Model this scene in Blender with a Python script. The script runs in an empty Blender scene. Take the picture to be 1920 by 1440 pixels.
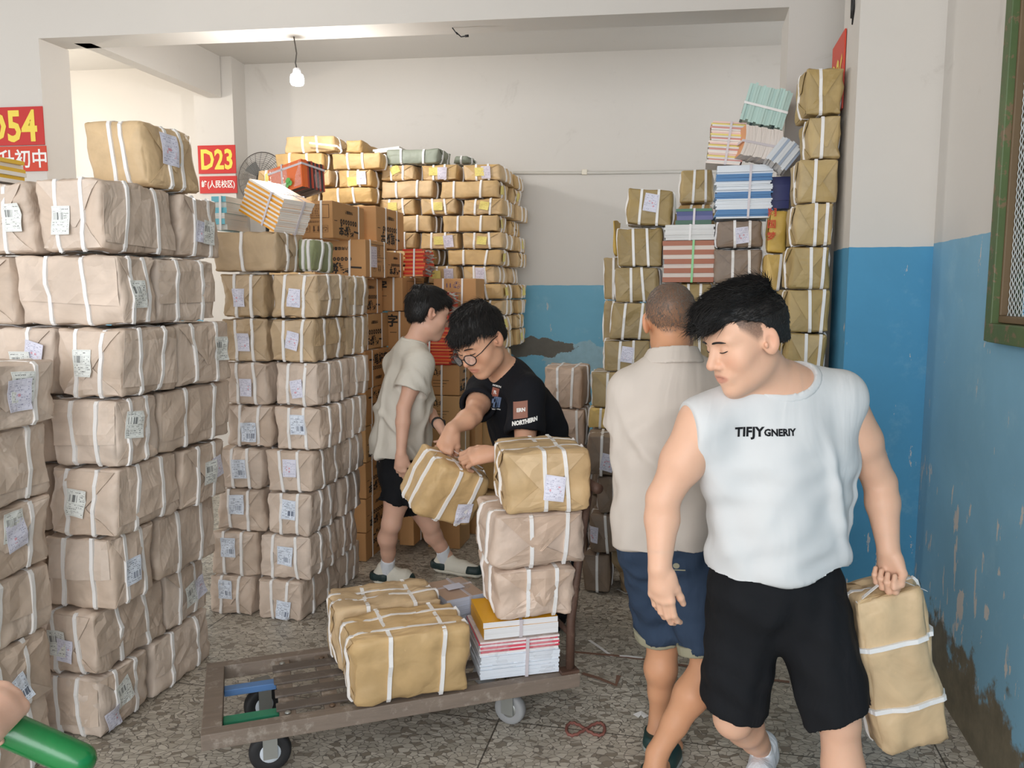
import bpy, bmesh, math, random
import numpy as np
from mathutils import Vector, Matrix
random.seed(7)
RNG = np.random.default_rng(7)
SC = bpy.context.scene
COL = SC.collection
R = math.radians
# ------------------------------------------------------------------ camera
CAMH, FPX = 1.65, 1500.0
PITCH = math.atan(173.0/FPX)
cam_d = bpy.data.cameras.new('camera'); cam = bpy.data.objects.new('camera', cam_d); COL.objects.link(cam)
cam_d.sensor_width = 36.0; cam_d.lens = 36.0*FPX/1920.0; cam_d.clip_start = 0.02
cam.location = (0, 0, CAMH); YAW0 = R(12.4)                      # the camera looks 12.4 degrees to the left of the room's long axis (+Y)
cam.rotation_euler = (math.pi/2-PITCH, 0, YAW0)
SC.camera = cam
# ------------------------------------------------------------------ light
SC.view_settings.view_transform = 'Standard'
SC.view_settings.look = 'None'
SC.view_settings.gamma = 1.0
SC.view_settings.use_curve_mapping = False
SC.view_settings.exposure = 0.30
world = bpy.data.worlds.new('World'); SC.world = world; world.use_nodes = True
_bg = world.node_tree.nodes['Background']
_bg.inputs[0].default_value = (0.95, 0.97, 1.0, 1); _bg.inputs[1].default_value = 1.55
def area_light(name, loc, target, sx, sy, power, col):
    l = bpy.data.lights.new(name, 'AREA'); l.shape = 'RECTANGLE'; l.size = sx; l.size_y = sy
    l.energy = power; l.color = col
    o = bpy.data.objects.new(name, l); COL.objects.link(o); o.location = loc
    o.rotation_euler = (Vector(target)-Vector(loc)).to_track_quat('-Z', 'Y').to_euler()
    o.matrix_basis = Matrix.Rotation(YAW0, 4, 'Z') @ o.matrix_basis
    return o
# daylight entering through the open shop front behind the photographer
_lamp = area_light('daylight_shop_front', (-0.6, -2.6, 2.3), (-0.1, 4.0, 1.3), 5.5, 2.6, 165, (0.95, 0.975, 1.0))
# ------------------------------------------------------------------ pixel helpers (1920 x 1440 frame)
# positions below are worked out in a frame whose +Y is the camera's heading; the last lines turn everything into the room's axes
_F = Vector((0, math.cos(PITCH), -math.sin(PITCH))); _U = Vector((0, math.sin(PITCH), math.cos(PITCH))); _X = Vector((1, 0, 0))
def ray(u, v): return _F + _X*((u-960)/FPX) + _U*((720-v)/FPX)
def at_y(u, v, Y):
    r = ray(u, v); return Vector((0, 0, CAMH)) + r*(Y/r.y)
def at_z(u, v, Z):
    r = ray(u, v); return Vector((0, 0, CAMH)) + r*((Z-CAMH)/r.z)
def at_plane(u, v, p, n):
    r = ray(u, v); o = Vector((0, 0, CAMH)); n = Vector(n)
    return o + r*((Vector(p)-o).dot(n)/r.dot(n))
def proj(p):
    q = Vector(p)-Vector((0, 0, CAMH)); zc = q.dot(_F)
    return (960+FPX*q.x/zc, 720-FPX*q.dot(_U)/zc)
def solve_t(c, d, px, z):
    """distance t along horizontal direction d from c so that the point shows at pixel column px"""
    a = (px-960)/FPX; cp, sp = math.cos(PITCH), math.sin(PITCH)
    # x = a*(y*cp - (z-H)*sp)
    return (a*(c[1]*cp-(z-CAMH)*sp)-c[0])/(d[0]-a*d[1]*cp)
# ------------------------------------------------------------------ object helpers
def link(name, me, mat=None, parent=None):
    o = bpy.data.objects.new(name, me); COL.objects.link(o)
    if mat is not None:
        for m in (mat if isinstance(mat, (list, tuple)) else [mat]): me.materials.append(m)
    if parent is not None: o.parent = parent
    return o
def empty(name, loc=(0, 0, 0), rz=0.0):
    o = bpy.data.objects.new(name, None); COL.objects.link(o); o.location = loc; o.rotation_euler = (0, 0, rz)
    o.empty_display_size = 0.05
    return o
def tag(o, label, cat, group=None):
    o['label'] = label; o['category'] = cat
    if group: o['group'] = group
    return o
def structure(o, label=None):
    o['kind'] = 'structure'
    if label: o['label'] = label
    return o
def mesh_np(name, V, Fc, smooth=True):
    me = bpy.data.meshes.new(name)
    V = np.asarray(V, dtype=np.float32)
    if isinstance(Fc, np.ndarray):
        n, k = Fc.shape
        me.vertices.add(len(V)); me.vertices.foreach_set('co', V.ravel())
        me.loops.add(n*k); me.loops.foreach_set('vertex_index', Fc.astype(np.int32).ravel())
        me.polygons.add(n); me.polygons.foreach_set('loop_start', np.arange(0, n*k, k, dtype=np.int32))
        me.polygons.foreach_set('use_smooth', np.full(n, smooth))
        me.update(calc_edges=True); me.validate()
    else:
        me.from_pydata([tuple(map(float, v)) for v in V], [], [tuple(map(int, f)) for f in Fc]); me.update()
        if smooth: me.polygons.foreach_set('use_smooth', np.full(len(me.polygons), True))
    return me
class MB:
    """collects simple shapes into one mesh"""
    def __init__(s): s.v = []; s.f = []; s.sm = []
    def add(s, V, Fc, smooth=False):
        n = len(s.v); s.v += [tuple(map(float, v)) for v in V]; s.f += [tuple(i+n for i in f) for f in Fc]; s.sm += [smooth]*len(Fc)
        return s
    def box(s, a, b, M=None, bev=0.0):
        x0, y0, z0 = a; x1, y1, z1 = b
        if bev <= 0:
            V = [Vector(p) for p in ((x0,y0,z0),(x1,y0,z0),(x1,y1,z0),(x0,y1,z0),(x0,y0,z1),(x1,y0,z1),(x1,y1,z1),(x0,y1,z1))]
            Fc = [(0,3,2,1),(4,5,6,7),(0,1,5,4),(1,2,6,5),(2,3,7,6),(3,0,4,7)]
        else:
            bm = bmesh.new()
            vs = [bm.verts.new(p) for p in ((x0,y0,z0),(x1,y0,z0),(x1,y1,z0),(x0,y1,z0),(x0,y0,z1),(x1,y0,z1),(x1,y1,z1),(x0,y1,z1))]
            for f in ((0,3,2,1),(4,5,6,7),(0,1,5,4),(1,2,6,5),(2,3,7,6),(3,0,4,7)): bm.faces.new([vs[i] for i in f])
            bmesh.ops.bevel(bm, geom=list(bm.edges), offset=bev, segments=2, affect='EDGES', profile=0.6)
            bm.verts.ensure_lookup_table(); bm.verts.index_update()
            V = [v.co.copy() for v in bm.verts]; Fc = [tuple(v.index for v in f.verts) for f in bm.faces]; bm.free()
        if M is not None: V = [M @ v for v in V]
        return s.add(V, Fc)
    def tube(s, pts, rad, n=10, cap=True, closed=False):
        pts = [Vector(p) for p in pts]; m = len(pts)
        rads = rad if isinstance(rad, (list, tuple)) else [rad]*m
        V = []; Fc = []; up = None
        for i in range(m):
            if closed: t = (pts[(i+1) % m]-pts[i-1]).normalized()
            else: t = (pts[min(i+1, m-1)]-pts[max(i-1, 0)]).normalized()
            if up is None:
                up = Vector((0,0,1)) if abs(t.z) < 0.9 else Vector((1,0,0))
            a = t.cross(up).normalized(); up = a.cross(t).normalized()
            for k in range(n):
                th = 2*math.pi*k/n
                V.append(pts[i]+(a*math.cos(th)+up*math.sin(th))*rads[i])
        for i in range(m if closed else m-1):
            j = (i+1) % m
            for k in range(n):
                Fc.append((i*n+k, i*n+(k+1) % n, j*n+(k+1) % n, j*n+k))
        if cap and not closed:
            Fc.append(tuple(range(n)[::-1])); Fc.append(tuple((m-1)*n+k for k in range(n)))
        return s.add(V, Fc, True)
    def lathe(s, prof, M=None, n=24):
        V = []; Fc = []
        for r_, z_ in prof:
            for k in range(n):
                th = 2*math.pi*k/n; p = Vector((r_*math.cos(th), r_*math.sin(th), z_))
                V.append(M @ p if M is not None else p)
        for i in range(len(prof)-1):
            for k in range(n):
                Fc.append((i*n+k, i*n+(k+1) % n, (i+1)*n+(k+1) % n, (i+1)*n+k))
        Fc.append(tuple(range(n)[::-1])); Fc.append(tuple((len(prof)-1)*n+k for k in range(n)))
        return s.add(V, Fc, True)
    def prism(s, poly, h, M):
        """polygon in local xy, extruded along local z by h"""
        n = len(poly)
        V = [M @ Vector((p[0], p[1], 0)) for p in poly]+[M @ Vector((p[0], p[1], h)) for p in poly]
        Fc = [tuple(range(n)[::-1]), tuple(range(n, 2*n))]+[(i, (i+1) % n, n+(i+1) % n, n+i) for i in range(n)]
        return s.add(V, Fc)
    def build(s, name, mat=None, parent=None):
        me = bpy.data.meshes.new(name); me.from_pydata(s.v, [], s.f); me.update()
        me.polygons.foreach_set('use_smooth', s.sm)
        return link(name, me, mat, parent)
def frame_M(o, x, y, z=None):
    """matrix with given origin and axes"""
    x = Vector(x).normalized(); y = Vector(y).normalized()
    z = x.cross(y).normalized() if z is None else Vector(z)
    M = Matrix.Identity(4)
    for i in range(3): M[i][0] = x[i]; M[i][1] = y[i]; M[i][2] = z[i]; M[i][3] = o[i]
    return M
# ------------------------------------------------------------------ materials
def lin(c):
    return tuple(((x/255.0)/12.92 if x/255.0 <= 0.04045 else ((x/255.0+0.055)/1.055)**2.4) for x in c)
class NT:
    def __init__(s, name):
        s.m = bpy.data.materials.new(name); s.m.use_nodes = True; s.t = s.m.node_tree
        s.b = s.t.nodes['Principled BSDF']; s.out = s.t.nodes['Material Output']
    def n(s, typ, **kw):
        nd = s.t.nodes.new(typ)
        for k, v in kw.items():
            if k == 'ins':
                for i, val in v.items(): s.put(nd.inputs[i], val)
            else: setattr(nd, k, v)
        return nd
    def put(s, sock, val):
        if isinstance(val, bpy.types.NodeSocket): s.t.links.new(val, sock)
        else:
            try: sock.default_value = val
            except Exception: sock.default_value = tuple(val)+(1,)
    def math(s, op, a, b=0.0, c=0.0, clamp=False):
        nd = s.n('ShaderNodeMath', operation=op); nd.use_clamp = clamp
        s.put(nd.inputs[0], a); s.put(nd.inputs[1], b)
        if op in ('MULTIPLY_ADD', 'COMPARE', 'SMOOTH_MIN'): s.put(nd.inputs[2], c)
        return nd.outputs[0]
    def mix(s, f, a, b, mode='MIX'):
        nd = s.n('ShaderNodeMix', data_type='RGBA', blend_type=mode)
        s.put(nd.inputs[0], f); s.put(nd.inputs[6], a if isinstance(a, bpy.types.NodeSocket) else tuple(a)+(1,))
        s.put(nd.inputs[7], b if isinstance(b, bpy.types.NodeSocket) else tuple(b)+(1,))
        return nd.outputs[2]
    def ramp(s, f, lo, hi):
        nd = s.n('ShaderNodeMapRange', interpolation_type='SMOOTHSTEP'); s.put(nd.inputs[0], f)
        nd.inputs[1].default_value = lo; nd.inputs[2].default_value = hi
        return nd.outputs[0]
    def obj(s): return s.n('ShaderNodeTexCoord').outputs['Object']
    def pos(s):
        vr = s.n('ShaderNodeVectorRotate', rotation_type='Z_AXIS'); s.put(vr.inputs['Vector'], s.n('ShaderNodeNewGeometry').outputs['Position']); vr.inputs['Angle'].default_value = -YAW0
        return vr.outputs[0]
    def uv(s):
        nd = s.n('ShaderNodeTexCoord'); sp = s.n('ShaderNodeSeparateXYZ'); s.put(sp.inputs[0], nd.outputs['UV'])
        return sp.outputs[0], sp.outputs[1]
    def rnd(s): return s.n('ShaderNodeObjectInfo').outputs['Random']
    def sep(s, v):
        sp = s.n('ShaderNodeSeparateXYZ'); s.put(sp.inputs[0], v); return sp.outputs
    def vmath(s, op, a, b):
        nd = s.n('ShaderNodeVectorMath', operation=op); s.put(nd.inputs[0], a); s.put(nd.inputs[1], b); return nd.outputs[0]
    def noise(s, v, scale, detail=3.0, rough=0.55, dist=0.0, typ='FBM'):
        nd = s.n('ShaderNodeTexNoise'); nd.noise_type = typ
        if typ != 'FBM': nd.normalize = True
        s.put(nd.inputs['Vector'], v); s.put(nd.inputs['Scale'], scale); nd.inputs['Detail'].default_value = detail
        nd.inputs['Roughness'].default_value = rough; nd.inputs['Distortion'].default_value = dist
        return nd.outputs[0]
    def voro(s, v, scale, feature='DISTANCE_TO_EDGE'):
        nd = s.n('ShaderNodeTexVoronoi', feature=feature); s.put(nd.inputs['Vector'], v); s.put(nd.inputs['Scale'], scale)
        return nd.outputs
    def bump(s, h, strength=0.3, dist=0.01, prev=None):
        nd = s.n('ShaderNodeBump'); s.put(nd.inputs['Height'], h); nd.inputs['Strength'].default_value = strength
        nd.inputs['Distance'].default_value = dist
        if prev is not None: s.put(nd.inputs['Normal'], prev)
        return nd.outputs[0]
    def fin(s, col=None, rough=0.6, normal=None, spec=None, metal=None, coat=None, sss=None, alpha=None, trans=None, emit=None, estr=1.0, sheen=None):
        b = s.b.inputs
        if col is not None: s.put(b['Base Color'], col if isinstance(col, bpy.types.NodeSocket) else tuple(col)+(1,))
        s.put(b['Roughness'], rough)
        if normal is not None: s.put(b['Normal'], normal)
        if spec is not None: b['Specular IOR Level'].default_value = spec
        if metal is not None: b['Metallic'].default_value = metal
        if coat is not None: b['Coat Weight'].default_value = coat
        if sss is not None:
            b['Subsurface Weight'].default_value = sss; b['Subsurface Radius'].default_value = (1.0, 0.35, 0.2); b['Subsurface Scale'].default_value = 0.008
        if alpha is not None: s.put(b['Alpha'], alpha)
        if trans is not None: b['Transmission Weight'].default_value = trans
        if sheen is not None: b['Sheen Weight'].default_value = sheen
        if emit is not None:
            b['Emission Color'].default_value = tuple(emit)+(1,); b['Emission Strength'].default_value = estr
        return s.m
def plain(name, c, rough=0.55, var=0.06, bump=0.0, bscale=60, metal=None, spec=None, coat=None):
    t = NT(name); o = t.obj(); base = lin(c)
    f = t.noise(o, 9.0, 4.0)
    col = t.mix(f, tuple(x*(1-var) for x in base), tuple(min(1, x*(1+var)) for x in base))
    nrm = t.bump(t.noise(o, bscale, 3.0), bump, 0.004) if bump else None
    return t.fin(col, rough, nrm, spec=spec, metal=metal, coat=coat)
MAT = {}
def paper_mat(name, c, stain=0.35, wr=1.0, dark=None, gloss=0.5):
    """kraft wrapping paper: mottled colour, soft folds, fine creases"""
    t = NT(name); o = t.obj(); r = t.rnd()
    off = t.n('ShaderNodeCombineXYZ'); t.put(off.inputs[0], t.math('MULTIPLY', r, 37.0)); t.put(off.inputs[1], t.math('MULTIPLY', r, 91.0)); t.put(off.inputs[2], t.math('MULTIPLY', r, 13.0))
    v = t.vmath('ADD', o, off.outputs[0])
    base = lin(c)
    mott = t.noise(v, 5.0, 5.0, 0.6, 0.8)
    col = t.mix(t.ramp(mott, 0.3, 0.72), tuple(x*0.86 for x in base), tuple(min(1, x*1.10) for x in base))
    # per-parcel shade
    hs = t.n('ShaderNodeHueSaturation'); t.put(hs.inputs['Color'], col)
    t.put(hs.inputs['Value'], t.math('MULTIPLY_ADD', r, 0.16, 0.92)); t.put(hs.inputs['Saturation'], t.math('MULTIPLY_ADD', r, -0.2, 1.08))
    col = hs.outputs[0]
    st = t.ramp(t.noise(v, 2.6, 4.0, 0.6, 1.5), 0.63, 0.72)
    col = t.mix(t.math('MULTIPLY', st, stain), col, tuple(x*0.72 for x in base))
    wear = t.ramp(t.noise(v, 26.0, 5.0, 0.7, 1.0), 0.64, 0.74)
    col = t.mix(t.math('MULTIPLY', wear, 0.30), col, tuple(min(1, x*1.35) for x in base))
    # folds: broad billows stretched along a diagonal + ridged creases + fibre
    mp = t.n('ShaderNodeMapping'); t.put(mp.inputs[0], v); mp.inputs['Rotation'].default_value = (0.5, 0.7, 0.6); mp.inputs['Scale'].default_value = (1.0, 1.9, 1.3)
    n1 = t.noise(mp.outputs[0], 5.5, 2.0, 0.5, 1.2)
    n2 = t.noise(v, 7.5, 3.0, 0.55, 0.7, 'RIDGED_MULTIFRACTAL')
    n3 = t.noise(v, 75.0, 3.0, 0.6)
    b1 = t.bump(n1, 0.42*wr, 0.03)
    b2 = t.bump(n2, 0.60*wr, 0.009, b1)
    b3 = t.bump(n3, 0.18, 0.002, b2)
    return t.fin(col, gloss, b3, spec=0.35)
MAT['taupe'] = paper_mat('taupe_kraft_paper', (208, 189, 172))
MAT['sand'] = paper_mat('sand_kraft_paper', (196, 171, 138))
MAT['tan'] = paper_mat('tan_kraft_paper', (202, 171, 126))
MAT['gold'] = paper_mat('golden_kraft_paper', (184, 160, 112), stain=0.25)
MAT['far'] = paper_mat('ochre_kraft_paper', (200, 166, 116), stain=0.2, wr=1.2)
MAT['olive'] = paper_mat('olive_kraft_paper', (168, 146, 102), stain=0.2)
MAT['grey'] = paper_mat('grey_green_paper', (142, 148, 132), stain=0.2, wr=1.1)
MAT['green'] = paper_mat('sage_green_paper', (150, 156, 118), stain=0.2)
MAT['dust'] = paper_mat('dusty_brown_paper', (140, 122, 106), stain=0.3)
MAT['yellow'] = paper_mat('yellow_kraft_paper', (214, 180, 98), stain=0.2)
MAT['pink'] = paper_mat('rosy_kraft_paper', (206, 182, 163), stain=0.2)
def carton_mat(name, c):
    t = NT(name); o = t.obj(); base = lin(c); x = t.sep(o)
    col = t.mix(t.noise(o, 4.0, 4.0), tuple(v*0.9 for v in base), tuple(v*1.08 for v in base))
    col = t.mix(t.math('MULTIPLY', t.ramp(t.noise(o, 30, 5.0, 0.7), 0.62, 0.75), 0.25), col, tuple(min(1, v*1.3) for v in base))
    w = t.n('ShaderNodeTexWave', wave_type='BANDS', bands_direction='Z'); t.put(w.inputs[0], o); w.inputs['Scale'].default_value = 60
    nb = t.bump(w.outputs[1], 0.05, 0.002)
    nb = t.bump(t.noise(o, 6, 2.0), 0.25, 0.02, nb)
    return t.fin(col, 0.6, nb, spec=0.3)
MAT['carton'] = carton_mat('brown_carton_board', (186, 140, 92))
MAT['carton2'] = carton_mat('light_carton_board', (192, 152, 104))
MAT['strap'] = plain('white_plastic_strap', (236, 234, 232), 0.35, 0.03, 0.15, 250, spec=0.5)
MAT['strap_y'] = plain('cream_plastic_strap', (226, 218, 200), 0.35, 0.03, 0.15, 250)
MAT['strap_lilac'] = plain('translucent_lilac_strap', (206, 198, 202), 0.3, 0.03)
MAT['strap_g'] = plain('green_plastic_tape', (126, 200, 128), 0.35, 0.08)
MAT['ink'] = plain('black_printing_ink', (38, 32, 28), 0.7, 0.1)
MAT['ink_brown'] = plain('brown_printing_ink', (96, 66, 44), 0.7, 0.1)
MAT['ink_purple'] = plain('purple_printing_ink', (84, 74, 120), 0.7, 0.1)
MAT['ink_red'] = plain('red_printing_ink', (196, 72, 44), 0.7, 0.1)
def label_mat(name, paper, ink, barcode=True, dens=0.46, rows=13.0, flip=False, pink=False, strength=0.8):
    t = NT(name); u, v = t.uv(); r = t.rnd(); base = lin(paper)
    rr = t.math('MULTIPLY', r, 50.0)
    def cell(cu, cv, seed):
        c = t.n('ShaderNodeCombineXYZ'); t.put(c.inputs[0], t.math('FLOOR', t.math('MULTIPLY', u, cu))); t.put(c.inputs[1], t.math('FLOOR', t.math('MULTIPLY', v, cv))); t.put(c.inputs[2], t.math('ADD', rr, seed))
        w = t.n('ShaderNodeTexWhiteNoise', noise_dimensions='3D'); t.put(w.inputs[0], c.outputs[0]); return w.outputs[0]
    def rect(u0, u1, v0, v1):
        a = t.math('MULTIPLY', t.math('GREATER_THAN', u, u0), t.math('LESS_THAN', u, u1))
        b = t.math('MULTIPLY', t.math('GREATER_THAN', v, v0), t.math('LESS_THAN', v, v1))
        return t.math('MULTIPLY', a, b)
    # rows of small print
    fr = t.math('FRACT', t.math('MULTIPLY', v, rows))
    row = t.math('MULTIPLY', t.math('GREATER_THAN', fr, 0.28), t.math('LESS_THAN', fr, 0.78))
    word = t.math('GREATER_THAN', cell(1.0*7, rows, 1.0), 0.42)
    glyph = t.math('GREATER_THAN', cell(44.0, rows*3.0, 2.0), 1-dens)
    txt = t.math('MULTIPLY', t.math('MULTIPLY', row, word), glyph)
    txt = t.math('MULTIPLY', txt, rect(0.07, 0.93, 0.05, 0.95))
    # thin table rules
    fl = t.math('FRACT', t.math('MULTIPLY', v, rows/2.0)); rule = t.math('MULTIPLY', t.math('LESS_THAN', fl, 0.07), rect(0.05, 0.95, 0.12, 0.9))
    edge = t.math('SUBTRACT', rect(0.035, 0.965, 0.03, 0.97), rect(0.048, 0.952, 0.04, 0.96))
    m = t.math('MAXIMUM', txt, t.math('MULTIPLY', t.math('MAXIMUM', rule, edge), 0.45))
    if barcode:
        bx = (0.10, 0.60, 0.52, 0.78) if not flip else (0.42, 0.92, 0.18, 0.44)
        area = rect(*bx); pad = rect(bx[0]-0.04, bx[1]+0.04, bx[2]-0.03, bx[3]+0.03)
        c = t.n('ShaderNodeCombineXYZ'); t.put(c.inputs[0], t.math('FLOOR', t.math('MULTIPLY', u, 62.0))); t.put(c.inputs[1], rr)
        w = t.n('ShaderNodeTexWhiteNoise', noise_dimensions='3D'); t.put(w.inputs[0], c.outputs[0])
        bars = t.math('MULTIPLY', t.math('GREATER_THAN', w.outputs[0], 0.42), area)
        m = t.math('MAXIMUM', t.math('MULTIPLY', m, t.math('SUBTRACT', 1.0, pad)), bars)
    col = t.mix(t.noise(t.obj(), 30.0, 2.0), tuple(x*0.94 for x in base), base)
    col = t.mix(t.math('MULTIPLY', m, strength), col, lin(ink))
    if pink:
        pk = t.math('MULTIPLY', t.math('GREATER_THAN', cell(9.0, 11.0, 7.0), 0.86), rect(0.25, 0.8, 0.25, 0.6))
        col = t.mix(t.math('MULTIPLY', pk, 0.6), col, lin((214, 110, 120)))
    nb = t.bump(t.noise(t.obj(), 22.0, 2.0), 0.3, 0.008)
    return t.fin(col, 0.55, nb, spec=0.3)
MAT['lab_bar'] = label_mat('barcode_label', (233, 236, 232), (52, 56, 60))
MAT['lab_bar2'] = label_mat('blue_white_barcode_label', (226, 234, 246), (40, 58, 90), flip=True)
MAT['lab_slip'] = label_mat('lilac_delivery_slip', (226, 226, 240), (112, 112, 150), barcode=False, dens=0.4, pink=True, strength=0.7)
MAT['lab_yel'] = label_mat('yellow_paper_note', (226, 208, 120), (150, 130, 70), barcode=False, dens=0.35, strength=0.5, rows=7)
MAT['lab_scrib'] = label_mat('handwritten_slip', (214, 206, 216), (110, 96, 130), barcode=False, dens=0.5, rows=8, strength=0.55)
# ------------------------------------------------------------------ the room
TH = R(12.4); DV = Vector((math.sin(TH), math.cos(TH), 0)); LV = Vector((math.cos(TH), -math.sin(TH), 0))   # depth and sideways
TB = R(7.0); LB = Vector((math.cos(TB), -math.sin(TB), 0)); NB = Vector((math.sin(TB), math.cos(TB), 0))     # back wall / beam
ZC, ZB = 3.46, 3.15
def wall_mat(name, zline, chips=1.0, mould=0.0, blue=(92, 160, 196), white=(216, 211, 204), patch=None, streak=1.0):
    t = NT(name); p = t.pos(); z = t.sep(p)[2]
    wob = t.math('MULTIPLY', t.math('SUBTRACT', t.noise(p, 9.0, 2.0), 0.5), 0.012)
    isb = t.math('LESS_THAN', t.math('ADD', z, wob), zline)
    w0 = lin(white); b0 = lin(blue)
    wcol = t.mix(t.noise(p, 1.3, 5.0, 0.6, 0.5), tuple(x*0.93 for x in w0), w0)
    smudge = t.ramp(t.noise(p, 2.2, 6.0, 0.72, 1.0), 0.60, 0.80)
    wcol = t.mix(t.math('MULTIPLY', smudge, 0.28), wcol, lin((150, 138, 128)))
    bcol = t.mix(t.noise(p, 1.6, 5.0, 0.6, 0.6), tuple(x*0.80 for x in b0), tuple(min(1, x*1.16) for x in b0))
    fade = t.ramp(t.noise(p, 3.6, 6.0, 0.7), 0.55, 0.75)
    bcol = t.mix(t.math('MULTIPLY', fade, 0.30), bcol, lin((170, 205, 216)))
    mp = t.n('ShaderNodeMapping'); t.put(mp.inputs[0], p); mp.inputs['Scale'].default_value = (1.0, 1.0, 0.32)
    lowz = t.ramp(z, 1.9, 0.1)
    thr = t.math('MULTIPLY_ADD', lowz, -0.080*streak, 0.688)
    nz = t.noise(mp.outputs[0], 15.0, 6.0, 0.62, 0.4)
    chip = t.math('MULTIPLY', t.math('GREATER_THAN', nz, thr), chips, clamp=True)
    bcol = t.mix(chip, bcol, lin((206, 200, 194)))
    col = t.mix(isb, wcol, bcol)
    h = t.math('SUBTRACT', 1.0, t.math('MULTIPLY', chip, isb))
    if mould:
        edge = t.math('ADD', z, t.math('MULTIPLY', t.math('SUBTRACT', t.noise(p, 4.0, 6.0, 0.65), 0.5), 0.9))
        mm = t.math('MULTIPLY', t.ramp(edge, mould+0.05, mould-0.03), 1.0)
        mcol = t.mix(t.noise(p, 11.0, 6.0, 0.7), lin((70, 66, 56)), lin((140, 130, 108)))
        col = t.mix(mm, col, mcol)
    if patch:
        for (pp, rx, rz, pc) in patch:
            d = t.vmath('SUBTRACT', p, tuple(pp)); s3 = t.sep(d)
            q = t.math('SQRT', t.math('ADD', t.math('POWER', t.math('DIVIDE', s3[0], rx), 2.0), t.math('POWER', t.math('DIVIDE', s3[2], rz), 2.0)))
            q = t.math('ADD', q, t.math('MULTIPLY', t.math('SUBTRACT', t.noise(p, 10.0, 5.0, 0.6), 0.5), 1.5))
            mk = t.ramp(q, 1.04, 0.98)
            col = t.mix(mk, col, t.mix(t.noise(p, 22, 5.0), tuple(x*0.7 for x in lin(pc)), lin(pc)))
    nb = t.bump(h, 0.5, 0.004)
    nb = t.bump(t.noise(p, 35.0, 4.0, 0.6), 0.10, 0.004, nb)
    return t.fin(col, 0.62, nb, spec=0.3)
def floor_mat():
    t = NT('terrazzo_floor'); p = t.pos()
    nz = t.n('ShaderNodeTexNoise'); t.put(nz.inputs['Vector'], p); nz.inputs['Scale'].default_value = 20; nz.inputs['Detail'].default_value = 2
    v = t.vmath('ADD', p, t.vmath('MULTIPLY', t.vmath('SUBTRACT', nz.outputs[1], (0.5, 0.5, 0.5)), (0.030, 0.030, 0.0)))
    mp = t.n('ShaderNodeMapping'); t.put(mp.inputs[0], v); mp.inputs['Rotation'].default_value = (0, 0, 0.6); mp.inputs['Scale'].default_value = (1.0, 1.45, 0.0)
    ed = t.voro(mp.outputs[0], 34.0)[0]
    big = t.ramp(ed, 0.018, 0.060)
    rc = t.voro(mp.outputs[0], 34.0, 'F1')[1]
    chipc = t.mix(t.sep(rc)[0], lin((172, 164, 150)), lin((206, 198, 184)))
    chipc = t.mix(t.ramp(t.sep(rc)[1], 0.85, 0.9), chipc, lin((140, 130, 116)))
    grout = t.mix(t.noise(p, 60.0, 3.0), lin((100, 94, 86)), lin((132, 124, 114)))
    col = t.mix(big, grout, chipc)
    dirt = t.ramp(t.noise(p, 1.7, 6.0, 0.65, 0.8), 0.42, 0.75)
    col = t.mix(t.math('MULTIPLY', dirt, 0.35), col, lin((138, 130, 120)))
    # brass-free dark joints between the cast bays
    sx = t.sep(p)
    uu = t.math('ADD', t.math('MULTIPLY', sx[0], LV.x), t.math('MULTIPLY', sx[1], LV.y)); vv = t.math('ADD', t.math('MULTIPLY', sx[0], DV.x), t.math('MULTIPLY', sx[1], DV.y))
    j1 = t.math('LESS_THAN', t.math('ABSOLUTE', t.math('SUBTRACT', t.math('FRACT', t.math('DIVIDE', t.math('ADD', uu, 20.68), 1.6)), 0.5)), 0.0020)
    j2 = t.math('LESS_THAN', t.math('ABSOLUTE', t.math('SUBTRACT', t.math('FRACT', t.math('DIVIDE', t.math('ADD', vv, 20.35), 1.6)), 0.5)), 0.0020)
    col = t.mix(t.math('MULTIPLY', t.math('MAXIMUM', j1, j2), 0.8), col, lin((58, 52, 46)))
    rough = t.math('MULTIPLY_ADD', dirt, 0.25, 0.34)
    nb = t.bump(big, 0.12, 0.002)
    return t.fin(col, rough, nb, spec=0.4)
def slab(name, pts, z0, z1, mat):
    """vertical prism over a plan polygon (anticlockwise)"""
    n = len(pts); V = [(p[0], p[1], z0) for p in pts]+[(p[0], p[1], z1) for p in pts]
    Fc = [tuple(range(n)[::-1]), tuple(range(n, 2*n))]+[(i, (i+1) % n, n+(i+1) % n, n+i) for i in range(n)]
    return structure(MB().add(V, Fc).build(name, mat))
def strip(a, b, th):
    """plan rectangle from a to b, thickened to the left of a->b by th"""
    a = Vector(a[:2]); b = Vector(b[:2]); d = (b-a).normalized(); nrm = Vector((-d.y, d.x))*th
    return [a, b, b+nrm, a+nrm]
BW0 = Vector((0, 6.4, 0))                                   # a point of the back wall plane
pat = at_plane(1010, 652, BW0, NB); pat2 = at_plane(985, 700, BW0, NB); pat3 = at_plane(1085, 672, BW0, NB)
M_back = wall_mat('back_wall_paint', at_plane(1050, 535, BW0, NB).z, chips=0.8, blue=(116, 176, 202),
                  patch=[(pat3, 0.30, 0.12, (160, 196, 210)), (pat, 0.27, 0.075, (112, 108, 100))])
PN = at_y(1592, 464, 3.6); PN.z = 0
M_pier = wall_mat('pier_paint', at_y(1592, 463, 3.6).z, chips=0.9, blue=(84, 154, 192), streak=0.8)
M_right = wall_mat('right_wall_paint', at_y(1592, 463, 3.6).z+0.012, chips=1.0, mould=0.25, blue=(130, 178, 204), streak=1.5)
M_white = wall_mat('white_plaster', -1.0, chips=0.0)
M_ceil = wall_mat('ceiling_plaster', -1.0, chips=0.0, white=(214, 210, 204))
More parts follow.
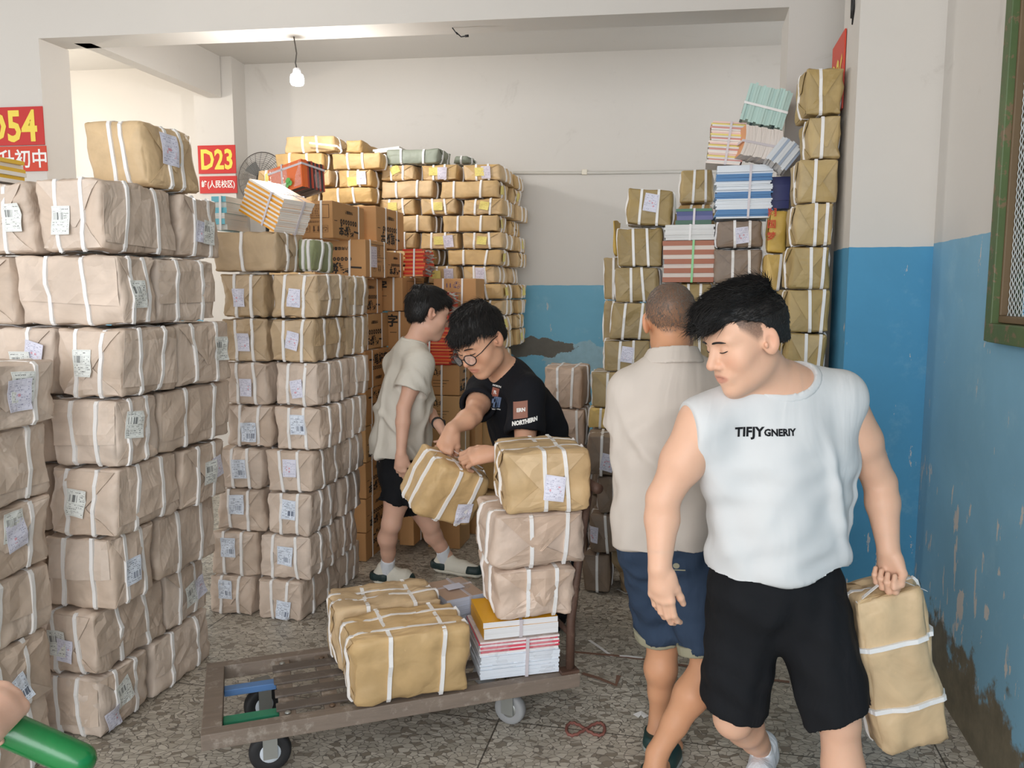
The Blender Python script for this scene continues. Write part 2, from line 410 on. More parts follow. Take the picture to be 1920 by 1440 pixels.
structure(MB().box((-7.5, -4.0, -0.1), (4.0, 8.2, 0.0)).build('floor', floor_mat()), 'pale chip terrazzo floor')
structure(MB().box((-7.5, -1.6, ZC), (4.0, 8.2, ZC+0.12)).build('ceiling', M_ceil), 'stained white plaster ceiling')
a_ = BW0-LB*7.5; b_ = BW0+LB*3.6
slab('wall_back', strip(a_, b_, 0.2), 0, ZC, M_back)
# right wall with its pier; the window hole lies between wz0 and wz1
cor = PN+LB*solve_t(PN, LB, 1750, 1.83)                      # pier meets right wall
pfar = PN+DV*solve_t(PN, DV, 1563, 1.83)
slab('wall_right_pier', [PN, cor, cor+DV*0.9, pfar+LV*0.1, pfar], 0, ZC, M_pier)
def on_right(px, py): return at_plane(px, py, cor, LV)
w_l = on_right(1872, 560); wz0 = on_right(1866, 607).z; wz1 = wz0+1.25
t_w = (cor-w_l).dot(DV)                                      # along the wall towards the camera
WA = cor-DV*t_w; WB = cor-DV*(t_w+1.15)
slab('wall_right', strip(WA, cor, -0.18), 0, ZC, M_right)
slab('wall_right_below_window', strip(WB, WA, -0.18), 0, wz0, M_right)
slab('wall_right_above_window', strip(WB, WA, -0.18), wz1, ZC, M_right)
slab('wall_right_near', strip(cor-DV*5.2, WB, -0.18), 0, ZC, M_right)
# pillars and beams
gp = at_y(75, 72, 4.75); YBL = 4.75
gp = at_z(72, 72, ZB); gp.z = 0                                # front beam, left end
gr = gp+LB*solve_t(gp, LB, 1480, ZB)
BT = 0.22
slab('beam_front', [gp-LB*4.0, gr+LB*1.4, gr+LB*1.4+NB*BT, gp-LB*4.0+NB*BT], ZB, ZC, M_white)
slab('pillar_left', [gp-LB*0.45, gp, gp+DV*0.24, gp-LB*0.45+DV*0.24], 0, ZB, M_white)
pl = gr+LB*0.0; pr_ = pfar+DV*0.12
slab('pillar_right', [pl, pl+LB*0.62, pl+LB*0.62+DV*0.35, pl+DV*0.35], 0, ZB, M_white)
# beam running back from the left pillar to the pillar that carries the D23 sign
bq = at_z(415, 183, ZB); bq.z = 0
wl_ = 0.23
b0_ = gp+NB*BT
dirb = (bq-(gp+DV*0.2)); 
p_r0 = at_z(182, 86, ZB); p_r0.z = 0; p_l0 = at_z(150, 86, ZB); p_l0.z = 0
dr = (bq-p_r0).normalized()
slab('beam_side', [p_l0-dr*0.05, p_r0-dr*0.05, bq, bq-LB*(p_r0-p_l0).length], ZB, ZC, M_white)
q_r = at_z(436, 183, ZB); q_r.z = 0
ql = q_r-LB*0.32
def to_back(p): return p+NB*((BW0-p).dot(NB))
slab('pillar_back', [ql, q_r, to_back(q_r), to_back(ql)], 0, ZC, M_white)
# conduit along the back wall
c0 = at_plane(962, 324, BW0-NB*0.012, NB); c1 = at_plane(1420, 320, BW0-NB*0.012, NB)
structure(MB().tube([c0, c0.lerp(c1, 0.35)-Vector((0, 0, 0.006)), c1], 0.012, 8).build('trim_1', plain('painted_conduit', (206, 202, 194), 0.5)), 'cream painted conduit along the back wall')
for f in (0.08, 0.3, 0.55, 0.8):
    pc = c0.lerp(c1, f); 
MB().box((-0.02, -0.016, -0.02), (0.02, 0.012, 0.02), Matrix.Translation(c0.lerp(c1, 0.3)) @ Matrix.Rotation(-TB, 4, 'Z'), 0.004).build('conduit_clip', MAT['strap_y'], bpy.data.objects['trim_1'])
# --- window with green frame and crimped wire mesh
M_green = NT('flaked_green_paint'); _p = M_green.pos(); _n = M_green.noise(_p, 22, 6.0, 0.65)
M_green = M_green.fin(M_green.mix(M_green.ramp(_n, 0.55, 0.6), M_green.mix(M_green.noise(_p, 5, 4), lin((64, 84, 46)), lin((92, 112, 66))), lin((120, 100, 74))), 0.5, M_green.bump(_n, 0.3, 0.004))
win = empty('window_1', WA+Vector((0, 0, wz0)), math.atan2(-DV.y, -DV.x)); structure(win, 'green wooden window with wire mesh')
# local: x towards the camera along the wall, y to the left... outward from the room is +y
Wl, Wh = 1.15, wz1-wz0
fw = 0.045
sgn = 1.0
Mf = Matrix.Identity(4)
test = win.matrix_basis.to_3x3() @ Vector((0, 1, 0))
sgn = 1.0 if test.dot(LV) > 0 else -1.0                       # +y*sgn points out of the room
def wbox(name, x0, x1, z0, z1, y0, y1, mat, par=win, bev=0.004):
    ya, yb = sorted((y0*sgn, y1*sgn)); return MB().box((x0, ya, z0), (x1, yb, z1), None, bev).build(name, mat, par)
wbox('frame_stile', -0.012, fw, -0.06, Wh, -0.035, 0.06, M_green)
wbox('frame_stile', Wl-fw, Wl+0.01, -0.06, Wh, -0.035, 0.06, M_green)
wbox('frame_rail', fw, Wl-fw, -0.06, 0.004, -0.045, 0.06, M_green)
wbox('frame_rail', fw, Wl-fw, Wh-fw, Wh, -0.035, 0.06, M_green)
M_bead = plain('brown_wood_bead', (112, 92, 66), 0.6, 0.15)
wbox('bead', fw, Wl-fw, 0.006, 0.03, -0.012, 0.03, M_bead); wbox('bead', fw, fw+0.014, 0.03, Wh-fw, -0.012, 0.03, M_bead)
mg = NT('dark_window_glass'); mg = mg.fin(lin((58, 104, 100)), 0.12, spec=0.6)
wbox('pane', fw, Wl-fw, 0.0, Wh-fw, 0.075, 0.081, mg, bev=0)
wm = MB(); pit = 0.0165; nxw = int((Wl-2*fw)/pit)
for i in range(nxw):
    x = fw+0.008+i*pit; pts = []
    nz_ = int((Wh-fw)/0.006)
    for k in range(nz_+1):
        z = 0.012+k*0.006
        pts.append((x+0.0042*math.sin(z*2*math.pi/0.026+(math.pi if i % 2 else 0)), 0.010*sgn, z))
    wm.tube(pts, 0.0016, 4, cap=False)
o = wm.build('wire_mesh', plain('bright_crimped_wire', (214, 220, 220), 0.4, 0.05), win); o['kind'] = 'stuff'
wm = MB()
for k in range(int((Wh-fw)/0.013)):
    z = 0.018+k*0.013
    wm.tube([(fw, 0.014*sgn, z), (0.6, 0.014*sgn, z+0.002), (Wl-fw, 0.014*sgn, z)], 0.0013, 4, cap=False)
o = wm.build('wire_mesh_cross', plain('grey_cross_wire', (96, 104, 104), 0.4, 0.05), win); o['kind'] = 'stuff'
# ------------------------------------------------------------------ wrapped parcels
_topo = {}
def box_topo(nx, ny, nz):
    key = (nx, ny, nz)
    if key in _topo: return _topo[key]
    def ts(n):
        inner = np.linspace(-0.80, 0.80, n-3)
        return np.concatenate([[-1, -0.93], inner, [0.93, 1]])
    X, Y, Z = ts(nx), ts(ny), ts(nz); idx = {}; V = []; Fc = []
    def vid(i, j, k):
        if (i, j, k) not in idx: idx[(i, j, k)] = len(V); V.append((X[i], Y[j], Z[k]))
        return idx[(i, j, k)]
    a, b, c = len(X)-1, len(Y)-1, len(Z)-1
    for i in range(a):
        for j in range(b):
            Fc.append((vid(i,j,0), vid(i,j+1,0), vid(i+1,j+1,0), vid(i+1,j,0)))
            Fc.append((vid(i,j,c), vid(i+1,j,c), vid(i+1,j+1,c), vid(i,j+1,c)))
    for i in range(a):
        for k in range(c):
            Fc.append((vid(i,0,k), vid(i+1,0,k), vid(i+1,0,k+1), vid(i,0,k+1)))
            Fc.append((vid(i,b,k), vid(i,b,k+1), vid(i+1,b,k+1), vid(i+1,b,k)))
    for j in range(b):
        for k in range(c):
            Fc.append((vid(0,j,k), vid(0,j,k+1), vid(0,j+1,k+1), vid(0,j+1,k)))
            Fc.append((vid(a,j,k), vid(a,j+1,k), vid(a,j+1,k+1), vid(a,j,k+1)))
    _topo[key] = (np.array(V), np.array(Fc, dtype=np.int32))
    return _topo[key]
class Deform:
    """maps points of a nominal box surface (half sizes H, centre at 0) to the crumpled paper surface"""
    def __init__(s, H, rad=0.018, jit=0.010, bulge=0.006, wr=0.0022, seed=0, crease=False):
        g = np.random.default_rng(seed); s.H = np.array(H); s.rad = min(rad, min(H)*0.45)
        s.c = g.uniform(-1, 1, (2, 2, 2, 3))*np.array([jit, jit, jit*0.3]); s.bulge = bulge
        s.c[:, :, :, :] -= np.array([[[[a, b, c] for c in (-1, 1)] for b in (-1, 1)] for a in (-1, 1)])*np.array([jit*0.6, jit*0.6, jit*0.15])
        s.k = g.normal(0, 1, (7, 3)); s.k /= np.linalg.norm(s.k, axis=1)[:, None]
        s.k *= (2*np.pi/g.uniform(0.06, 0.20, 7))[:, None]; s.ph = g.uniform(0, 6.28, 7); s.am = g.uniform(0.4, 1.0, 7)*wr
        s.k2 = g.normal(0, 1, (4, 3)); s.k2 /= np.linalg.norm(s.k2, axis=1)[:, None]; s.k2 *= (2*np.pi/g.uniform(0.03, 0.06, 4))[:, None]; s.wr = wr; s.cr = None
        if crease:
            n = 5; ck = g.normal(0, 1, (n, 3)); ck /= np.linalg.norm(ck, axis=1)[:, None]; s.cr = (ck*(2*np.pi/g.uniform(.12, .3, n))[:, None], g.uniform(0, 6.28, n), g.normal(0, 9, (n, 3)), g.uniform(0, 6.28, n))
    def __call__(s, P, off=0.0):
        P = np.asarray(P, dtype=float); H = s.H
        q = np.clip(P, -(H-s.rad), H-s.rad); d = P-q; L = np.linalg.norm(d, axis=1)[:, None]; L[L < 1e-9] = 1
        nrm = d/L
        t = np.clip(P/H, -1, 1)
        b = s.bulge*(1-t[:, [1]]**2*np.abs(nrm[:, [0]])-t[:, [0]]**2*np.abs(nrm[:, [1]]))*np.clip(1-t[:, [2]]**2, 0, 1)*np.clip(np.abs(nrm[:, [0]])+np.abs(nrm[:, [1]]), 0, 1)
        w = (np.sin(P @ s.k.T+s.ph)*s.am).sum(1)[:, None]
        edge = np.clip((np.sort(np.abs(t), axis=1)[:, 1]-0.75)/0.25, 0, 1)[:, None]
        w2 = (np.abs(np.sin(P @ s.k2.T)).sum(1)[:, None]/4-0.6)*s.wr*4.0*edge
        out = q+nrm*(s.rad+np.clip(b, -0.01, 0.02)+w-0.0035+w2+off)
        if s.cr is not None:
            ck, cp, c2, cq = s.cr; rd = (np.exp(-np.sin((P @ ck.T+cp+.8*np.sin(P @ c2.T+cq))/2)**2/.025)*np.clip(np.sin(P @ c2.T*1.6+cq*2)+.2, 0, 1)).sum(1)[:, None]
            out = out+nrm*rd*s.wr*1.5
        u = (t+1)/2
        for a in (0, 1):
            for bb in (0, 1):
                for c in (0, 1):
                    wgt = (u[:, 0] if a else 1-u[:, 0])*(u[:, 1] if bb else 1-u[:, 1])*(u[:, 2] if c else 1-u[:, 2])
                    out = out+wgt[:, None]*s.c[a, bb, c]
        return out
# faces of a parcel: origin at lower left seen from outside, axes (u, v), outward normal
FACES = {'F': ((-1,-1,-1), (1,0,0), (0,0,1)), 'R': ((1,-1,-1), (0,1,0), (0,0,1)), 'L': ((-1,1,-1), (0,-1,0), (0,0,1)),
         'B': ((1,1,-1), (-1,0,0), (0,0,1)), 'T': ((-1,-1,1), (1,0,0), (0,1,0))}
def face_pts(H, face, U, Vv):
    o, a, b = (np.array(x, dtype=float) for x in FACES[face]); H = np.array(H)
    return o*H+np.outer(np.asarray(U)*2, a*H)+np.outer(np.asarray(Vv)*2, b*H)
def patch(name, D, H, face, quad, off, mat, parent, n=6, m=6, lift=None, uv=False, skirt=0.004, seed=0):
    """thin sheet lying on a face: quad = four (u,v) corners; lift(s,t) adds to the offset"""
    s, t = np.meshgrid(np.linspace(0, 1, n), np.linspace(0, 1, m)); s = s.ravel(); t = t.ravel()
    q = np.array(quad, dtype=float)
    P2 = ((1-s)*(1-t))[:, None]*q[0]+(s*(1-t))[:, None]*q[1]+(s*t)[:, None]*q[2]+((1-s)*t)[:, None]*q[3]
    o = off+(lift(s, t) if lift is not None else 0*s)
    P3 = face_pts(H, face, P2[:, 0], P2[:, 1]); base = D(P3)
    o3, a, b = (np.array(x, dtype=float) for x in FACES[face]); nr = np.cross(a, b)
    V = base+np.outer(o, nr)
    Fc = [(j*n+i, j*n+i+1, (j+1)*n+i+1, (j+1)*n+i) for j in range(m-1) for i in range(n-1)]
    ring = [i for i in range(n)]+[j*n+n-1 for j in range(1, m)]+[(m-1)*n+i for i in range(n-2, -1, -1)]+[j*n for j in range(m-2, 0, -1)]
    V2 = V[ring]-nr*skirt; k0 = len(V); L = len(ring)
    V = np.vstack([V, V2])
    Fc += [(ring[(i+1) % L], ring[i], k0+i, k0+(i+1) % L) for i in range(L)]
    me = mesh_np(name, V, Fc, False)
    if uv:
        ul = me.uv_layers.new(name='UVMap'); uvv = np.column_stack([np.concatenate([s, s[ring]]), np.concatenate([t, t[ring]])])
        li = np.empty(len(me.loops), dtype=np.int32); me.loops.foreach_get('vertex_index', li)
        ul.data.foreach_set('uv', uvv[li].astype(np.float32).ravel())
    return link(name, me, mat, parent)
def strap_loop(name, D, H, axis, c, wid, mat, parent, slant=0.0, off=0.0088):
    """band around the box at fraction c (-1..1) of the given axis"""
    H = np.array(H); ax = {'x': 0, 'y': 1, 'z': 2}[axis]; o1, o2 = [i for i in range(3) if i != ax]
    t5 = np.array([-1.0, -0.96, -0.85, -0.5, -0.17, 0.17, 0.5, 0.85, 0.96])
    pts = []; nr = []
    for k, tt in enumerate((t5, t5, t5, t5)):
        for t in tt:
            p = np.zeros(3)
            if k == 0: p[o1], p[o2] = t, -1
            elif k == 1: p[o1], p[o2] = 1, t
            elif k == 2: p[o1], p[o2] = -t, 1
            else: p[o1], p[o2] = -1, -t
            nn = np.zeros(3); 
            if k == 0: nn[o2] = -1
            elif k == 1: nn[o1] = 1
            elif k == 2: nn[o2] = 1
            else: nn[o1] = -1
            if t == -1.0:
                nn[o1] += -1 if k in (0, 3) else 1; nn[o2] += -1 if k in (0, 1) else 1
                nn = nn/np.linalg.norm(nn)
            pts.append(p); nr.append(nn)
    pts = np.array(pts); nr = np.array(nr); n = len(pts)
    P = pts*H; P[:, ax] = c*H[ax]+slant*pts[:, o2]*H[o2]
    A = P.copy(); B = P.copy(); A[:, ax] -= wid/2; B[:, ax] += wid/2
    fl = np.where((np.abs(nr[:, 2]) > 0.9)[:, None], 0.15, 1.0)
    mid = D(P); ea = np.zeros(3); ea[ax] = wid/2
    lo_a, lo_b, hi_a, hi_b = mid-ea-nr*0.0012, mid+ea-nr*0.0012, mid-ea+nr*off*fl, mid+ea+nr*off*fl
    V = np.vstack([lo_a, hi_a, hi_b, lo_b]); Fc = []
    if hasattr(D, 'zmax'): V[:, 2] = np.clip(V[:, 2], 0.0, D.zmax)
    for i in range(n):
        j = (i+1) % n
        for r0, r1 in ((0, 1), (1, 2), (2, 3), (3, 0)):
            Fc.append((r0*n+i, r0*n+j, r1*n+j, r1*n+i))
    me = mesh_np(name, V, np.array(Fc, dtype=np.int32), False)
    bm = bmesh.new(); bm.from_mesh(me); bmesh.ops.recalc_face_normals(bm, faces=bm.faces); bm.to_mesh(me); bm.free()
    return link(name, me, mat, parent)
_seed = [100]
GROUPS = {}
def parcel(label, base, size, yaw, paper='taupe', xs=(-0.4, 0.4), ys=(-0.4, 0.4), zs=(), folds='F', labels=(), seam='', rot=None,
           name='paper_parcel', cat='parcel', group=None, strap='strap', sw=0.014, jit=0.010, rad=0.014, bulge=0.006, wr=0.0022, gap=0.011, res=(11, 11, 9)):
    """base = centre of the bottom face; size = width, depth, height"""
    _seed[0] += 1; sd = _seed[0]; g = np.random.default_rng(sd)
    w, d, h = size; H = ((w-gap)/2, (d-gap)/2, (h-gap*0.1)/2)
    root = empty(name, base, yaw)
    if rot is not None: root.rotation_euler = rot
    tag(root, label, cat, group)
    D0 = Deform(H, rad, jit, bulge, wr, sd, wr > .0026); res = (17, 17, 14) if wr > .0026 else res
    cz = np.array([0, 0, h/2])
    class DD:
        zmax = h
        def __call__(s, P):
            q = D0(P)+cz; q[:, 2] = np.clip(q[:, 2], 0.0006, h-0.0012); return q
    D = DD()
    T, Fc = box_topo(*res)
    me = mesh_np('wrapper', D(T*np.array(H)), Fc, True); link('wrapper', me, MAT[paper], root)
    ms = MAT[strap]
    for c in xs: strap_loop('strap', D, H, 'x', c+g.uniform(-.07, .07), sw, ms, root, g.uniform(-.06, .06))
    for c in ys: strap_loop('strap', D, H, 'y', c+g.uniform(-.07, .07), sw, ms, root, g.uniform(-.06, .06))
    for c in zs: strap_loop('strap', D, H, 'z', c, sw, ms, root, 0)
    for f in folds:
        a = g.uniform(0.40, 0.60); e = g.uniform(0.03, 0.10); top = g.uniform(0.42, 0.58)
        side = 0.008
        patch('end_flap', D, H, f, [(0.03, 0.04), (0.97, 0.04), (a+e, top), (a-e, top)], 0.0015, MAT[paper], root, 6, 6, lambda s, t: 0.0035*t, skirt=.0012)
        b = a+g.uniform(-.05, .05); lo = g.uniform(0.26, 0.40)
        patch('end_flap', D, H, f, [(b-e*0.4, lo), (b+e*0.4, lo), (0.95, 0.96), (0.05, 0.96)], 0.0045, MAT[paper], root, 6, 6, lambda s, t: 0.0035*(1-t), skirt=.0012)
    for f in seam:
        y0 = g.uniform(0.12, 0.4); rg = g.uniform(-.03, .03, 9)
        patch('lapped_edge', D, H, f, [(0.02, y0), (0.98, y0+g.uniform(-.08, .08)), (0.98, 0.97), (0.02, 0.97)], 0.0015, MAT[paper], root, 9, 5, lambda s, t: 0.0045*(1-t), skirt=.0012)
    for L in labels:
        f, u, v, lw, lh, rz, mt = L[:7]
        fw_ = {'F': w, 'B': w, 'T': w, 'R': d, 'L': d}[f]; fh_ = d if f == 'T' else h
        cs, sn = math.cos(rz), math.sin(rz)
        qd = [(u+(x*cs-y*sn)/fw_, v+(x*sn+y*cs)/fh_) for x, y in ((-lw/2, -lh/2), (lw/2, -lh/2), (lw/2, lh/2), (-lw/2, lh/2))]
        cr = g.uniform(0, 0.009, 4)*(g.uniform(0, 1, 4) > 0.35)
        patch('label', D, H, f, qd, 0.0104 if f in folds else 0.0094, MAT[mt], root, 6, 6,
              lambda s, t: cr[0]*((1-s)*(1-t))**2+cr[1]*(s*(1-t))**2+cr[2]*(s*t)**2+cr[3]*((1-s)*t)**2, uv=True, skirt=0.001)
    return root
ORD = ['', 'first', 'second', 'third', 'fourth', 'fifth', 'sixth', 'seventh', 'eighth', 'ninth', 'tenth', 'eleventh', 'twelfth', 'thirteenth', 'fourteenth', 'fifteenth', 'sixteenth', 'seventeenth', 'eighteenth']
def fparcel(label, px0, px1, py0, py1, Y, depth, paper='taupe', yaw=None, tilt=0.0, **kw):
    """parcel whose front face fills a pixel box, front face centre at distance Y"""
    pm = at_y((px0+px1)/2, py1, Y); pt = at_y((px0+px1)/2, py0, Y)
    zc = (Vector((0, Y, (pm.z+pt.z)/2-CAMH))).dot(_F)
    ya = -TH if yaw is None else yaw
    w = (px1-px0)/FPX*zc/max(0.5, math.cos(ya))*.97; h = pt.z-pm.z
    c = Vector((pm.x, pm.y, pm.z))+Vector((-math.sin(ya), math.cos(ya), 0))*(depth/2)
    kw.setdefault('folds', 'F')
    rt = (0, tilt, ya) if tilt else None
    return parcel(label, c, (w, depth, h), ya, paper, rot=rt, **kw)
BAR = (0.085, 0.10); SLP = (0.075, 0.09)
def lb(face, u=0.5, v=0.5, kind='lab_bar', rz=0.0, s=1.0):
    wh = SLP if kind in ('lab_slip', 'lab_scrib') else ((0.075, 0.06) if kind == 'lab_yel' else BAR)
    return (face, u, v, wh[0]*s, wh[1]*s, rz, kind)
# ---------------- stack 1: tall block of taupe parcels at the left
YC1 = 2.78
B_y = [327, 473, 612, 750, 882, 1013, 1152, 1277, 1392]
B_c = [195, 225, 233, 221, 221, 205, 184, 190]
B_s = [(337, 420), (302, 412), (341, 440), (306, 440), (344, 430), (301, 415), (318, 397), (290, 404)]
B_f = [(65,), (20,), (97,), (104,), (104,), (104,), (104,), (104,)]
B_type = ['E', 'S', 'E', 'S', 'E', 'S', 'E', 'S']
B_lab = {0: [lb('F', 0.42, 0.42)], 1: [lb('R', 0.40, 0.45)], 2: [lb('F', 0.42, 0.5)], 3: [lb('R', 0.35, 0.6, rz=-.1)], 4: [lb('F', 0.42, 0.5, rz=-.1)],
         5: [lb('R', 0.40, 0.45, 'lab_bar2', .06)], 6: [lb('F', 0.4, 0.5), lb('F', 0.52, 0.40, 'lab_slip', -.12)], 7: [lb('R', 0.45, 0.55, rz=.3), lb('R', 0.22, 0.22, 'lab_slip', .25)]}
B_lab2 = {0: [lb('R', 0.62, 0.42, rz=-.05), lb('R', 0.42, 0.42, 'lab_slip', -.06)], 2: [lb('R', 0.78, 0.55, rz=-.04)], 4: [lb('R', 0.55, 0.5), lb('R', 0.75, 0.55, 'lab_slip', .12)], 6: [lb('R', 0.55, 0.45, rz=.2), lb('R', 0.80, 0.48, 'lab_slip', .2)]}
zfl = 0.0
for i in range(8):
    lay = 8-i
    c = at_y(B_c[i], (B_y[i]+B_y[i+1])/2, YC1); z1 = at_y(B_c[i], B_y[i], YC1).z; z0 = at_y(B_c[i], B_y[i+1], YC1).z
    if i == 7: z0 = 0.0
    z1 -= 0.004
    zm = (z0+z1)/2; c.z = 0
    d0 = solve_t(c, DV, B_s[i][0], zm); d1 = solve_t(c, DV, B_s[i][1], zm)-d0
    w0 = -solve_t(c, LV, B_f[i][0], zm); w0 = max(w0, 0.30)
    ty = B_type[i]; b1 = c-LV*(w0/2)+DV*(d0/2)+Vector((0, 0, z0))
    parcel('taupe paper parcel at the front corner of the tallest left stack, %s layer up' % ORD[lay], b1, (w0, d0, z1-z0), -TH, 'taupe',
           folds='F' if ty == 'E' else 'R', labels=B_lab.get(i, ()), seam='R' if ty == 'E' else 'F', group='parcels in the tallest left stack', jit=0.013, wr=0.0028, rad=0.017)
    w1 = 0.33
    b2 = c-LV*(w1/2+0.004)+DV*(d0+d1/2)+Vector((0, 0, z0))
    ty2 = i in (0, 2, 4, 6)
    parcel('taupe paper parcel behind the corner in the tallest left stack, %s layer up' % ORD[lay], b2, (w1, d1, z1-z0), -TH, 'taupe',
           folds='R' if ty2 else '', labels=B_lab2.get(i, ()), seam='' if ty2 else 'R', group='parcels in the tallest left stack', jit=0.013, wr=0.0028, rad=0.017)
    w2 = 0.36
    b3 = c-LV*(w0+w2/2+0.004)+DV*(0.34/2+0.01)+Vector((0, 0, z0))
    if i <= 2:
        parcel('taupe paper parcel left of the corner in the tallest left stack, %s layer up' % ORD[lay], b3, (w2, 0.34, z1-z0), -TH, 'taupe',
           folds='F', labels=[[lb('F', 0.80, 0.5)], [], [lb('F', 0.62, 0.45), lb('F', 0.78, 0.62, 'lab_slip', -.3)]][i], group='parcels in the tallest left stack', jit=0.013, wr=0.0028)
    elif i <= 7:
        parcel('taupe paper parcel inside the tallest left stack, %s layer up' % ORD[lay], b3, (w2, 0.34, z1-z0), -TH, 'taupe',
           folds='', group='parcels in the tallest left stack')
    if i == 0: ZB_top = z1; C_top = c.copy(); D_top = d0+d1
# big tan parcel on top
ct = at_z(283, 347, ZB_top); ct.z = 0
w0 = -solve_t(ct, LV, 147, ZB_top+.15); d0 = solve_t(ct, DV, 387, ZB_top+.13); zt = at_y(283, 215, ct.y).z
parcel('large tan paper parcel lying on top of the tallest left stack', ct-LV*(w0/2)+DV*(d0/2)+Vector((0, 0, ZB_top)), (w0, d0, zt-ZB_top), -TH, 'tan',
       xs=(-0.1, 0.35), ys=(-0.15, 0.25), folds='R', labels=[lb('R', 0.42, 0.62, 'lab_slip', -.05, 1.35)], jit=0.02, rad=0.03)
# near column A: its right side faces the room
A_y = [672, 787, 924, 1049, 1169, 1291, 1412]; A_c = [112, 99, 108, 108, 107, 109]
A_lab = {0: [lb('R', 0.62, 0.62, rz=-.06), lb('R', 0.58, 0.5, 'lab_slip', .02, 1.15)], 2: [lb('R', 0.55, 0.72), lb('R', 0.58, 0.58, 'lab_slip', .2, 1.1)], 4: [lb('R', 0.56, 0.30, 'lab_bar2', .38, 1.1)]}
for i in range(6):
    c = at_y(A_c[i], (A_y[i]+A_y[i+1])/2, 2.71); z1 = at_y(A_c[i], A_y[i], 2.71).z; z0 = at_y(A_c[i], A_y[i+1], 2.71).z; c.z = 0
    if i == 5: z0 = 0.0
    b = c-DV*0.20-LV*0.17+Vector((0, 0, z0))
    parcel('taupe paper parcel in the low near column beside the tallest left stack, %s layer up' % ORD[6-i], b, (0.34, 0.40, z1-z0), -TH, 'taupe',
           folds='R' if i % 2 == 0 else '', seam='' if i % 2 == 0 else 'R', labels=A_lab.get(i, ()), ys=(-0.25, 0.45), group='parcels in the low near column', jit=0.012, wr=0.0028, rad=0.017)
# ---------------- stack 2: sand parcels
YC2 = 3.84
S_y = [511, 597, 681, 764, 847, 927, 1008, 1093, 1169]; S_c = [598, 592, 601, 607, 592, 586, 582, 567]
S_l = [502, 500, 508, 509, 495, 492, 482, 475]; S_s = [(657, 673), (655, 672), (659, 683), (653, 688), (647, 682), (640, 683), (636, 678), (638, 684)]
S_k = ['lab_slip', 'lab_slip', 'lab_slip', 'lab_bar2', 'lab_slip', 'lab_bar2', 'lab_bar2', 'lab_bar2']
for i in range(8):
    lay = 8-i
    c = at_y(S_c[i], (S_y[i]+S_y[i+1])/2, YC2); z1 = at_y(S_c[i], S_y[i], YC2).z; z0 = at_y(S_c[i], S_y[i+1], YC2).z; c.z = 0
    if i == 7: z0 = 0
    z1 -= 0.003
    zm = (z0+z1)/2
    d0 = solve_t(c, DV, S_s[i][0], zm); d1 = max(0.12, solve_t(c, DV, S_s[i][1], zm)-d0); w0 = -solve_t(c, LV, S_l[i], zm)
    pap = 'sand' if i < 2 else 'taupe'
    g = 'parcels in the second stack'
    parcel('sand paper parcel at the corner of the second left stack, %s layer up' % ORD[lay], c-LV*(w0/2)+DV*(d0/2)+Vector((0, 0, z0)), (w0, d0, z1-z0), -TH, pap,
           folds='F', labels=[lb('F', 0.52 if i != 7 else .6, [.45, .5, .4, .6, .6, .62, .55, .28][i], S_k[i], [-.08, -.2, .15, 0, -.02, -.05, -.08, -.1][i])], group=g, seam='R', wr=.0028)
    w1 = 0.26
    parcel('sand paper parcel at the back end of the second left stack, %s layer up' % ORD[lay], c-LV*(w1/2+0.002)+DV*(d0+0.30/2)+Vector((0, 0, z0)), (w1, 0.30, z1-z0), -TH, pap,
           folds='', group=g, seam='R', ys=(-0.5, 0.3))
    w2 = 0.27
    parcel('sand paper parcel left of the corner in the second left stack, %s layer up' % ORD[lay], c-LV*(w0+w2/2+0.004)+DV*(0.36/2+0.004+0.01*(i % 2))+Vector((0, 0, z0)), (w2, 0.36, z1-z0), -TH, pap,
           folds='F', labels=[lb('F', [.42, .5, .5, .5, .5, .45, .4, .4][i], [.45, .45, .4, .35, .5, .65, .65, .65][i], S_k[i] if i not in (3, 4) else 'lab_bar2')], group=g, wr=.0028)
    if i == 0: Z2 = z1; C2 = c.copy(); W2 = w0
# taupe parcel and green parcel on top of it
p = fparcel('wide sand paper parcel with one strap lying on the second left stack', 392, 528, 432, 509, 3.90, 0.34, 'sand', xs=(-0.02,), ys=(-.3, .3), folds='R', jit=0.015)
fparcel('sage green paper parcel with two straps on the second left stack', 547, 592, 447, 511, 4.08, 0.30, 'green', xs=(-0.1, 0.4), folds='', jit=0.015, rad=.025)
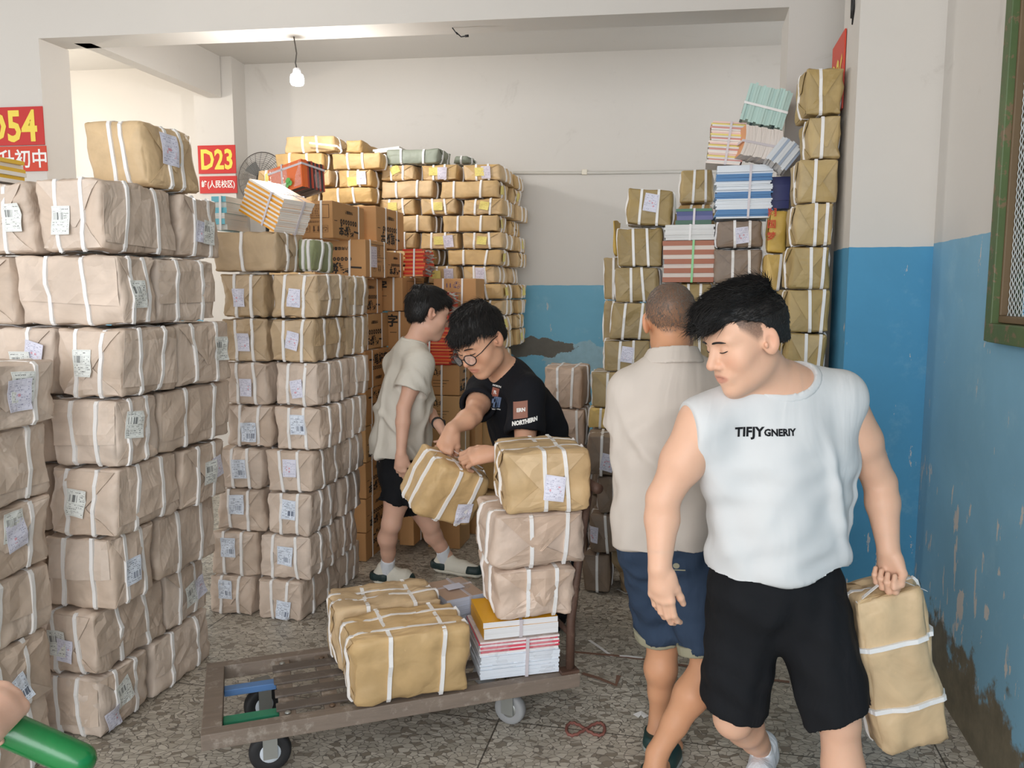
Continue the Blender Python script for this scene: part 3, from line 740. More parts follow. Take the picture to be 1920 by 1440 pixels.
# ---------------- far stack of flat ochre parcels
YC4 = 5.55
F_c = [943, 938, 945, 936, 945, 946, 932, 950, 944, 950, 946]
F_y = [307, 338, 371, 403, 435, 467, 498, 532, 562, 592, 622, 655]
F_x = [[(943, 862), (861, 784), (782, 706)], [(938, 819), (815, 708)], [(945, 861), (860, 784), (782, 706)], [(936, 824), (815, 706)],
       [(945, 863), (862, 784), (783, 706)], [(942, 832), (818, 708)], [(930, 863), (862, 797), (796, 720)], [(945, 830), (826, 715)], [(943, 862), (860, 785)], [(945, 830)], [(943, 862)]]
gF = 'flat ochre parcels in the far stack'
def floor_z(py, Y): return at_y(960, py, Y).z
def pos_words(k, n): return 'right end' if k == 0 else ('next to the right end' if k == 1 else 'third from the right end')
for i in range(11):
    z1 = floor_z(F_y[i], YC4); z0 = floor_z(F_y[i+1], YC4); long = (i % 2 == 1)
    for k, (a, b) in enumerate(F_x[i]):
        labs = []
        if not long:
            labs = {0: [[lb('F', .62, .45, 'lab_scrib'), lb('F', .45, .5, 'lab_yel')], [lb('F', .6, .4, 'lab_scrib'), lb('F', .36, .55, 'lab_yel')], [lb('F', .45, .65, 'lab_yel', .4)]],
                    2: [[lb('F', .55, .55, 'lab_yel', -.2)], [lb('F', .5, .5, 'lab_yel')], [lb('F', .4, .5, 'lab_yel')]],
                    4: [[lb('F', .5, .5, 'lab_yel', -.1)], [lb('F', .75, .45, 'lab_scrib', .1), lb('F', .5, .5, 'lab_yel')], []],
                    6: [[lb('F', .55, .55, 'lab_scrib', -.05)], [lb('F', .72, .5, 'lab_scrib'), lb('F', .3, .5, 'lab_yel')], [lb('F', .4, .5, 'lab_yel')]]}.get(i, [[], [], []])[k]
        labs = [(L[0], L[1], L[2], L[3]*0.95, L[4]*0.95, L[5], L[6]) for L in labs]
        sd = [lb('R', .25, .5, 'lab_yel', .1)] if k == 0 and long else []
        fparcel('flat ochre parcel, %s of the far stack, %s layer from the top' % (['right end', 'second from right end', 'third from right end'][k], ORD[i+1]),
                b, a, F_y[i], F_y[i+1], YC4-(a-940)/FPX*YC4*0.21, 0.36 if long else 0.42, 'far', labels=labs+sd, folds='' if long else 'F', xs=(-.45, .4) if long else (-.35, .35), ys=(-.3, .35),
                group=gF, res=(9, 9, 8), rad=.012, jit=.008, gap=.010)
    # back rank seen along the right side
    c = at_y(F_c[i], (F_y[i]+F_y[i+1])/2, YC4); c.z = 0
    dd = 0.36 if long else 0.42
    parcel('flat ochre parcel, rear rank of the far stack, %s layer from the top' % ORD[i+1], c+DV*(dd+0.17+0.01*(i % 2))-LV*(0.2-0.012*(i % 3))+Vector((0, 0, z0)), (0.40, 0.33, z1-z0), -TH, 'far',
           folds='R' if long else '', ys=(-.3, .35), labels=[lb('R', .4, .5, 'lab_yel', .1)] if i % 3 == 1 else [], group=gF, res=(9, 9, 8), rad=.012, gap=.010)
# lower layers hidden behind the people
zz = floor_z(F_y[11], YC4); nl = 5
for k in range(nl):
    fparcel('big ochre parcel in the base of the far stack, %s layer up' % ORD[nl-k], 716, 943, 655, 700, YC4+0.03, 0.42, 'far', folds='', group='base parcels of the far stack', res=(9, 9, 8))
    o = bpy.context.scene.objects[-1] if False else None
_base = [o for o in COL.objects if o.get('group') == 'base parcels of the far stack']
for k, o in enumerate(_base):
    hgt = zz/nl; o.location.z = zz-(k+1)*hgt
    ch = [c for c in o.children if c.name.startswith('wrapper')][0]
    zs = np.array([v.co.z for v in ch.data.vertices]); sc = (hgt-0.002)/zs.max(); o.scale.z = sc
# left wing of the far stack
LW = [(350, 381, [(703, 592), (590, 490)]), (317, 350, [(702, 627), (625, 549), (545, 475)]), (285, 317, [(716, 614), (612, 508)])]
for r, (a, b, xs_) in enumerate(LW):
    for k, (x1, x0) in enumerate(xs_):
        lab = []
        if r == 1: lab = [[lb('F', .73, .5, 'lab_scrib'), lb('F', .45, .3, 'lab_yel')], [], [lb('F', .45, .5, 'lab_yel')]][k]
        fparcel('flat ochre parcel on the far stack\'s left wing, %s, %s layer down' % (['beside the right pile', 'beyond the pile side', 'next to the fan'][k], ORD[3-r]), x0, x1, a, b, YC4+0.06-(x1-700)/FPX*YC4*0.21, 0.38, 'far', folds='' if r != 1 else 'F', xs=(-.35, .35), labels=lab,
                group='flat parcels on the left wing of the far stack', res=(9, 9, 8), rad=.012, gap=.010)
for j in range(6):
    z1 = floor_z(381, YC4); h6 = z1/6
    p_ = at_y(600, 400, YC4+0.1)
    parcel('big ochre parcel under the left wing of the far stack, %s layer up' % ORD[j+1], (p_.x, p_.y+0.22, j*h6), (0.76, 0.40, h6), -TH, 'far', folds='', xs=(-.3, .3), group='base parcels of the left wing')
fparcel('loosely wrapped ochre parcel on top of the far stack under a bent strap', 524, 634, 254, 286, 5.66, 0.32, 'far', folds='R', xs=(-.25, .35), jit=.018, group='loose parcels on the far stack')
fparcel('ochre parcel without strap on top of the far stack, beside the loose one', 640, 680, 260, 286, 5.62, 0.42, 'far', folds='', xs=(), ys=(), jit=.016)
fparcel('long grey green parcel on top of the far stack', 717, 826, 278, 307, 5.62, 0.30, 'grey', folds='R', xs=(-.45, .45), jit=.012)
fparcel('short grey green parcel on top of the far stack behind the long one', 845, 880, 291, 307, 5.95, 0.28, 'grey', folds='R', xs=(.1,), jit=.012)
# ---------------- golden column against the pier
G_y = [123, 216, 297, 380, 461, 542, 624, 706, 788, 872, 958, 1044, 1133]; G_l = [1502, 1511, 1492, 1484, 1475, 1468, 1468, 1465, 1462, 1460, 1458, 1456]; G_r = [1583, 1578, 1571, 1565, 1560, 1555, 1551, 1547, 1544, 1540, 1536, 1532]
for i in range(12):
    fparcel('golden brown paper parcel in the column against the blue pier, %s layer up' % ORD[12-i], G_l[i], G_r[i], G_y[i], G_y[i+1] if i < 11 else 1133, 3.80, 0.30, 'gold', folds='FL', xs=((-.25,) if i < 3 else (0.0, 0.6)), ys=(-.2,),
            group='golden parcels against the pier', jit=.010, rad=.013)
# ---------------- right-hand columns behind the men
gA = 'olive parcels in the leaning column'
fparcel('tilted olive paper parcel with a slip on top of the leaning column', 1168, 1262, 353, 422, 4.50, 0.30, 'olive', labels=[lb('F', .52, .62, 'lab_slip', -.1, 1.1)], tilt=0.09, group=gA)
AA = [(1152, 1246, 425, 500), (1146, 1240, 500, 567), (1139, 1228, 567, 638), (1126, 1222, 638, 698), (1104, 1196, 698, 766)]
for k, (a, b, c, d) in enumerate(AA):
    fparcel('olive paper parcel in the leaning column, %s from its top' % ORD[k+2], a, b, c, d, 4.50, 0.30, 'olive', labels=[lb('F', .52, .55, 'lab_slip', -.12)] if k == 3 else [], xs=(-.3, .35), group=gA, jit=.012)
fparcel('yellow paper parcel at the foot of the leaning column', 1099, 1190, 766, 806, 4.50, 0.30, 'yellow', group=gA)
z_ = floor_z(806, 4.5)
for k in range(4):
    p_ = at_y(1145, 806, 4.52); parcel('dusty parcel under the leaning column, %s layer up' % ORD[k+1], (p_.x+.06, p_.y+.27, k*z_/4), (0.28, 0.30, z_/4), -TH, 'dust', folds='', group='base of the leaning column')
fparcel('ochre paper parcel on the pile behind the strapped books', 1271, 1337, 317, 380, 4.85, 0.3, 'gold', xs=(-.15, .5), jit=.012, folds='F')
fparcel('thin ochre paper parcel on the pile behind the strapped books', 1271, 1337, 381, 396, 4.85, 0.3, 'far', xs=(-.15, .5), folds='')
z_ = floor_z(396, 4.85)
for k in range(7):
    p_ = at_y(1300, 400, 4.85); parcel('plain parcel in the rear pile behind the books, %s layer up' % ORD[k+1], (p_.x+.03, p_.y+.16, k*z_/7), (0.30, 0.30, z_/7), -TH, 'olive', folds='', group='rear pile behind the books')
fparcel('crumpled yellow parcel end behind the leaning column', 1141, 1160, 410, 480, 4.85, 0.25, 'yellow', folds='', xs=(), ys=(), jit=.02)
z_ = floor_z(480, 4.85)
for k in range(7):
    p_ = at_y(1160, 400, 4.85); parcel('plain parcel in the rear pile behind the leaning column, %s layer up' % ORD[k+1], (p_.x+.06, p_.y+.26, k*z_/7), (0.22, 0.28, z_/7), -TH, 'olive', folds='', group='rear pile behind the leaning column')
for k, (a, b, c, d) in enumerate([(1246, 1337, 530, 600), (1244, 1335, 600, 672), (1242, 1333, 672, 745), (1240, 1331, 745, 820), (1238, 1329, 820, 896), (1236, 1327, 896, 972), (1234, 1325, 972, 1048)]):
    fparcel('sand paper parcel beneath the strapped brown books, %s from the top' % ORD[k+1], a, b, c, d+(0 if k < 6 else 0), 4.45, 0.30, 'olive', xs=(-.1, .45), group='parcels beneath the brown books')
p_ = at_y(1280, 1048, 4.45); parcel('flat parcel on the floor beneath the strapped brown books', (p_.x, p_.y+.16, 0), (0.28, 0.3, p_.z), -TH, 'olive', folds='', group='parcels beneath the brown books')
CC = [(1341, 1433, 411, 465), (1337, 1428, 465, 532), (1336, 1426, 532, 602), (1334, 1424, 602, 672), (1333, 1422, 672, 745), (1332, 1420, 745, 820), (1330, 1418, 820, 898), (1328, 1416, 898, 978), (1326, 1414, 978, 1060)]
for k, (a, b, c, d) in enumerate(CC):
    fparcel('brown paper parcel beneath the blue and white magazines, %s from the top' % ORD[k+1], a, b, c, d, 4.32, 0.30, 'dust' if k < 2 else 'olive', xs=(-.2, .5), labels=[lb('F', .55, .45, 'lab_slip', .1)] if k == 0 else [], group='parcels beneath the blue magazines', jit=.012)
p_ = at_y(1370, 1060, 4.32); parcel('flat parcel on the floor beneath the blue and white magazines', (p_.x, p_.y+.16, 0), (0.26, 0.3, p_.z), -TH, 'olive', folds='', group='parcels beneath the blue magazines')
y1 = fparcel('yellow paper parcel with red print beside the golden column', 1436, 1480, 392, 474, 4.16, 0.30, 'yellow', xs=(), ys=(.2,), folds='L', jit=.014)
fparcel('plain yellow paper parcel beside the golden column, under the printed one', 1427, 1472, 475, 545, 4.16, 0.30, 'yellow', xs=(.5,), ys=(.2,), jit=.014)
z_ = floor_z(545, 4.16)
for k in range(7):
    p_ = at_y(1448, 545, 4.16); parcel('narrow yellow parcel in the pile beside the golden column, %s layer up' % ORD[k+1], (p_.x+.05, p_.y+.16, k*z_/7), (0.105, 0.30, z_/7), -TH, 'yellow', folds='', xs=(), group='narrow pile beside the golden column')
# rosy stack and dusty stack behind the cart
fparcel('rosy brown paper parcel on top of the pair behind the cart', 1012, 1098, 688, 768, 4.75, 0.34, 'pink', xs=(-.3, .45), ys=(.2,), jit=.018, rad=.02)
fparcel('rosy brown paper parcel beneath the top one of the pair behind the cart', 1030, 1100, 768, 838, 4.72, 0.34, 'pink', xs=(.5,), labels=[lb('F', .1, .45, 'lab_slip', .1)], jit=.012)
z_ = floor_z(838, 4.72)
for k in range(4):
    p_ = at_y(1062, 838, 4.72); parcel('rosy brown parcel near the floor behind the cart, %s layer up' % ORD[k+1], (p_.x+.03, p_.y+.18, k*z_/4), (0.28, 0.32, z_/4), -TH, 'pink', folds='', group='rosy base parcels behind the cart')
gD = 'dusty parcels in the low column'
for k, (a, b, c, d) in enumerate([(1092, 1182, 816, 896), (1112, 1180, 896, 966), (1100, 1166, 966, 1040), (1090, 1150, 1040, 1114)]):
    fparcel('dusty dark brown parcel in the low column behind the cart, %s layer up' % ORD[4-k], a, b, c, d, 4.23, 0.26, 'dust', xs=((-.35, .4) if k == 0 else (.1,)), ys=(.1,), labels=[[lb('F', .5, .35, 'lab_slip', -.2, 1.1)], [], [lb('F', .1, .5, 'lab_slip', -.1)], []][k], folds='F', group=gD, jit=.016, rad=.02)
# ------------------------------------------------------------------ lettering
_tcache = {}
def text_data(body, size, bold=0.0, sx=1.0):
    """flat letter outlines: vertices (centred) and faces"""
    key = (body, size, bold, sx)
    if key not in _tcache:
        cu = bpy.data.curves.new('letters', 'FONT'); cu.body = body; cu.size = size; cu.align_x = 'CENTER'; cu.align_y = 'CENTER'; cu.offset = bold; cu.resolution_u = 2
        ob = bpy.data.objects.new('letters', cu); COL.objects.link(ob); bpy.context.view_layer.update()
        me = bpy.data.meshes.new_from_object(ob.evaluated_get(bpy.context.evaluated_depsgraph_get()))
        V = np.array([v.co[:] for v in me.vertices]) if len(me.vertices) else np.zeros((1, 3)); Fc = [tuple(p.vertices) for p in me.polygons]
        if len(V): V[:, 0] *= sx; V[:, :2] -= (V[:, :2].max(0)+V[:, :2].min(0))/2
        bpy.data.objects.remove(ob); bpy.data.curves.remove(cu); bpy.data.meshes.remove(me)
        _tcache[key] = (V, Fc)
    return _tcache[key]
def add_text(mb, body, size, M, x=0, y=0, bold=0.0, sx=1.0, rot=0.0, z=0.0):
    V, Fc = text_data(body, size, bold, sx); cs, sn = math.cos(rot), math.sin(rot)
    mb.add([M @ Vector((x+v[0]*cs-v[1]*sn, y+v[0]*sn+v[1]*cs, z)) for v in V], Fc)
def add_rect(mb, M, x0, y0, x1, y1, z=0.0):
    mb.add([M @ Vector(p) for p in ((x0, y0, z), (x1, y0, z), (x1, y1, z), (x0, y1, z))], [(0, 1, 2, 3)])
def add_ring(mb, M, x, y, r0, r1, n=18, ry=1.0):
    V = []; Fc = []
    for k in range(n):
        t = 2*math.pi*k/n; V += [M @ Vector((x+r0*math.cos(t), y+r0*ry*math.sin(t), 0)), M @ Vector((x+r1*math.cos(t), y+r1*ry*math.sin(t), 0))]
    for k in range(n):
        j = (k+1) % n; Fc.append((2*k, 2*k+1, 2*j+1, 2*j))
    mb.add(V, Fc)
# ------------------------------------------------------------------ cartons
def face_M(size, face, off=0.0012):
    w, d, h = size
    return {'F': frame_M((0, -d/2-off, h/2), (1, 0, 0), (0, 0, 1)), 'R': frame_M((w/2+off, 0, h/2), (0, 1, 0), (0, 0, 1)),
            'L': frame_M((-w/2-off, 0, h/2), (0, -1, 0), (0, 0, 1)), 'T': frame_M((0, 0, h+off), (1, 0, 0), (0, 1, 0))}[face]
def carton(label, base, size, yaw, mat='carton', prints=(), straps_x=(-.35, .35), straps_y=(), labels=(), group=None, bev=0.006):
    w, d, h = size; w -= .004; d -= .004; h -= .004; size = (w, d, h)
    root = tag(empty('carton', base, yaw), label, 'carton', group)
    MB().box((-w/2, -d/2, 0), (w/2, d/2, h), None, bev).build('box', MAT[mat], root)
    tp = MB(); tp.box((-w/2+.004, -0.022, h-0.0005), (w/2-.004, 0.022, h+0.0012)); tp.build('sealing_tape', MAT['strap_y'], root)
    for f, kind in prints:
        M = face_M(size, f); fw_ = w if f == 'F' else d; mb = MB(); ms = 'ink'
        if kind in ('brand', 'brand_up'):
            if kind == 'brand': M = M @ Matrix.Rotation(math.pi, 4, 'Z')
            s = min(fw_/5.0, h*0.30)
            for k, ch in enumerate('一笔好字'): add_text(mb, ch, s*1.05, M, (k-1.5)*s*1.12+fw_*0.02, h*0.25, bold=0.0025, rot=0.06*((k % 2)*2-1))
            for k in range(7):
                add_ring(mb, M, -fw_*0.20+k*fw_*0.075, h*0.02, fw_*0.011, fw_*0.030, 14, 1.15)
            add_rect(mb, M, fw_*0.37, h*0.012, fw_*0.46, h*0.028)
            add_text(mb, '六年级暑假', h*0.10, M, 0, -h*0.26, 0.0006)
        elif kind == 'info':
            ms = 'ink_brown'; M = M @ Matrix.Rotation(math.pi, 4, 'Z')
            x0, x1 = -fw_*0.42, fw_*0.30
            for (a, b, c, d_) in ((x0, -h*.40, x1, -h*.40+.003), (x0, -h*.05, x1, -h*.05+.003), (x0, -h*.40, x0+.003, -h*.05), (x1, -h*.40, x1+.003, -h*.05)): add_rect(mb, M, a, b, c, d_)
            for k in range(5): add_text(mb, ['级别 六年级', '科目 语文', '数量 五十', '规格 十六开', '印张 统一编'][k], h*0.06, M, (x0+x1)/2, -h*.10-k*h*.063)
            add_text(mb, '小心轻放防潮防晒', h*0.065, M, -fw_*.06, h*.06)
            for k in range(3):
                cx = -fw_*.32+k*fw_*.22; q = h*.085
                for (a, b, c, d_) in ((cx-q, h*.16, cx+q, h*.165), (cx-q, h*.34, cx+q, h*.345), (cx-q, h*.16, cx-q+.002, h*.345), (cx+q-.002, h*.16, cx+q, h*.345)): add_rect(mb, M, a, b, c, d_)
                if k == 1:
                    for sx in (-.012, .012):
                        add_rect(mb, M, cx+sx-.003, h*.18, cx+sx+.003, h*.28); mb.add([M @ Vector(p) for p in ((cx+sx-.009, h*.28, 0), (cx+sx+.009, h*.28, 0), (cx+sx, h*.325, 0))], [(0, 1, 2)])
                elif k == 0: add_text(mb, '♻', h*.13, M, cx, h*.25)
                else: add_text(mb, '伞', h*.10, M, cx, h*.25)
        elif kind == 'zi':
            add_text(mb, '字', h*0.34, M, -fw_*0.30, h*0.26, 0.0025); add_rect(mb, M, -fw_*.40, -h*.06, -fw_*.12, -h*.045)
        elif kind in ('recycle', 'recycle_k'):
            ms = 'ink_purple' if kind == 'recycle' else 'ink'
            add_text(mb, '♻', h*.26, M, fw_*.05 if kind == 'recycle' else -fw_*.22, h*.26)
            for sx in (-.012, .012): 
                add_rect(mb, M, -fw_*.14+sx-.003, h*.18, -fw_*.14+sx+.003, h*.33)
            for k in range(3): add_rect(mb, M, -fw_*.32, -h*(.02+.1*k), fw_*(.18-.08*k), -h*(.005+.1*k))
        o = mb.build('print', MAT[ms], root); o['kind'] = 'stuff'
    Hh = (w/2, d/2, h/2)
    class DD:
        def __call__(s, P): return np.asarray(P)+np.array([0, 0, h/2])
    for c in straps_x: strap_loop('strap', DD(), Hh, 'x', c, .012, MAT['strap'], root, 0.02, 0.0028)
    for c in straps_y: strap_loop('strap', DD(), Hh, 'y', c, .012, MAT['strap'], root, 0.02, 0.0028)
    for L in labels:
        f, u, v, lw, lh, rz, mt = L; fw_ = d if f in 'RL' else w
        qd = [(u-lw/2/fw_, v-lh/2/h), (u+lw/2/fw_, v-lh/2/h), (u+lw/2/fw_, v+lh/2/h), (u-lw/2/fw_, v+lh/2/h)]
        patch('label', DD(), Hh, f, qd, 0.0035, MAT[mt], root, 4, 4, uv=True, skirt=.001)
    return root
def fcarton(label, px0, px1, py0, py1, Y, side=None, depth=0.4, yaw=None, **kw):
    """carton whose front face fills a pixel box; Y is the distance of its front right corner; side = pixel column of the far end of its right face"""
    zc_ = at_y(px1, (py0+py1)/2, Y).z; c = at_y(px1, (py0+py1)/2, Y); c.z = 0
    z1 = at_y(px1, py0, Y).z; z0 = at_y(px1, py1, Y).z
    w = -solve_t(c, LV, px0, zc_); d = solve_t(c, DV, side, zc_) if side else depth
    b = c-LV*(w/2)+DV*(d/2)+Vector((0, 0, z0))
    return carton(label, b, (w, d, z1-z0), -TH, **kw)
gC = 'brown cartons behind the second stack'
fcarton('brown carton with info table under the orange workbooks', 545, 624, 374, 446, 4.42, 684, prints=(('F', 'info'), ('R', 'brand')), straps_x=(.45,), straps_y=(.6,))
fcarton('brown carton with torn flap leaning at the top of the carton pile', 640, 706, 384, 463, 4.90, 758, prints=(('R', 'brand'),), straps_x=(), straps_y=(-.35, .45))
fcarton('brown carton printed with big brush characters, second layer of the carton pile', 588, 686, 447, 519, 4.62, 727, prints=(('F', 'brand'), ('R', 'info')), straps_x=(.38,), straps_y=(-.6, .7), labels=(('R', .35, .55, .09, .12, 0, 'lab_scrib'),))
fcarton('short brown carton behind the brush print carton, second layer', 650, 727, 470, 519, 5.00, 757, prints=(('R', 'brand'),), straps_x=(), straps_y=(.6,))
# column whose long sides show beyond the second stack
K_y = [521, 589, 658, 730, 800, 868, 936, 1000]; YK = 4.76
for i in range(8):
    c = at_y(686 if i > 1 else 674, K_y[i], YK); z1 = c.z; z0 = at_y(680, K_y[i+1], YK).z if i < 7 else 0.0; c.z = 0
    e = [718, 729, 731, 728, 728, 730, 732, 734][i]; d = max(.3, solve_t(c, DV, e, (z0+z1)/2))
    carton('brown carton with brush print in the pile beside the second stack, %s layer up' % ORD[8-i], c-LV*.15+DV*(d/2)+Vector((0, 0, z0)), (0.30, d, z1-z0), -TH, mat='carton2' if i in (1, 4) else 'carton',
           prints=(('R', 'brand' if i in (0, 1, 4, 5, 6) else 'brand_up'),), straps_x=(), straps_y=((-.5, .5) if i != 2 else (-.5,)), group=gC)
zz3 = at_y(740, 519, 5.42).z
fcarton('brown carton with one upright brush character beside the brush print pile', 706, 755, 519, 583, 5.16, 796, prints=(('F', 'zi'), ('R', 'info')), straps_x=(.3,), straps_y=(.1,))
K2 = [583, 655, 730, 805, 880, 950]
for i in range(5):
    fcarton('plain brown carton behind the man in the beige shirt, %s from the top' % ORD[i+2], 726, 772, K2[i], K2[i+1], 5.18, depth=.36, prints=(('F', 'zi'),) if i == 0 else (), straps_x=(0,), straps_y=(), group='plain cartons behind the beige shirt man')
p_ = at_y(772, 950, 5.18)
carton('flat brown carton on the floor behind the man in the beige shirt', (p_.x-.05, p_.y+.19, 0), (.14, .36, p_.z), -TH, straps_x=())
# pile between the two men
K3 = [684, 742, 800, 860, 930]; 
for i in range(4):
    fcarton('brown carton with recycling mark under the red booklets, %s from the top' % ORD[i+1], 800, 862, K3[i], K3[i+1], 5.0, depth=.25, prints=(('F', 'recycle_k'), ('R', 'brand')) if i < 2 else (), straps_x=(-.1,), straps_y=(.1,), group='cartons under the red booklets', mat='carton2' if i else 'carton')
p_ = at_y(862, 930, 5.0); carton('plain brown carton on the floor under the red booklets', p_-LV*.11+DV*.125+Vector((0, 0, -p_.z)), (.22, .25, p_.z), -TH, straps_x=(), group='cartons under the red booklets')
fcarton('brown carton with purple recycling mark in front of the far stack', 812, 893, 521, 575, 5.28, 909, prints=(('F', 'recycle'),), straps_x=(-.55, .35), straps_y=())
fcarton('plain brown carton under the purple marked one', 836, 897, 575, 640, 5.30, 912, straps_x=(0,))
p_ = at_y(897, 640, 5.3)
for k in range(3):
    h3 = p_.z/3; carton('plain brown carton in the base beneath the purple marked one, %s layer up' % ORD[k+1], (p_.x-.09, p_.y+.14, k*h3), (.18, .20, h3), -TH, straps_x=(), group='base of the purple marked carton')
fcarton('small brown carton on the floor with a slip, between the bare legs', 748, 776, 962, 1024, 4.90, 800, prints=(), straps_x=(), straps_y=(.1,), labels=(('R', .65, .6, .07, .10, 0, 'lab_slip'),))
# ------------------------------------------------------------------ strapped books and magazines
_bm = {}
def colmat(c, rough=0.45):
    k = (tuple(c), rough)
    if k not in _bm: _bm[k] = plain('printed_paper_%d' % (len(_bm)+1), c, rough, 0.05, 0.05, 80)
    return _bm[k]
def page_mat(c):
    k = ('pg',)+tuple(c)
    if k not in _bm:
        t = NT('page_edges_%d' % (len(_bm)+1)); z = t.sep(t.obj())[2]; w = t.noise(t.obj(), 8, 2)
        n = t.n('ShaderNodeTexWhiteNoise', noise_dimensions='1D'); t.put(n.inputs['W'], t.math('FLOOR', t.math('MULTIPLY', z, 1100.0)))
        b = lin(c); col = t.mix(n.outputs[0], tuple(x*0.80 for x in b), b)
        _bm[k] = t.fin(col, 0.7)
    return _bm[k]
def book_pile(label, base, size, yaw, books, rot=None, straps_x=(), straps_y=(), strap='strap', jit=0.006, group=None, name='strapped_books', cat='books', bow=0.0, seed=1):
    """books = list of (thickness share, cover colour, page colour, spine side 'F'/'B'/'R'/'L')"""
    g = np.random.default_rng(seed); w, d, h = size; root = tag(empty(name, base, yaw), label, cat, group)
    if rot is not None: root.rotation_euler = rot
    tot = sum(b[0] for b in books); z = 0.0
    for b in books:
        th = h*b[0]/tot; dx, dy = g.uniform(-jit, jit, 2); a = g.uniform(-.02, .02)*min(1, jit/.006); x0, x1, y0, y1 = -w/2+dx, w/2+dx, -d/2+dy, d/2+dy
        nseg = 7; V = []; 
        for zz_ in (z+.0002, z+th-.0002):
            for k in range(nseg):
                f = k/(nseg-1); zb = bow*(math.sin(math.pi*f))
                V += [(x0+(x1-x0)*f, y0, zz_+zb), (x0+(x1-x0)*f, y1, zz_+zb)]
        n2 = 2*nseg; Fc = []; mi = []
        for k in range(nseg-1):
            Fc += [(2*k, 2*k+1, 2*k+3, 2*k+2), (n2+2*k, n2+2*k+2, n2+2*k+3, n2+2*k+1), (2*k, 2*k+2, n2+2*k+2, n2+2*k), (2*k+1, n2+2*k+1, n2+2*k+3, 2*k+3)]
            mi += [0, 0, 0 if b[3] == 'F' else 1, 0 if b[3] == 'B' else 1]
        Fc += [(0, n2, n2+1, 1), (n2-2, n2-1, 2*n2-1, 2*n2-2)]; mi += [0 if b[3] == 'L' else 1, 0 if b[3] == 'R' else 1]
        R2 = Matrix.Rotation(a, 3, 'Z'); V = [tuple(R2 @ Vector(v)) for v in V]
        me = bpy.data.meshes.new('booklet'); me.from_pydata(V, [], Fc); me.update(); 
        o = link('booklet', me, [colmat(b[1]), page_mat(b[2])], root); me.polygons.foreach_set('material_index', mi)
        z += th
    H = (w/2+jit, d/2+jit, h/2+.001)
    class DD:
        def __call__(s, P): return np.asarray(P)+np.array([0, 0, h/2])
    for c in straps_x: strap_loop('strap', DD(), H, 'x', c, .012, MAT[strap], root, 0.03, 0.002)
    for c in straps_y: strap_loop('strap', DD(), H, 'y', c, .012, MAT[strap], root, 0.03, 0.002)
    return root
def fbooks(label, px0, px1, py0, py1, Y, depth, books, tilt=0.0, yaw=None, **kw):
    pm = at_y((px0+px1)/2, py1, Y); pt = at_y((px0+px1)/2, py0, Y); zc = (Vector((0, Y, (pm.z+pt.z)/2-CAMH))).dot(_F); ya = -TH if yaw is None else yaw
    w = (px1-px0)/FPX*zc; c = pm+Vector((-math.sin(ya), math.cos(ya), 0))*(depth/2)
    return book_pile(label, c, (w, depth, pt.z-pm.z), ya, books, rot=(0, tilt, ya) if tilt else None, **kw)
WHT = (236, 232, 226); CRM = (226, 214, 200)
# orange workbooks, tilted, on the sand parcel
ob = [(1, (232, 160, 28), (246, 238, 228), ['F', 'B', 'F', 'L'][k % 4]) for k in range(16)]
pm = at_y(492, 436, 3.96)
book_pile('tilted bundle of orange workbooks on the wide sand parcel', (pm.x+.02, pm.y+.10, pm.z+.052), (0.28, 0.19, 0.17), -TH, ob, rot=(R(-2), R(24), -TH+R(-22)), straps_x=(0.35,), straps_y=(0.3,), jit=.005, seed=3, strap='strap_lilac')
fbooks('blue covered books wedged behind the orange workbooks', 396, 426, 368, 431, 3.98, 0.2, [(1, (110, 190, 206), (226, 226, 220), 'F' if k % 2 else 'B') for k in range(6)], straps_x=(.3,), seed=5)
# orange red shrink wrapped books on the info-table carton
M_plastic = NT('clear_crinkled_plastic'); _o = M_plastic.obj(); _nn = M_plastic.bump(M_plastic.noise(_o, 26, 3.0, 0.6, 1.5, 'RIDGED_MULTIFRACTAL'), 0.9, 0.02)
M_plastic = M_plastic.fin((0.9, 0.9, 0.92), 0.10, _nn, spec=0.9, alpha=0.20)
def plastic_skin(parent, size, mat=M_plastic, seed=0, grow=.004, wr=.004):
    w, d, h = size; H = (w/2+grow, d/2+grow, h/2+grow); D = Deform(H, .012, .006, .004, wr, seed+900); T, Fc = box_topo(11, 11, 9)
    return link('plastic_wrap', mesh_np('plastic_wrap', D(T*np.array(H))+np.array([0, 0, h/2+grow*0.9]), Fc, True), mat, parent)
pm = at_y(566, 373, 4.58)
sz = (0.27, 0.155, 0.17)
o = book_pile('plastic wrapped bundle of orange picture books on the top carton', (pm.x+.02, pm.y+.17, pm.z+.012+.085), sz, -TH, [(1, (226, 108, 44) if k > 8 else ((56, 50, 52) if k % 2 else (176, 70, 50)), (96, 84, 82), 'R') for k in range(12)], rot=(R(86), R(0), -TH-.32), straps_x=(-.2,), straps_y=(0.6,), strap='strap_lilac', seed=8, jit=.003)
o.matrix_basis = Matrix.Translation((pm.x+.0, pm.y+.15, pm.z+.10)) @ Matrix.Rotation(-TH-.35, 4, 'Z') @ Matrix.Rotation(R(-9), 4, 'Y') @ Matrix.Rotation(R(84), 4, 'X')
plastic_skin(o, sz, seed=2, grow=.002, wr=.002)
M = frame_M((0, 0, sz[2]+.012), (1, 0, 0), (0, 1, 0)); mb = MB(); add_rect(mb, M, -.12, -.07, .02, -.035); mb.build('title_band', colmat((232, 226, 214)), o)
mb = MB()
add_ring(mb, M, .035, -.03, 0, .020, 9); add_ring(mb, M, .052, -.045, 0, .015, 9); add_ring(mb, M, .026, -.052, 0, .014, 9); mb.build('green_spot', colmat((92, 176, 82)), o)['kind'] = 'stuff'
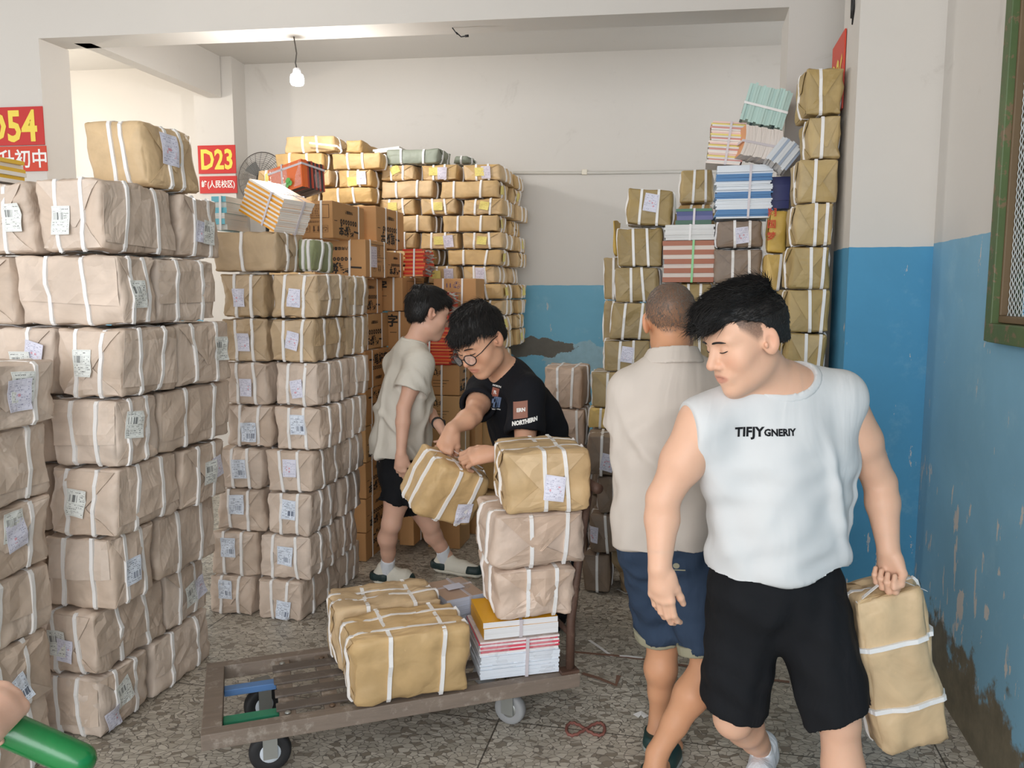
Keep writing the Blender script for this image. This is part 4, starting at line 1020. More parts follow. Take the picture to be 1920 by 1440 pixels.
# red booklet bundles
def red_pile(label, px0, px1, py0, py1, Y, dep, n, seed, strap='strap', group='red booklet bundles'):
    cols = [(206, 40, 24), (226, 106, 44), (214, 52, 30), (232, 140, 80)]
    bk = [(1, cols[(k*7+seed) % 4], (214, 120, 90) if k % 3 else (206, 60, 40), 'F') for k in range(n)]
    o = fbooks(label, px0, px1, py0, py1, Y, dep, bk, straps_x=(0.05,), strap=strap, jit=.010, seed=seed, group=group)
    # crinkled wrapper ends on the right side
    pz = at_y(px1, py0, Y).z-at_y(px1, py1, Y).z; w = (px1-px0)/FPX*Y; g = np.random.default_rng(seed); mb = MB()
    for k in range(34):
        z = g.uniform(.01, pz-.01); y = g.uniform(-dep/2, dep/2*.2); L = g.uniform(.02, .06); t = g.uniform(.004, .012); dz = g.uniform(-.02, .015)
        x = w/2+.004; mb.add([(x, y, z), (x, y+t*1.5, z+t), (x+L, y-.01, z+dz), (x+L*.9, y+t, z+dz+t)], [(0, 1, 3, 2)])
    mb.build('plastic_ends', colmat((150, 150, 146), 0.25), o)['kind'] = 'stuff'
    return o
red_pile('short bundle of red booklets on the carton pile', 757, 796, 467, 518, 5.3, .2, 14, 11)
red_pile('wide bundle of red booklets on the recycling carton', 762, 846, 630, 684, 5.02, .24, 18, 12)
red_pile('tall narrow bundle of red booklets above the wide red one', 800, 842, 548, 629, 5.08, .2, 22, 13)
fbooks('white booklets with slats on top of the far stack', 699, 752, 277, 285, 5.72, .2, [(1, (236, 220, 206), WHT, 'B'), (1, (230, 210, 200), WHT, 'B')], seed=4, tilt=-.08)
# right-hand piles
bw = []
for k in range(30):
    c = (70, 128, 182) if (k % 10) in (1, 2, 3, 4) else (226, 232, 238); bw.append((1, c, (222, 230, 238), 'F'))
fbooks('tall bundle of blue and white magazines on the brown parcels', 1342, 1443, 309, 409, 4.32, 0.24, bw, straps_x=(0.2,), strap='strap_lilac', jit=.008, seed=21)
fbooks('small bundle of dark green and blue books above the white books', 1268, 1334, 391, 421, 4.47, .22, [(1, (44, 92, 70), (80, 96, 140), 'F'), (1, (96, 96, 150), WHT, 'F'), (1, (54, 66, 128), WHT, 'F'), (.6, (60, 120, 90), WHT, 'F')], straps_x=(0,), strap='strap_lilac', seed=22)
fbooks('bundle of white paperbacks between coloured and brown books', 1248, 1339, 421, 450, 4.45, .23, [(1, (238, 238, 236), (240, 240, 238), 'B') for k in range(6)], straps_x=(0,), jit=.008, seed=23)
fbooks('bundle of brown and pink edged books tied with green tape', 1243, 1337, 451, 529, 4.45, .23, [((1.2, (170, 96, 60), (176, 108, 74), 'F') if k % 2 == 0 else (1, (228, 170, 180), (240, 226, 216), 'B')) for k in range(9)], straps_x=(0.15,), strap='strap_g', jit=.006, seed=24)
fbooks('bundle of thin mixed magazines with pink edges on top', 1326, 1388, 228, 308, 4.34, .24, [(1, [(240, 226, 216), (236, 200, 190), (232, 214, 120), (226, 224, 220), (214, 150, 140), (230, 226, 220)][(k*5) % 6], (228, 222, 214), 'F') for k in range(24)], straps_x=(.1,), strap='strap_lilac', tilt=.10, jit=.007, seed=25)
cc_ = at_y(1420, 273, 4.28)
book_pile('open fan of white paperbacks on the blue magazines', (cc_.x-.094, cc_.y, cc_.z+.016), (0.15, 0.17, 0.19), -TH, [(1, (238, 226, 214) if k else (226, 160, 110), (238, 228, 220), 'L') for k in range(12)], rot=(0, R(100), -TH+.15), straps_x=(.1,), strap='strap_lilac', bow=.012, seed=26, jit=.003)
cc_ = at_y(1432, 209, 4.36)
book_pile('bundle of pale mint books standing on edge at the top', (cc_.x-.107, cc_.y, cc_.z+.028), (0.185, 0.23, 0.22), -TH, [(1, (188, 218, 210) if k % 4 else (70, 110, 120), (196, 224, 216), 'R') for k in range(16)], rot=(0, R(105), -TH), straps_x=(.1,), strap='strap', seed=27, jit=.006)
cc_ = at_y(1467, 292, 4.20)
book_pile('slanting bundle of grey white leaflets between the fan and the golden column', (cc_.x+.05, cc_.y, cc_.z-.04), (0.13, 0.2, 0.12), -TH, [(1, (206, 210, 214) if k % 3 else (150, 164, 184), WHT, 'F') for k in range(9)], rot=(0, R(-52), -TH), seed=28)
fbooks('dark blue glossy books beside the blue and white magazines', 1446, 1480, 331, 391, 4.36, .22, [(1, (24, 36, 110), (40, 50, 110), 'F') for k in range(4)], straps_y=(), straps_x=(), seed=29)
# red characters on the yellow parcel
mb = MB(); M = frame_M((0, 0, 0), (1, 0, 0), (0, 1, 0))
for k, ch in enumerate('翔国梦'): add_text(mb, ch, .045, frame_M((-.035, -0.157, .205-k*.06), (1, 0, 0), (0, 0, 1)), 0, 0, .001)
mb.build('print', MAT['ink_red'], y1)['kind'] = 'stuff'
# ------------------------------------------------------------------ flat-bed hand cart
ZD = 0.22
O_c = at_z(376, 1380, ZD); E_c = at_z(1088, 1262, ZD); exc = (E_c-O_c).normalized(); CY = math.atan2(exc.y, exc.x); CL = (E_c-O_c).length; CW = 0.54
cart = tag(empty('hand_cart', (O_c.x, O_c.y, 0), CY), 'worn slatted flat-bed hand cart with casters, carrying parcels', 'cart')
def wood_mat(name, c, worn=(150, 140, 130)):
    t = NT(name); o = t.obj(); mp = t.n('ShaderNodeMapping'); t.put(mp.inputs[0], o); mp.inputs['Scale'].default_value = (1.0, 6.0, 6.0)
    b = lin(c); n = t.noise(mp.outputs[0], 7, 6.0, .65, .5); col = t.mix(n, tuple(x*.7 for x in b), tuple(min(1, x*1.25) for x in b))
    col = t.mix(t.math('MULTIPLY', t.ramp(t.noise(o, 14, 6, .7), .52, .68), .7), col, lin(worn))
    return t.fin(col, .65, t.bump(n, .4, .004))
M_rail = wood_mat('worn_grey_wood', (128, 114, 102), (172, 162, 150)); M_slat = wood_mat('dark_slat_wood', (98, 88, 80), (138, 128, 120)); M_rust = wood_mat('rusty_brown_steel', (86, 62, 50), (120, 96, 80))
M_bolt = plain('bolt_steel', (120, 100, 84), .45, .2, metal=.6); M_zinc = plain('zinc_steel', (170, 172, 168), .35, .08, metal=.7)
def cb(name, x0, x1, y0, y1, z0, z1, m, par=cart, bev=.003): return MB().box((x0, y0, z0), (x1, y1, z1), None, bev).build(name, m, par)
cb('front_rail', 0, CL, 0, .045, ZD-.055, ZD, M_rail); cb('rear_rail', 0, CL, CW-.045, CW, ZD-.055, ZD, M_rail)
cb('end_plank', 0, .065, .046, CW-.046, ZD-.05, ZD+.001, M_rail); cb('end_plank', CL-.06, CL, .046, CW-.046, ZD-.05, ZD+.001, M_rail)
cross = [.25, .40, .62, .86, 1.08]
for k, u in enumerate(cross):
    cp_ = cb('cross_plate', u, u+.055, .046, CW-.046, ZD-.032, ZD-.010, M_rail)
    if k < 2:
        for v in (.075, .20, .33, .46):
            Mb = Matrix.Translation((u+.027, v, ZD-.0105)); MB().lathe([(.011, 0), (.011, .005), (.006, .008)], Mb, 8).build('bolt', M_bolt if k else M_zinc, cp_)
for v in (.115, .215, .315, .415): cb('slat', .24, CL-.062, v-.026, v+.026, ZD-.0095, ZD-.001, M_slat)
cb('painted_slat', .066, .249, .10, .145, ZD-.045, ZD-.02, plain('green_paint_slat', (40, 130, 96), .5, .2)); cb('painted_slat', .066, .249, .33, .37, ZD-.045, ZD-.02, plain('blue_paint_slat', (84, 124, 176), .5, .2))
M_rub = plain('black_rubber', (34, 34, 36), .6, .2); M_grub = plain('grey_rubber', (150, 150, 150), .6, .1, .1, 90); M_rim = plain('pale_rim', (206, 214, 222), .4, .05)
def caster(u, v, r, tire, rim, ang):
    c_ = empty('caster', (u, v, 0)); c_.parent = cart; c_.rotation_euler = (0, 0, ang)
    Mx = Matrix.Translation((0, 0, r)) @ Matrix.Rotation(math.pi/2, 4, 'X')
    MB().lathe([(r*.62, -.019), (r*.86, -.022), (r*.97, -.014), (r, 0), (r*.97, .014), (r*.86, .022), (r*.62, .019)], Mx, 28).build('tire', tire, c_)
    MB().lathe([(r*.30, -.021), (r*.58, -.018), (r*.61, -.010), (r*.61, .010), (r*.58, .018), (r*.30, .021)], Mx, 24).build('rim', rim, c_)
    MB().lathe([(.012, -.030), (.012, .030)], Mx, 12).build('axle', M_zinc, c_)
    fk = MB(); fk.box((-.024, -.034, r*.8), (.024, -.028, ZD-.06)); fk.box((-.024, .028, r*.8), (.024, .034, ZD-.06)); fk.box((-.035, -.036, ZD-.066), (.035, .036, ZD-.056)); fk.build('fork', M_zinc, c_)
caster(.215, .10, .072, M_rub, M_rim, 0.0); caster(1.10, .12, .062, M_grub, M_zinc, -.75); caster(.20, CW-.1, .072, M_rub, M_rim, .3); caster(1.10, CW-.1, .062, M_grub, M_zinc, .4)
# push handle at the far end
MB().tube([(CL-.03, .03, ZD), (CL-.025, .035, .42), (CL+.02, .05, .72), (CL+.055, .06, .92)], .017, 10).build('handle_post', M_rust, cart)
MB().tube([(CL-.03, CW-.03, ZD), (CL-.02, CW-.035, .42), (CL+.02, CW-.05, .72), (CL+.055, CW-.06, .92)], .017, 10).build('handle_post', M_rust, cart)
MB().tube([(CL+.057, -.02, .93), (CL+.057, CW+.02, .93)], .019, 12).build('handle_bar', M_rust, cart)
MB().tube([(CL-.025, .035, .36), (CL-.025, CW-.035, .36)], .011, 8).build('handle_brace', M_rust, cart)
cb('corner_foot', CL-.075, CL-.002, .0, .05, ZD, ZD+.012, M_rust)
# ---- load
def cpar(label, px0, px1, pyb, pyt, z0, depth, yaw, paper, **kw):
    c = at_z(px0, pyb, z0); ex = Vector((math.cos(yaw), math.sin(yaw), 0)); ey = Vector((-math.sin(yaw), math.cos(yaw), 0)); c0 = Vector((c.x, c.y, 0))
    w = solve_t(c0, ex, px1, z0+.1); h = at_y(px0, pyt, c.y).z-z0
    return parcel(label, c0+ex*(w/2)+ey*(depth/2)+Vector((0, 0, z0)), (w, depth, h), yaw, paper, **kw), c0, ex, ey, w, h
ZL = ZD+.004
t1, c0, ex, ey, w_, h_ = cpar('tan paper parcel at the front edge of the cart', 652, 888, 1340, 1204, ZL, .27, CY, 'tan', xs=(-.42, .5), ys=(-.45, .35), folds='L', jit=.014, rad=.022, wr=.003)
parcel('tan paper parcel on the cart behind the front one', c0+ex*(w_/2-.02)+ey*(.275+.145)+Vector((0, 0, ZL)), (w_*.98, .28, h_*.98), CY, 'tan', xs=(-.42, .55), ys=(-.35, .3), folds='L', jit=.016, rad=.02, wr=.003, group=None)
YS = R(14)
mg = at_z(901, 1279, ZL); exs = Vector((math.cos(YS), math.sin(YS), 0)); eys = Vector((-math.sin(YS), math.cos(YS), 0)); m0 = Vector((mg.x, mg.y, 0)); mw = solve_t(m0, exs, 1049, .3); 
mh = at_y(901, 1207, mg.y).z-ZL
bk = []
for k in range(20): bk.append((1, (226, 232, 240) if k < 13 else [(226, 90, 110), (240, 236, 236), (214, 60, 84), (238, 226, 226)][k % 4], (228, 234, 242), 'F'))
mo = book_pile('plastic wrapped bundle of white magazines at the bottom of the cart stack', m0+exs*(mw/2)+eys*.14+Vector((0, 0, ZL)), (mw, .26, mh), YS, bk, straps_x=(.18,), strap='strap_lilac', jit=.004, seed=41)
plastic_skin(mo, (mw, .26, mh), seed=41, grow=.003, wr=.003)
z2 = ZL+mh+.008; h2 = at_y(910, 1172, mg.y).z-z2
wb = book_pile('bundle of thick white books with orange covers under the rosy parcels', m0+exs*(mw/2+.004)+eys*.13+Vector((0, 0, z2)), (mw*.94, .24, h2), YS, [(1, (232, 172, 40), (242, 242, 244), 'L') for k in range(3)], straps_x=(.0,), strap='strap_lilac', jit=.003, seed=42)
z3 = z2+h2+.002
gS = 'rosy parcels stacked on the cart'
def sparcel(label, px0, px1, pyb, pyt, z0, dep, paper, Yf, yaw=YS, **kw):
    c = at_y(px0, pyb, Yf); c0 = Vector((c.x, c.y, 0)); ex = Vector((math.cos(yaw), math.sin(yaw), 0)); ey = Vector((-math.sin(yaw), math.cos(yaw), 0))
    w = solve_t(c0, ex, px1, z0+.1); h = at_y(px0, pyt, Yf).z-z0
    parcel(label, c0+ex*(w/2)+ey*(dep/2)+Vector((0, 0, z0)), (w, dep, h), yaw, paper, **kw); return z0+h
z4 = sparcel('rosy brown parcel on the cart, lowest of three in the tall stack', 927, 1088, 1172, 1074, z3, .34, 'pink', mg.y+.0, xs=(-.25, .45), folds='F', jit=.012, rad=.022, wr=.003, group=gS)
z5 = sparcel('rosy brown parcel on the cart, middle of three in the tall stack', 920, 1108, 1074, 969, z4+.001, .36, 'pink', mg.y-.01, xs=(-.15, .5), folds='F', jit=.012, rad=.022, wr=.003, group=gS)
z6 = sparcel('tan parcel with a delivery slip on top of the tall cart stack', 942, 1116, 968, 848, z5+.001, .34, 'tan', mg.y-.02, yaw=R(9), xs=(-.1, .45), ys=(-.3, .45), folds='FL', labels=[lb('F', .56, .42, 'lab_slip', -.15, 1.05)], jit=.012, rad=.025, wr=.003)
# rear part of the load
rc = m0-exs*.05+eys*.42
parcel('rosy brown parcel standing behind the tall cart stack', rc+Vector((0, 0, ZL)), (.26, .10, .50), YS, 'pink', xs=(), ys=(0,), folds='', jit=.014, rad=.02) if False else None
gc = at_z(850, 1108, .44)
gm = book_pile('plastic wrapped bundle of grey magazines wedged in the middle of the cart', (gc.x+.0, gc.y+.06, ZL), (.17, .22, .205), YS+R(16), [(1, (206, 212, 228) if k < 11 else (196, 168, 148), (214, 220, 236), 'B') for k in range(12)], straps_x=(.2,), straps_y=(.2,), strap='strap_lilac', jit=.003, seed=43)
plastic_skin(gm, (.17, .22, .205), seed=43, grow=.002, wr=.002)
mb = MB(); add_rect(mb, Matrix.Identity(4), -.04, -.03, .035, .03, .213); mb.build('label', MAT['lab_slip'], gm)
# ------------------------------------------------------------------ small things in the room
M_red = plain('red_sign_board', (196, 44, 40), .45, .04); M_ored = plain('orange_red_sign_board', (206, 62, 34), .45, .04); M_yel = plain('yellow_lettering', (240, 214, 84), .45, .03); M_wht = plain('white_lettering', (238, 236, 232), .45, .03); M_black = plain('black_plastic', (26, 26, 28), .5, .1)
def sign(label, org, ex, w, h, z, body, size, mat, ink, nrm, bold=.004, sx=.62):
    """board on a wall: org = plan point of its left end, ex = direction to the right, z = bottom"""
    M = frame_M((org.x, org.y, z), ex, (0, 0, 1)); root = tag(empty('wall_sign'), label, 'sign'); root.matrix_basis = M
    MB().box((0, 0, -.001), (w, h, .006)).build('board', mat, root)
    x = 0; mb = MB(); add_text(mb, body, size, Matrix.Translation((w/2, h/2, .0075)), 0, 0, bold, sx); mb.build('lettering', ink, root)
    return root
pf = gp-NB*.004                                  # pillar front, right corner; signs end there
zs1, zs0 = at_plane(72, 200, pf, NB).z, at_plane(72, 272, pf, NB).z; zs2 = at_plane(74, 321, pf, NB).z
wd = .42
sign('red board numbered D54 in yellow on the left pillar', pf-LB*wd+LB*.005-NB*.004, LB, wd, zs1-zs0, zs0, 'D54', .25, M_red, M_yel, NB, .007, .80)
sign('orange red board with a white school name on the left pillar', pf-LB*(wd-.0)+LB*.012-NB*.004, LB, wd, zs0-zs2-.006, zs2, '东升初中', .115, M_ored, M_wht, NB, .002, .95)
qf = q_r-NB*.004
zs1, zs0 = at_plane(438, 272, qf, NB).z, at_plane(438, 325, qf, NB).z; zs3, zs2 = at_plane(440, 330, qf, NB).z, at_plane(440, 362, qf, NB).z
wd2 = .31
sign('red board numbered D23 in yellow on the rear pillar', qf-LB*wd2+LB*.012-NB*.004, LB, wd2, zs1-zs0, zs0, 'D23', .21, M_red, M_yel, NB, .006, .75)
sign('red board with a white campus name on the rear pillar', qf-LB*wd2+LB*.016-NB*.004, LB, wd2, zs3-zs2, zs2, '峰(人民校区)', .062, M_red, M_wht, NB, .0012, .80)
nf = -LV
t0 = solve_t(PN, DV, 1565, 2.85); t1_ = solve_t(PN, DV, 1584, 2.85)
so = PN+DV*(t0-.0)-LV*.004; zt_ = at_plane(1575, 66, so, LV).z
sign('red board numbered D26 in yellow on the side of the pier', so, -DV, t0-t1_+.06, .36, zt_-.38, 'D26', .22, M_ored, M_yel, nf, .005, .78)
# lamp bulb
bp = at_z(551, 69, ZB); bl = at_y(557, 148, bp.y)
lamp = tag(empty('bulb_lamp', (bl.x, bl.y, bl.z)), 'lit white bulb hanging on a thin wire from the beam', 'lamp')
def loc(p): return Vector(p)-bl
MB().tube([loc(bp), loc(at_y(556, 100, bp.y)), loc(at_y(554, 118, bp.y)), Vector((0, 0, .06))], .004, 6).build('wire', plain('dark_wire', (72, 66, 60), .6), lamp)
MB().lathe([(.012, .062), (.022, .055), (.024, .030)], None, 16).build('socket', plain('white_socket', (226, 226, 230), .4), lamp)
em = NT('lit_bulb_glass').fin((1, 1, 1), .4, emit=(0.93, .97, 1.0), estr=14)
MB().lathe([(.020, .034), (.036, .022), (.041, .0), (.040, -.022), (.034, -.034), (.012, -.040)], None, 20).build('bulb', em, lamp)
pl_ = bpy.data.lights.new('bulb_light', 'POINT'); pl_.energy = 26; pl_.color = (1.0, .98, .95); pl_.shadow_soft_size = .05
plo = bpy.data.objects.new('bulb_light', pl_); COL.objects.link(plo); plo.parent = lamp; plo.location = (0, 0, -.10)
# second bulb in the left bay, round the corner of the left pillar
bay = Vector((-3.75, 5.75, 2.85)); lamp2 = tag(empty('bulb_lamp', bay), 'bare warm bulb hanging in the left bay behind the left pillar', 'lamp')
MB().tube([(0, 0, ZC-bay.z), (.01, 0, .3), (0, 0, .06)], .004, 6).build('wire', M_black, lamp2); MB().lathe([(.012, .062), (.022, .055), (.024, .030)], None, 16).build('socket', M_black, lamp2)
MB().lathe([(.020, .034), (.034, .015), (.036, -.01), (.026, -.034), (.010, -.040)], None, 20).build('bulb', NT('warm_bulb_glass').fin((1, 1, 1), .4, emit=(1.0, .90, .74), estr=12), lamp2)
pl2 = bpy.data.lights.new('bay_bulb_light', 'POINT'); pl2.energy = 34; pl2.color = (1.0, .90, .76); pl2.shadow_soft_size = .05
plo2 = bpy.data.objects.new('bay_bulb_light', pl2); COL.objects.link(plo2); plo2.parent = lamp2; plo2.location = (0, 0, -.10)
w0_ = at_z(848, 52, ZB); 
dw = tag(empty('loose_wire', w0_), 'loose black wire end hanging under the beam', 'wire')
MB().tube([(0, 0, 0), (.015, 0, -.02), (.03, -.01, -.04), (.022, 0, -.025), (.05, 0, -.05), (.075, 0, -.046)], .0035, 6).build('cord', M_black, dw); MB().tube([(.072, 0, -.046), (.094, 0, -.044)], .007, 8).build('plug', M_black, dw)
# cable with connector on the pier
k0 = PN+DV*.10-LV*.012
cw = tag(empty('hanging_cable', (k0.x, k0.y, 0)), 'black cable with connector hanging on the side of the pier', 'cable')
zc1 = at_plane(1590, 2, k0, LV).z; zc0 = at_plane(1584, 62, k0, LV).z
MB().tube([(0, 0, ZC), (.0, 0, zc1), (.01, .02, (zc1+zc0)/2), (.025, .06, zc0)], .005, 6).build('cord', M_black, cw); MB().tube([(.025, .06, zc0+.13), (.028, .065, zc0+.03)], .013, 8).build('connector', M_black, cw)
# pedestal fan
fc = at_y(492, 336, 6.32); frr = 48/FPX*6.32
fan = tag(empty('pedestal_fan', (fc.x, fc.y, 0)), 'metal pedestal fan with wire guard beside the far stack', 'fan')
M_fw = plain('fan_wire', (96, 90, 86), .5, .1); M_fb = plain('fan_blade', (120, 122, 120), .5, .1)
fx = Vector((math.cos(-.2), math.sin(-.2), 0)); Mfan = frame_M((0, 0, fc.z), fx, (0, 0, 1))
gd = MB()
for k in range(1, 15): 
    r_ = frr*k/14; dz = .05*(1-(k/14)**2); gd.tube([Mfan @ Vector((r_*math.cos(a), r_*math.sin(a), dz)) for a in np.linspace(0, 2*math.pi, 40, endpoint=False)], .0016 if k < 14 else .005, 4, closed=True)
for k in range(24):
    a = 2*math.pi*k/24; gd.tube([Mfan @ Vector((r_*math.cos(a), r_*math.sin(a), .05*(1-(r_/frr)**2))) for r_ in np.linspace(.03, frr, 6)], .0016, 4)
o = gd.build('wire_guard', M_fw, fan); o['kind'] = 'stuff'
for k in range(3):
    a = 2*math.pi*k/3+.3; mb = MB(); V = []
    for i in range(6):
        for j in range(5):
            r_ = .04+(frr*.82-.04)*i/5; th = a+(j-2)*.16; V.append(Mfan @ Vector((r_*math.cos(th), r_*math.sin(th), -.03+.02*(j-2)/2)))
    mb.add(V, [(i*5+j, i*5+j+1, (i+1)*5+j+1, (i+1)*5+j) for i in range(5) for j in range(4)], True); mb.build('blade', M_fb, fan)
MB().lathe([(.035, .03), (.04, .0), (.045, -.14), (.03, -.17)], Mfan, 16).build('motor', M_black, fan)
MB().tube([(0, .10, fc.z-.02), (0, .10, .03)], .018, 10).build('pole', M_black, fan); MB().lathe([(.16, 0), (.16, .02), (.03, .04)], Matrix.Translation((0, .10, 0)), 24).build('base', M_black, fan)
# thin grey board on the left bay wall
gbp = at_plane(132, 330, BW0-NB*.02, NB); gbt = at_plane(132, 216, BW0-NB*.02, NB)
MBo = MB().box((-.025, -.01, 0), (.025, .01, gbt.z-gbp.z), Matrix.Translation(gbp) @ Matrix.Rotation(-TB, 4, 'Z')).build('wall_panel', plain('grey_panel', (176, 168, 162), .6)); tag(MBo, 'narrow grey panel on the far wall left of the bulb', 'panel')
# little pile of papers at the far left on the tallest stack
p_ = at_y(-8, 334, 2.82)
book_pile('small pile of yellow edged papers on the tallest left stack', (p_.x-.115, p_.y+.14, ZB_top+.002), (.12, .2, .085), -TH, [(1, (232, 190, 70) if k % 2 else WHT, WHT, 'R') for k in range(6)], seed=51, jit=.01)
# bent strap lying on the far stack
sp = at_y(575, 268, 5.6)
mb = MB(); pts = [at_y(580, 268, 5.60), at_y(632, 274, 5.56), at_y(642, 283, 5.55)]
def ribbon(pts, wid, up, th=.0012):
    V = []; Fc = []; up = Vector(up)
    for p in pts: V += [Vector(p)-up*wid/2, Vector(p)+up*wid/2]
    n = len(pts)
    nrm = (Vector(pts[1])-Vector(pts[0])).cross(up).normalized()*th
    V += [v+nrm for v in V]
    for i in range(n-1):
        a = 2*i; Fc += [(a, a+1, a+3, a+2), (2*n+a, 2*n+a+2, 2*n+a+3, 2*n+a+1), (a, a+2, 2*n+a+2, 2*n+a), (a+1, 2*n+a+1, 2*n+a+3, a+3)]
    return V, Fc
V, Fc = ribbon(pts, .012, (0, 0, 1)); tag(MB().add(V, Fc).build('loose_strap', MAT['strap']), 'loose white strap bent over the top of the far stack', 'strap')
# litter on the floor
def floor_ribbon(name, label, cat, px, wid, mat, z=.003, mid=6):
    P = [at_z(u, v, z) for u, v in px]; V = []; Fc = []
    for i, p in enumerate(P):
        t = (P[min(i+1, len(P)-1)]-P[max(i-1, 0)]).normalized(); s_ = Vector((-t.y, t.x, 0))*wid/2; up = Vector((0, 0, .004*(i % 2)))
        V += [p-s_+up, p+s_+up, p-s_+up-Vector((0, 0, .0015)), p+s_+up-Vector((0, 0, .0015))]
    for i in range(len(P)-1):
        a = 4*i; Fc += [(a, a+4, a+5, a+1), (a+2, a+3, a+7, a+6), (a, a+2, a+6, a+4), (a+1, a+5, a+7, a+3)]
    return tag(MB().add(V, Fc).build(name, mat), label, cat)
floor_ribbon('discarded_strap', 'white packing strap lying bent on the terrazzo beside the cart', 'strap', [(1105, 1200), (1125, 1215), (1146, 1229), (1175, 1231), (1205, 1233)], .014, MAT['strap'])
M_btape = plain('brown_dirty_tape', (124, 92, 76), .6, .15)
floor_ribbon('floor_tape', 'long thin brown tape line stuck to the terrazzo floor', 'tape', [(1076, 1222), (1150, 1230), (1210, 1236), (1290, 1250), (1400, 1268), (1480, 1280)], .016, M_btape, .002)
floor_ribbon('tape_scrap', 'short brown tape scrap lying in front of the cart handle', 'tape', [(1092, 1262), (1120, 1272), (1155, 1284), (1160, 1268)], .02, M_btape)
floor_ribbon('paper_scrap', 'small white paper scrap on the floor near the sandal', 'paper', [(1192, 1342), (1202, 1338), (1212, 1344)], .03, MAT['strap'])
cr_ = []
for k in range(40):
    a = 2*math.pi*k/40; cr_.append(at_z(1098+36*math.sin(a)*1.0, 1366+13*math.sin(2*a)*.9+(2 if k % 2 else 0), .006))
rp = MB().tube(cr_, .006, 6, closed=True); rp = rp.build('rope_loop', plain('reddish_rope', (134, 84, 74), .8, .2, .5, 300)); tag(rp, 'reddish rope loop twisted on the terrazzo floor', 'rope')
# torn paper sack with a green packet
pb = at_z(1178, 1108, 0.0)
sk = tag(empty('paper_sack', (pb.x+.10, pb.y+.0, 0), .2), 'torn brown paper sack open on the floor beside the dusty parcels', 'sack')
V = []; Fc = []; g = np.random.default_rng(3); n = 22
for j in range(6):
    for k in range(n):
        a = 2*math.pi*k/n; r_ = .13+.012*j+.02*math.sin(5*a+j)+g.uniform(-.008, .008); V.append((r_*math.cos(a)*.95, r_*math.sin(a)*.8, .001+j*.036+(.05*math.sin(3*a) if j == 5 else 0)+.012*math.sin(7*a)*(j > 0)))
for j in range(5):
    for k in range(n): Fc.append((j*n+k, j*n+(k+1) % n, (j+1)*n+(k+1) % n, (j+1)*n+k))
Fc.append(tuple(range(n)[::-1]))
MB().add(V, Fc, True).build('sack_wall', MAT['sand'], sk)
pk = tag(empty('green_packet', (pb.x+.11, pb.y-.01, .012), .3), 'green and white printed packet inside the torn sack', 'packet')
pk.rotation_euler = (R(-12), R(6), .3)
MB().box((-.07, -.03, 0), (.07, .03, .21), None, .012).build('pouch', plain('white_film', (224, 228, 220), .3), pk); MB().box((-.055, -.0335, .03), (.062, -.0305, .15), None, .001).build('green_print', plain('green_print', (86, 150, 70), .35, .2), pk)
mb = floor_ribbon('strap_end', 'white strap ends lying in front of the torn sack', 'strap', [(1158, 1104), (1172, 1113), (1190, 1112), (1203, 1116)], .012, MAT['strap'])
# ------------------------------------------------------------------ people: smooth implicit bodies turned into meshes
def v3(p): return np.array([p[0], p[1], p[2]], dtype=np.float64)
class Fig:
    """list of groups; each group = [prims, clips, k]"""
    def __init__(s): s.groups = [[[], [], 0.02]]
    def group(s, k=0.02): s.groups.append([[], [], k]); return s
    def cone(s, a, b, ra, rb, k=0.02, op=1): s.groups[-1][0].append(('c', v3(a), v3(b), ra, rb, k, op)); return s
    def ell(s, c, r, Rm=None, k=0.02, op=1): s.groups[-1][0].append(('e', v3(c), np.array(r, float), np.eye(3) if Rm is None else np.array(Rm, float), k, op)); return s
    def ec(s, a, b, ra, rb, Rm, ratio, k=0.02, op=1): s.groups[-1][0].append(('f', v3(a), v3(b), ra, rb, np.array(Rm, float), ratio, k, op)); return s
    def func(s, f): s.groups[-1][1].append(f); return s
    def plane(s, p, n):
        p = v3(p); n = v3(n)/np.linalg.norm(v3(n)); return s.func(lambda P: (P-p) @ n)
def prim_d(pr, P):
    if pr[0] == 'c':
        a, b, ra, rb = pr[1:5]; ab = b-a; L = max(ab @ ab, 1e-12); t = np.clip((P-a) @ ab/L, 0, 1)
        q = P-a-t[..., None]*ab; return np.sqrt((q*q).sum(-1))-(ra+(rb-ra)*t)
    if pr[0] == 'e':
        q = (P-pr[1]) @ pr[3]; r = pr[2]; k0 = np.sqrt(((q/r)**2).sum(-1)); k1 = np.sqrt(((q/(r*r))**2).sum(-1)); return k0*(k0-1)/np.maximum(k1, 1e-9)
    a, b, ra, rb, Rm, ratio = pr[1:7]; S = np.array([1, 1/ratio, 1.0]); q = ((P-a) @ Rm)*S; ab = ((b-a) @ Rm)*S; L = max(ab @ ab, 1e-12); t = np.clip(q @ ab/L, 0, 1)
    d = q-t[..., None]*ab; return (np.sqrt((d*d).sum(-1))-(ra+(rb-ra)*t))*(0.5+0.5*ratio)
def prim_bb(pr):
    if pr[0] == 'c': r = max(pr[3], pr[4]); return np.minimum(pr[1], pr[2])-r, np.maximum(pr[1], pr[2])+r
    if pr[0] == 'e':
        e = np.sqrt((pr[3]**2) @ (pr[2]**2)); return pr[1]-e, pr[1]+e
    r = max(pr[3], pr[4]); return np.minimum(pr[1], pr[2])-r, np.maximum(pr[1], pr[2])+r
def smin(a, b, k):
    h = np.maximum(k-np.abs(a-b), 0)/k; return np.minimum(a, b)-h*h*k*0.25
def smax(a, b, k): return -smin(-a, -b, k)
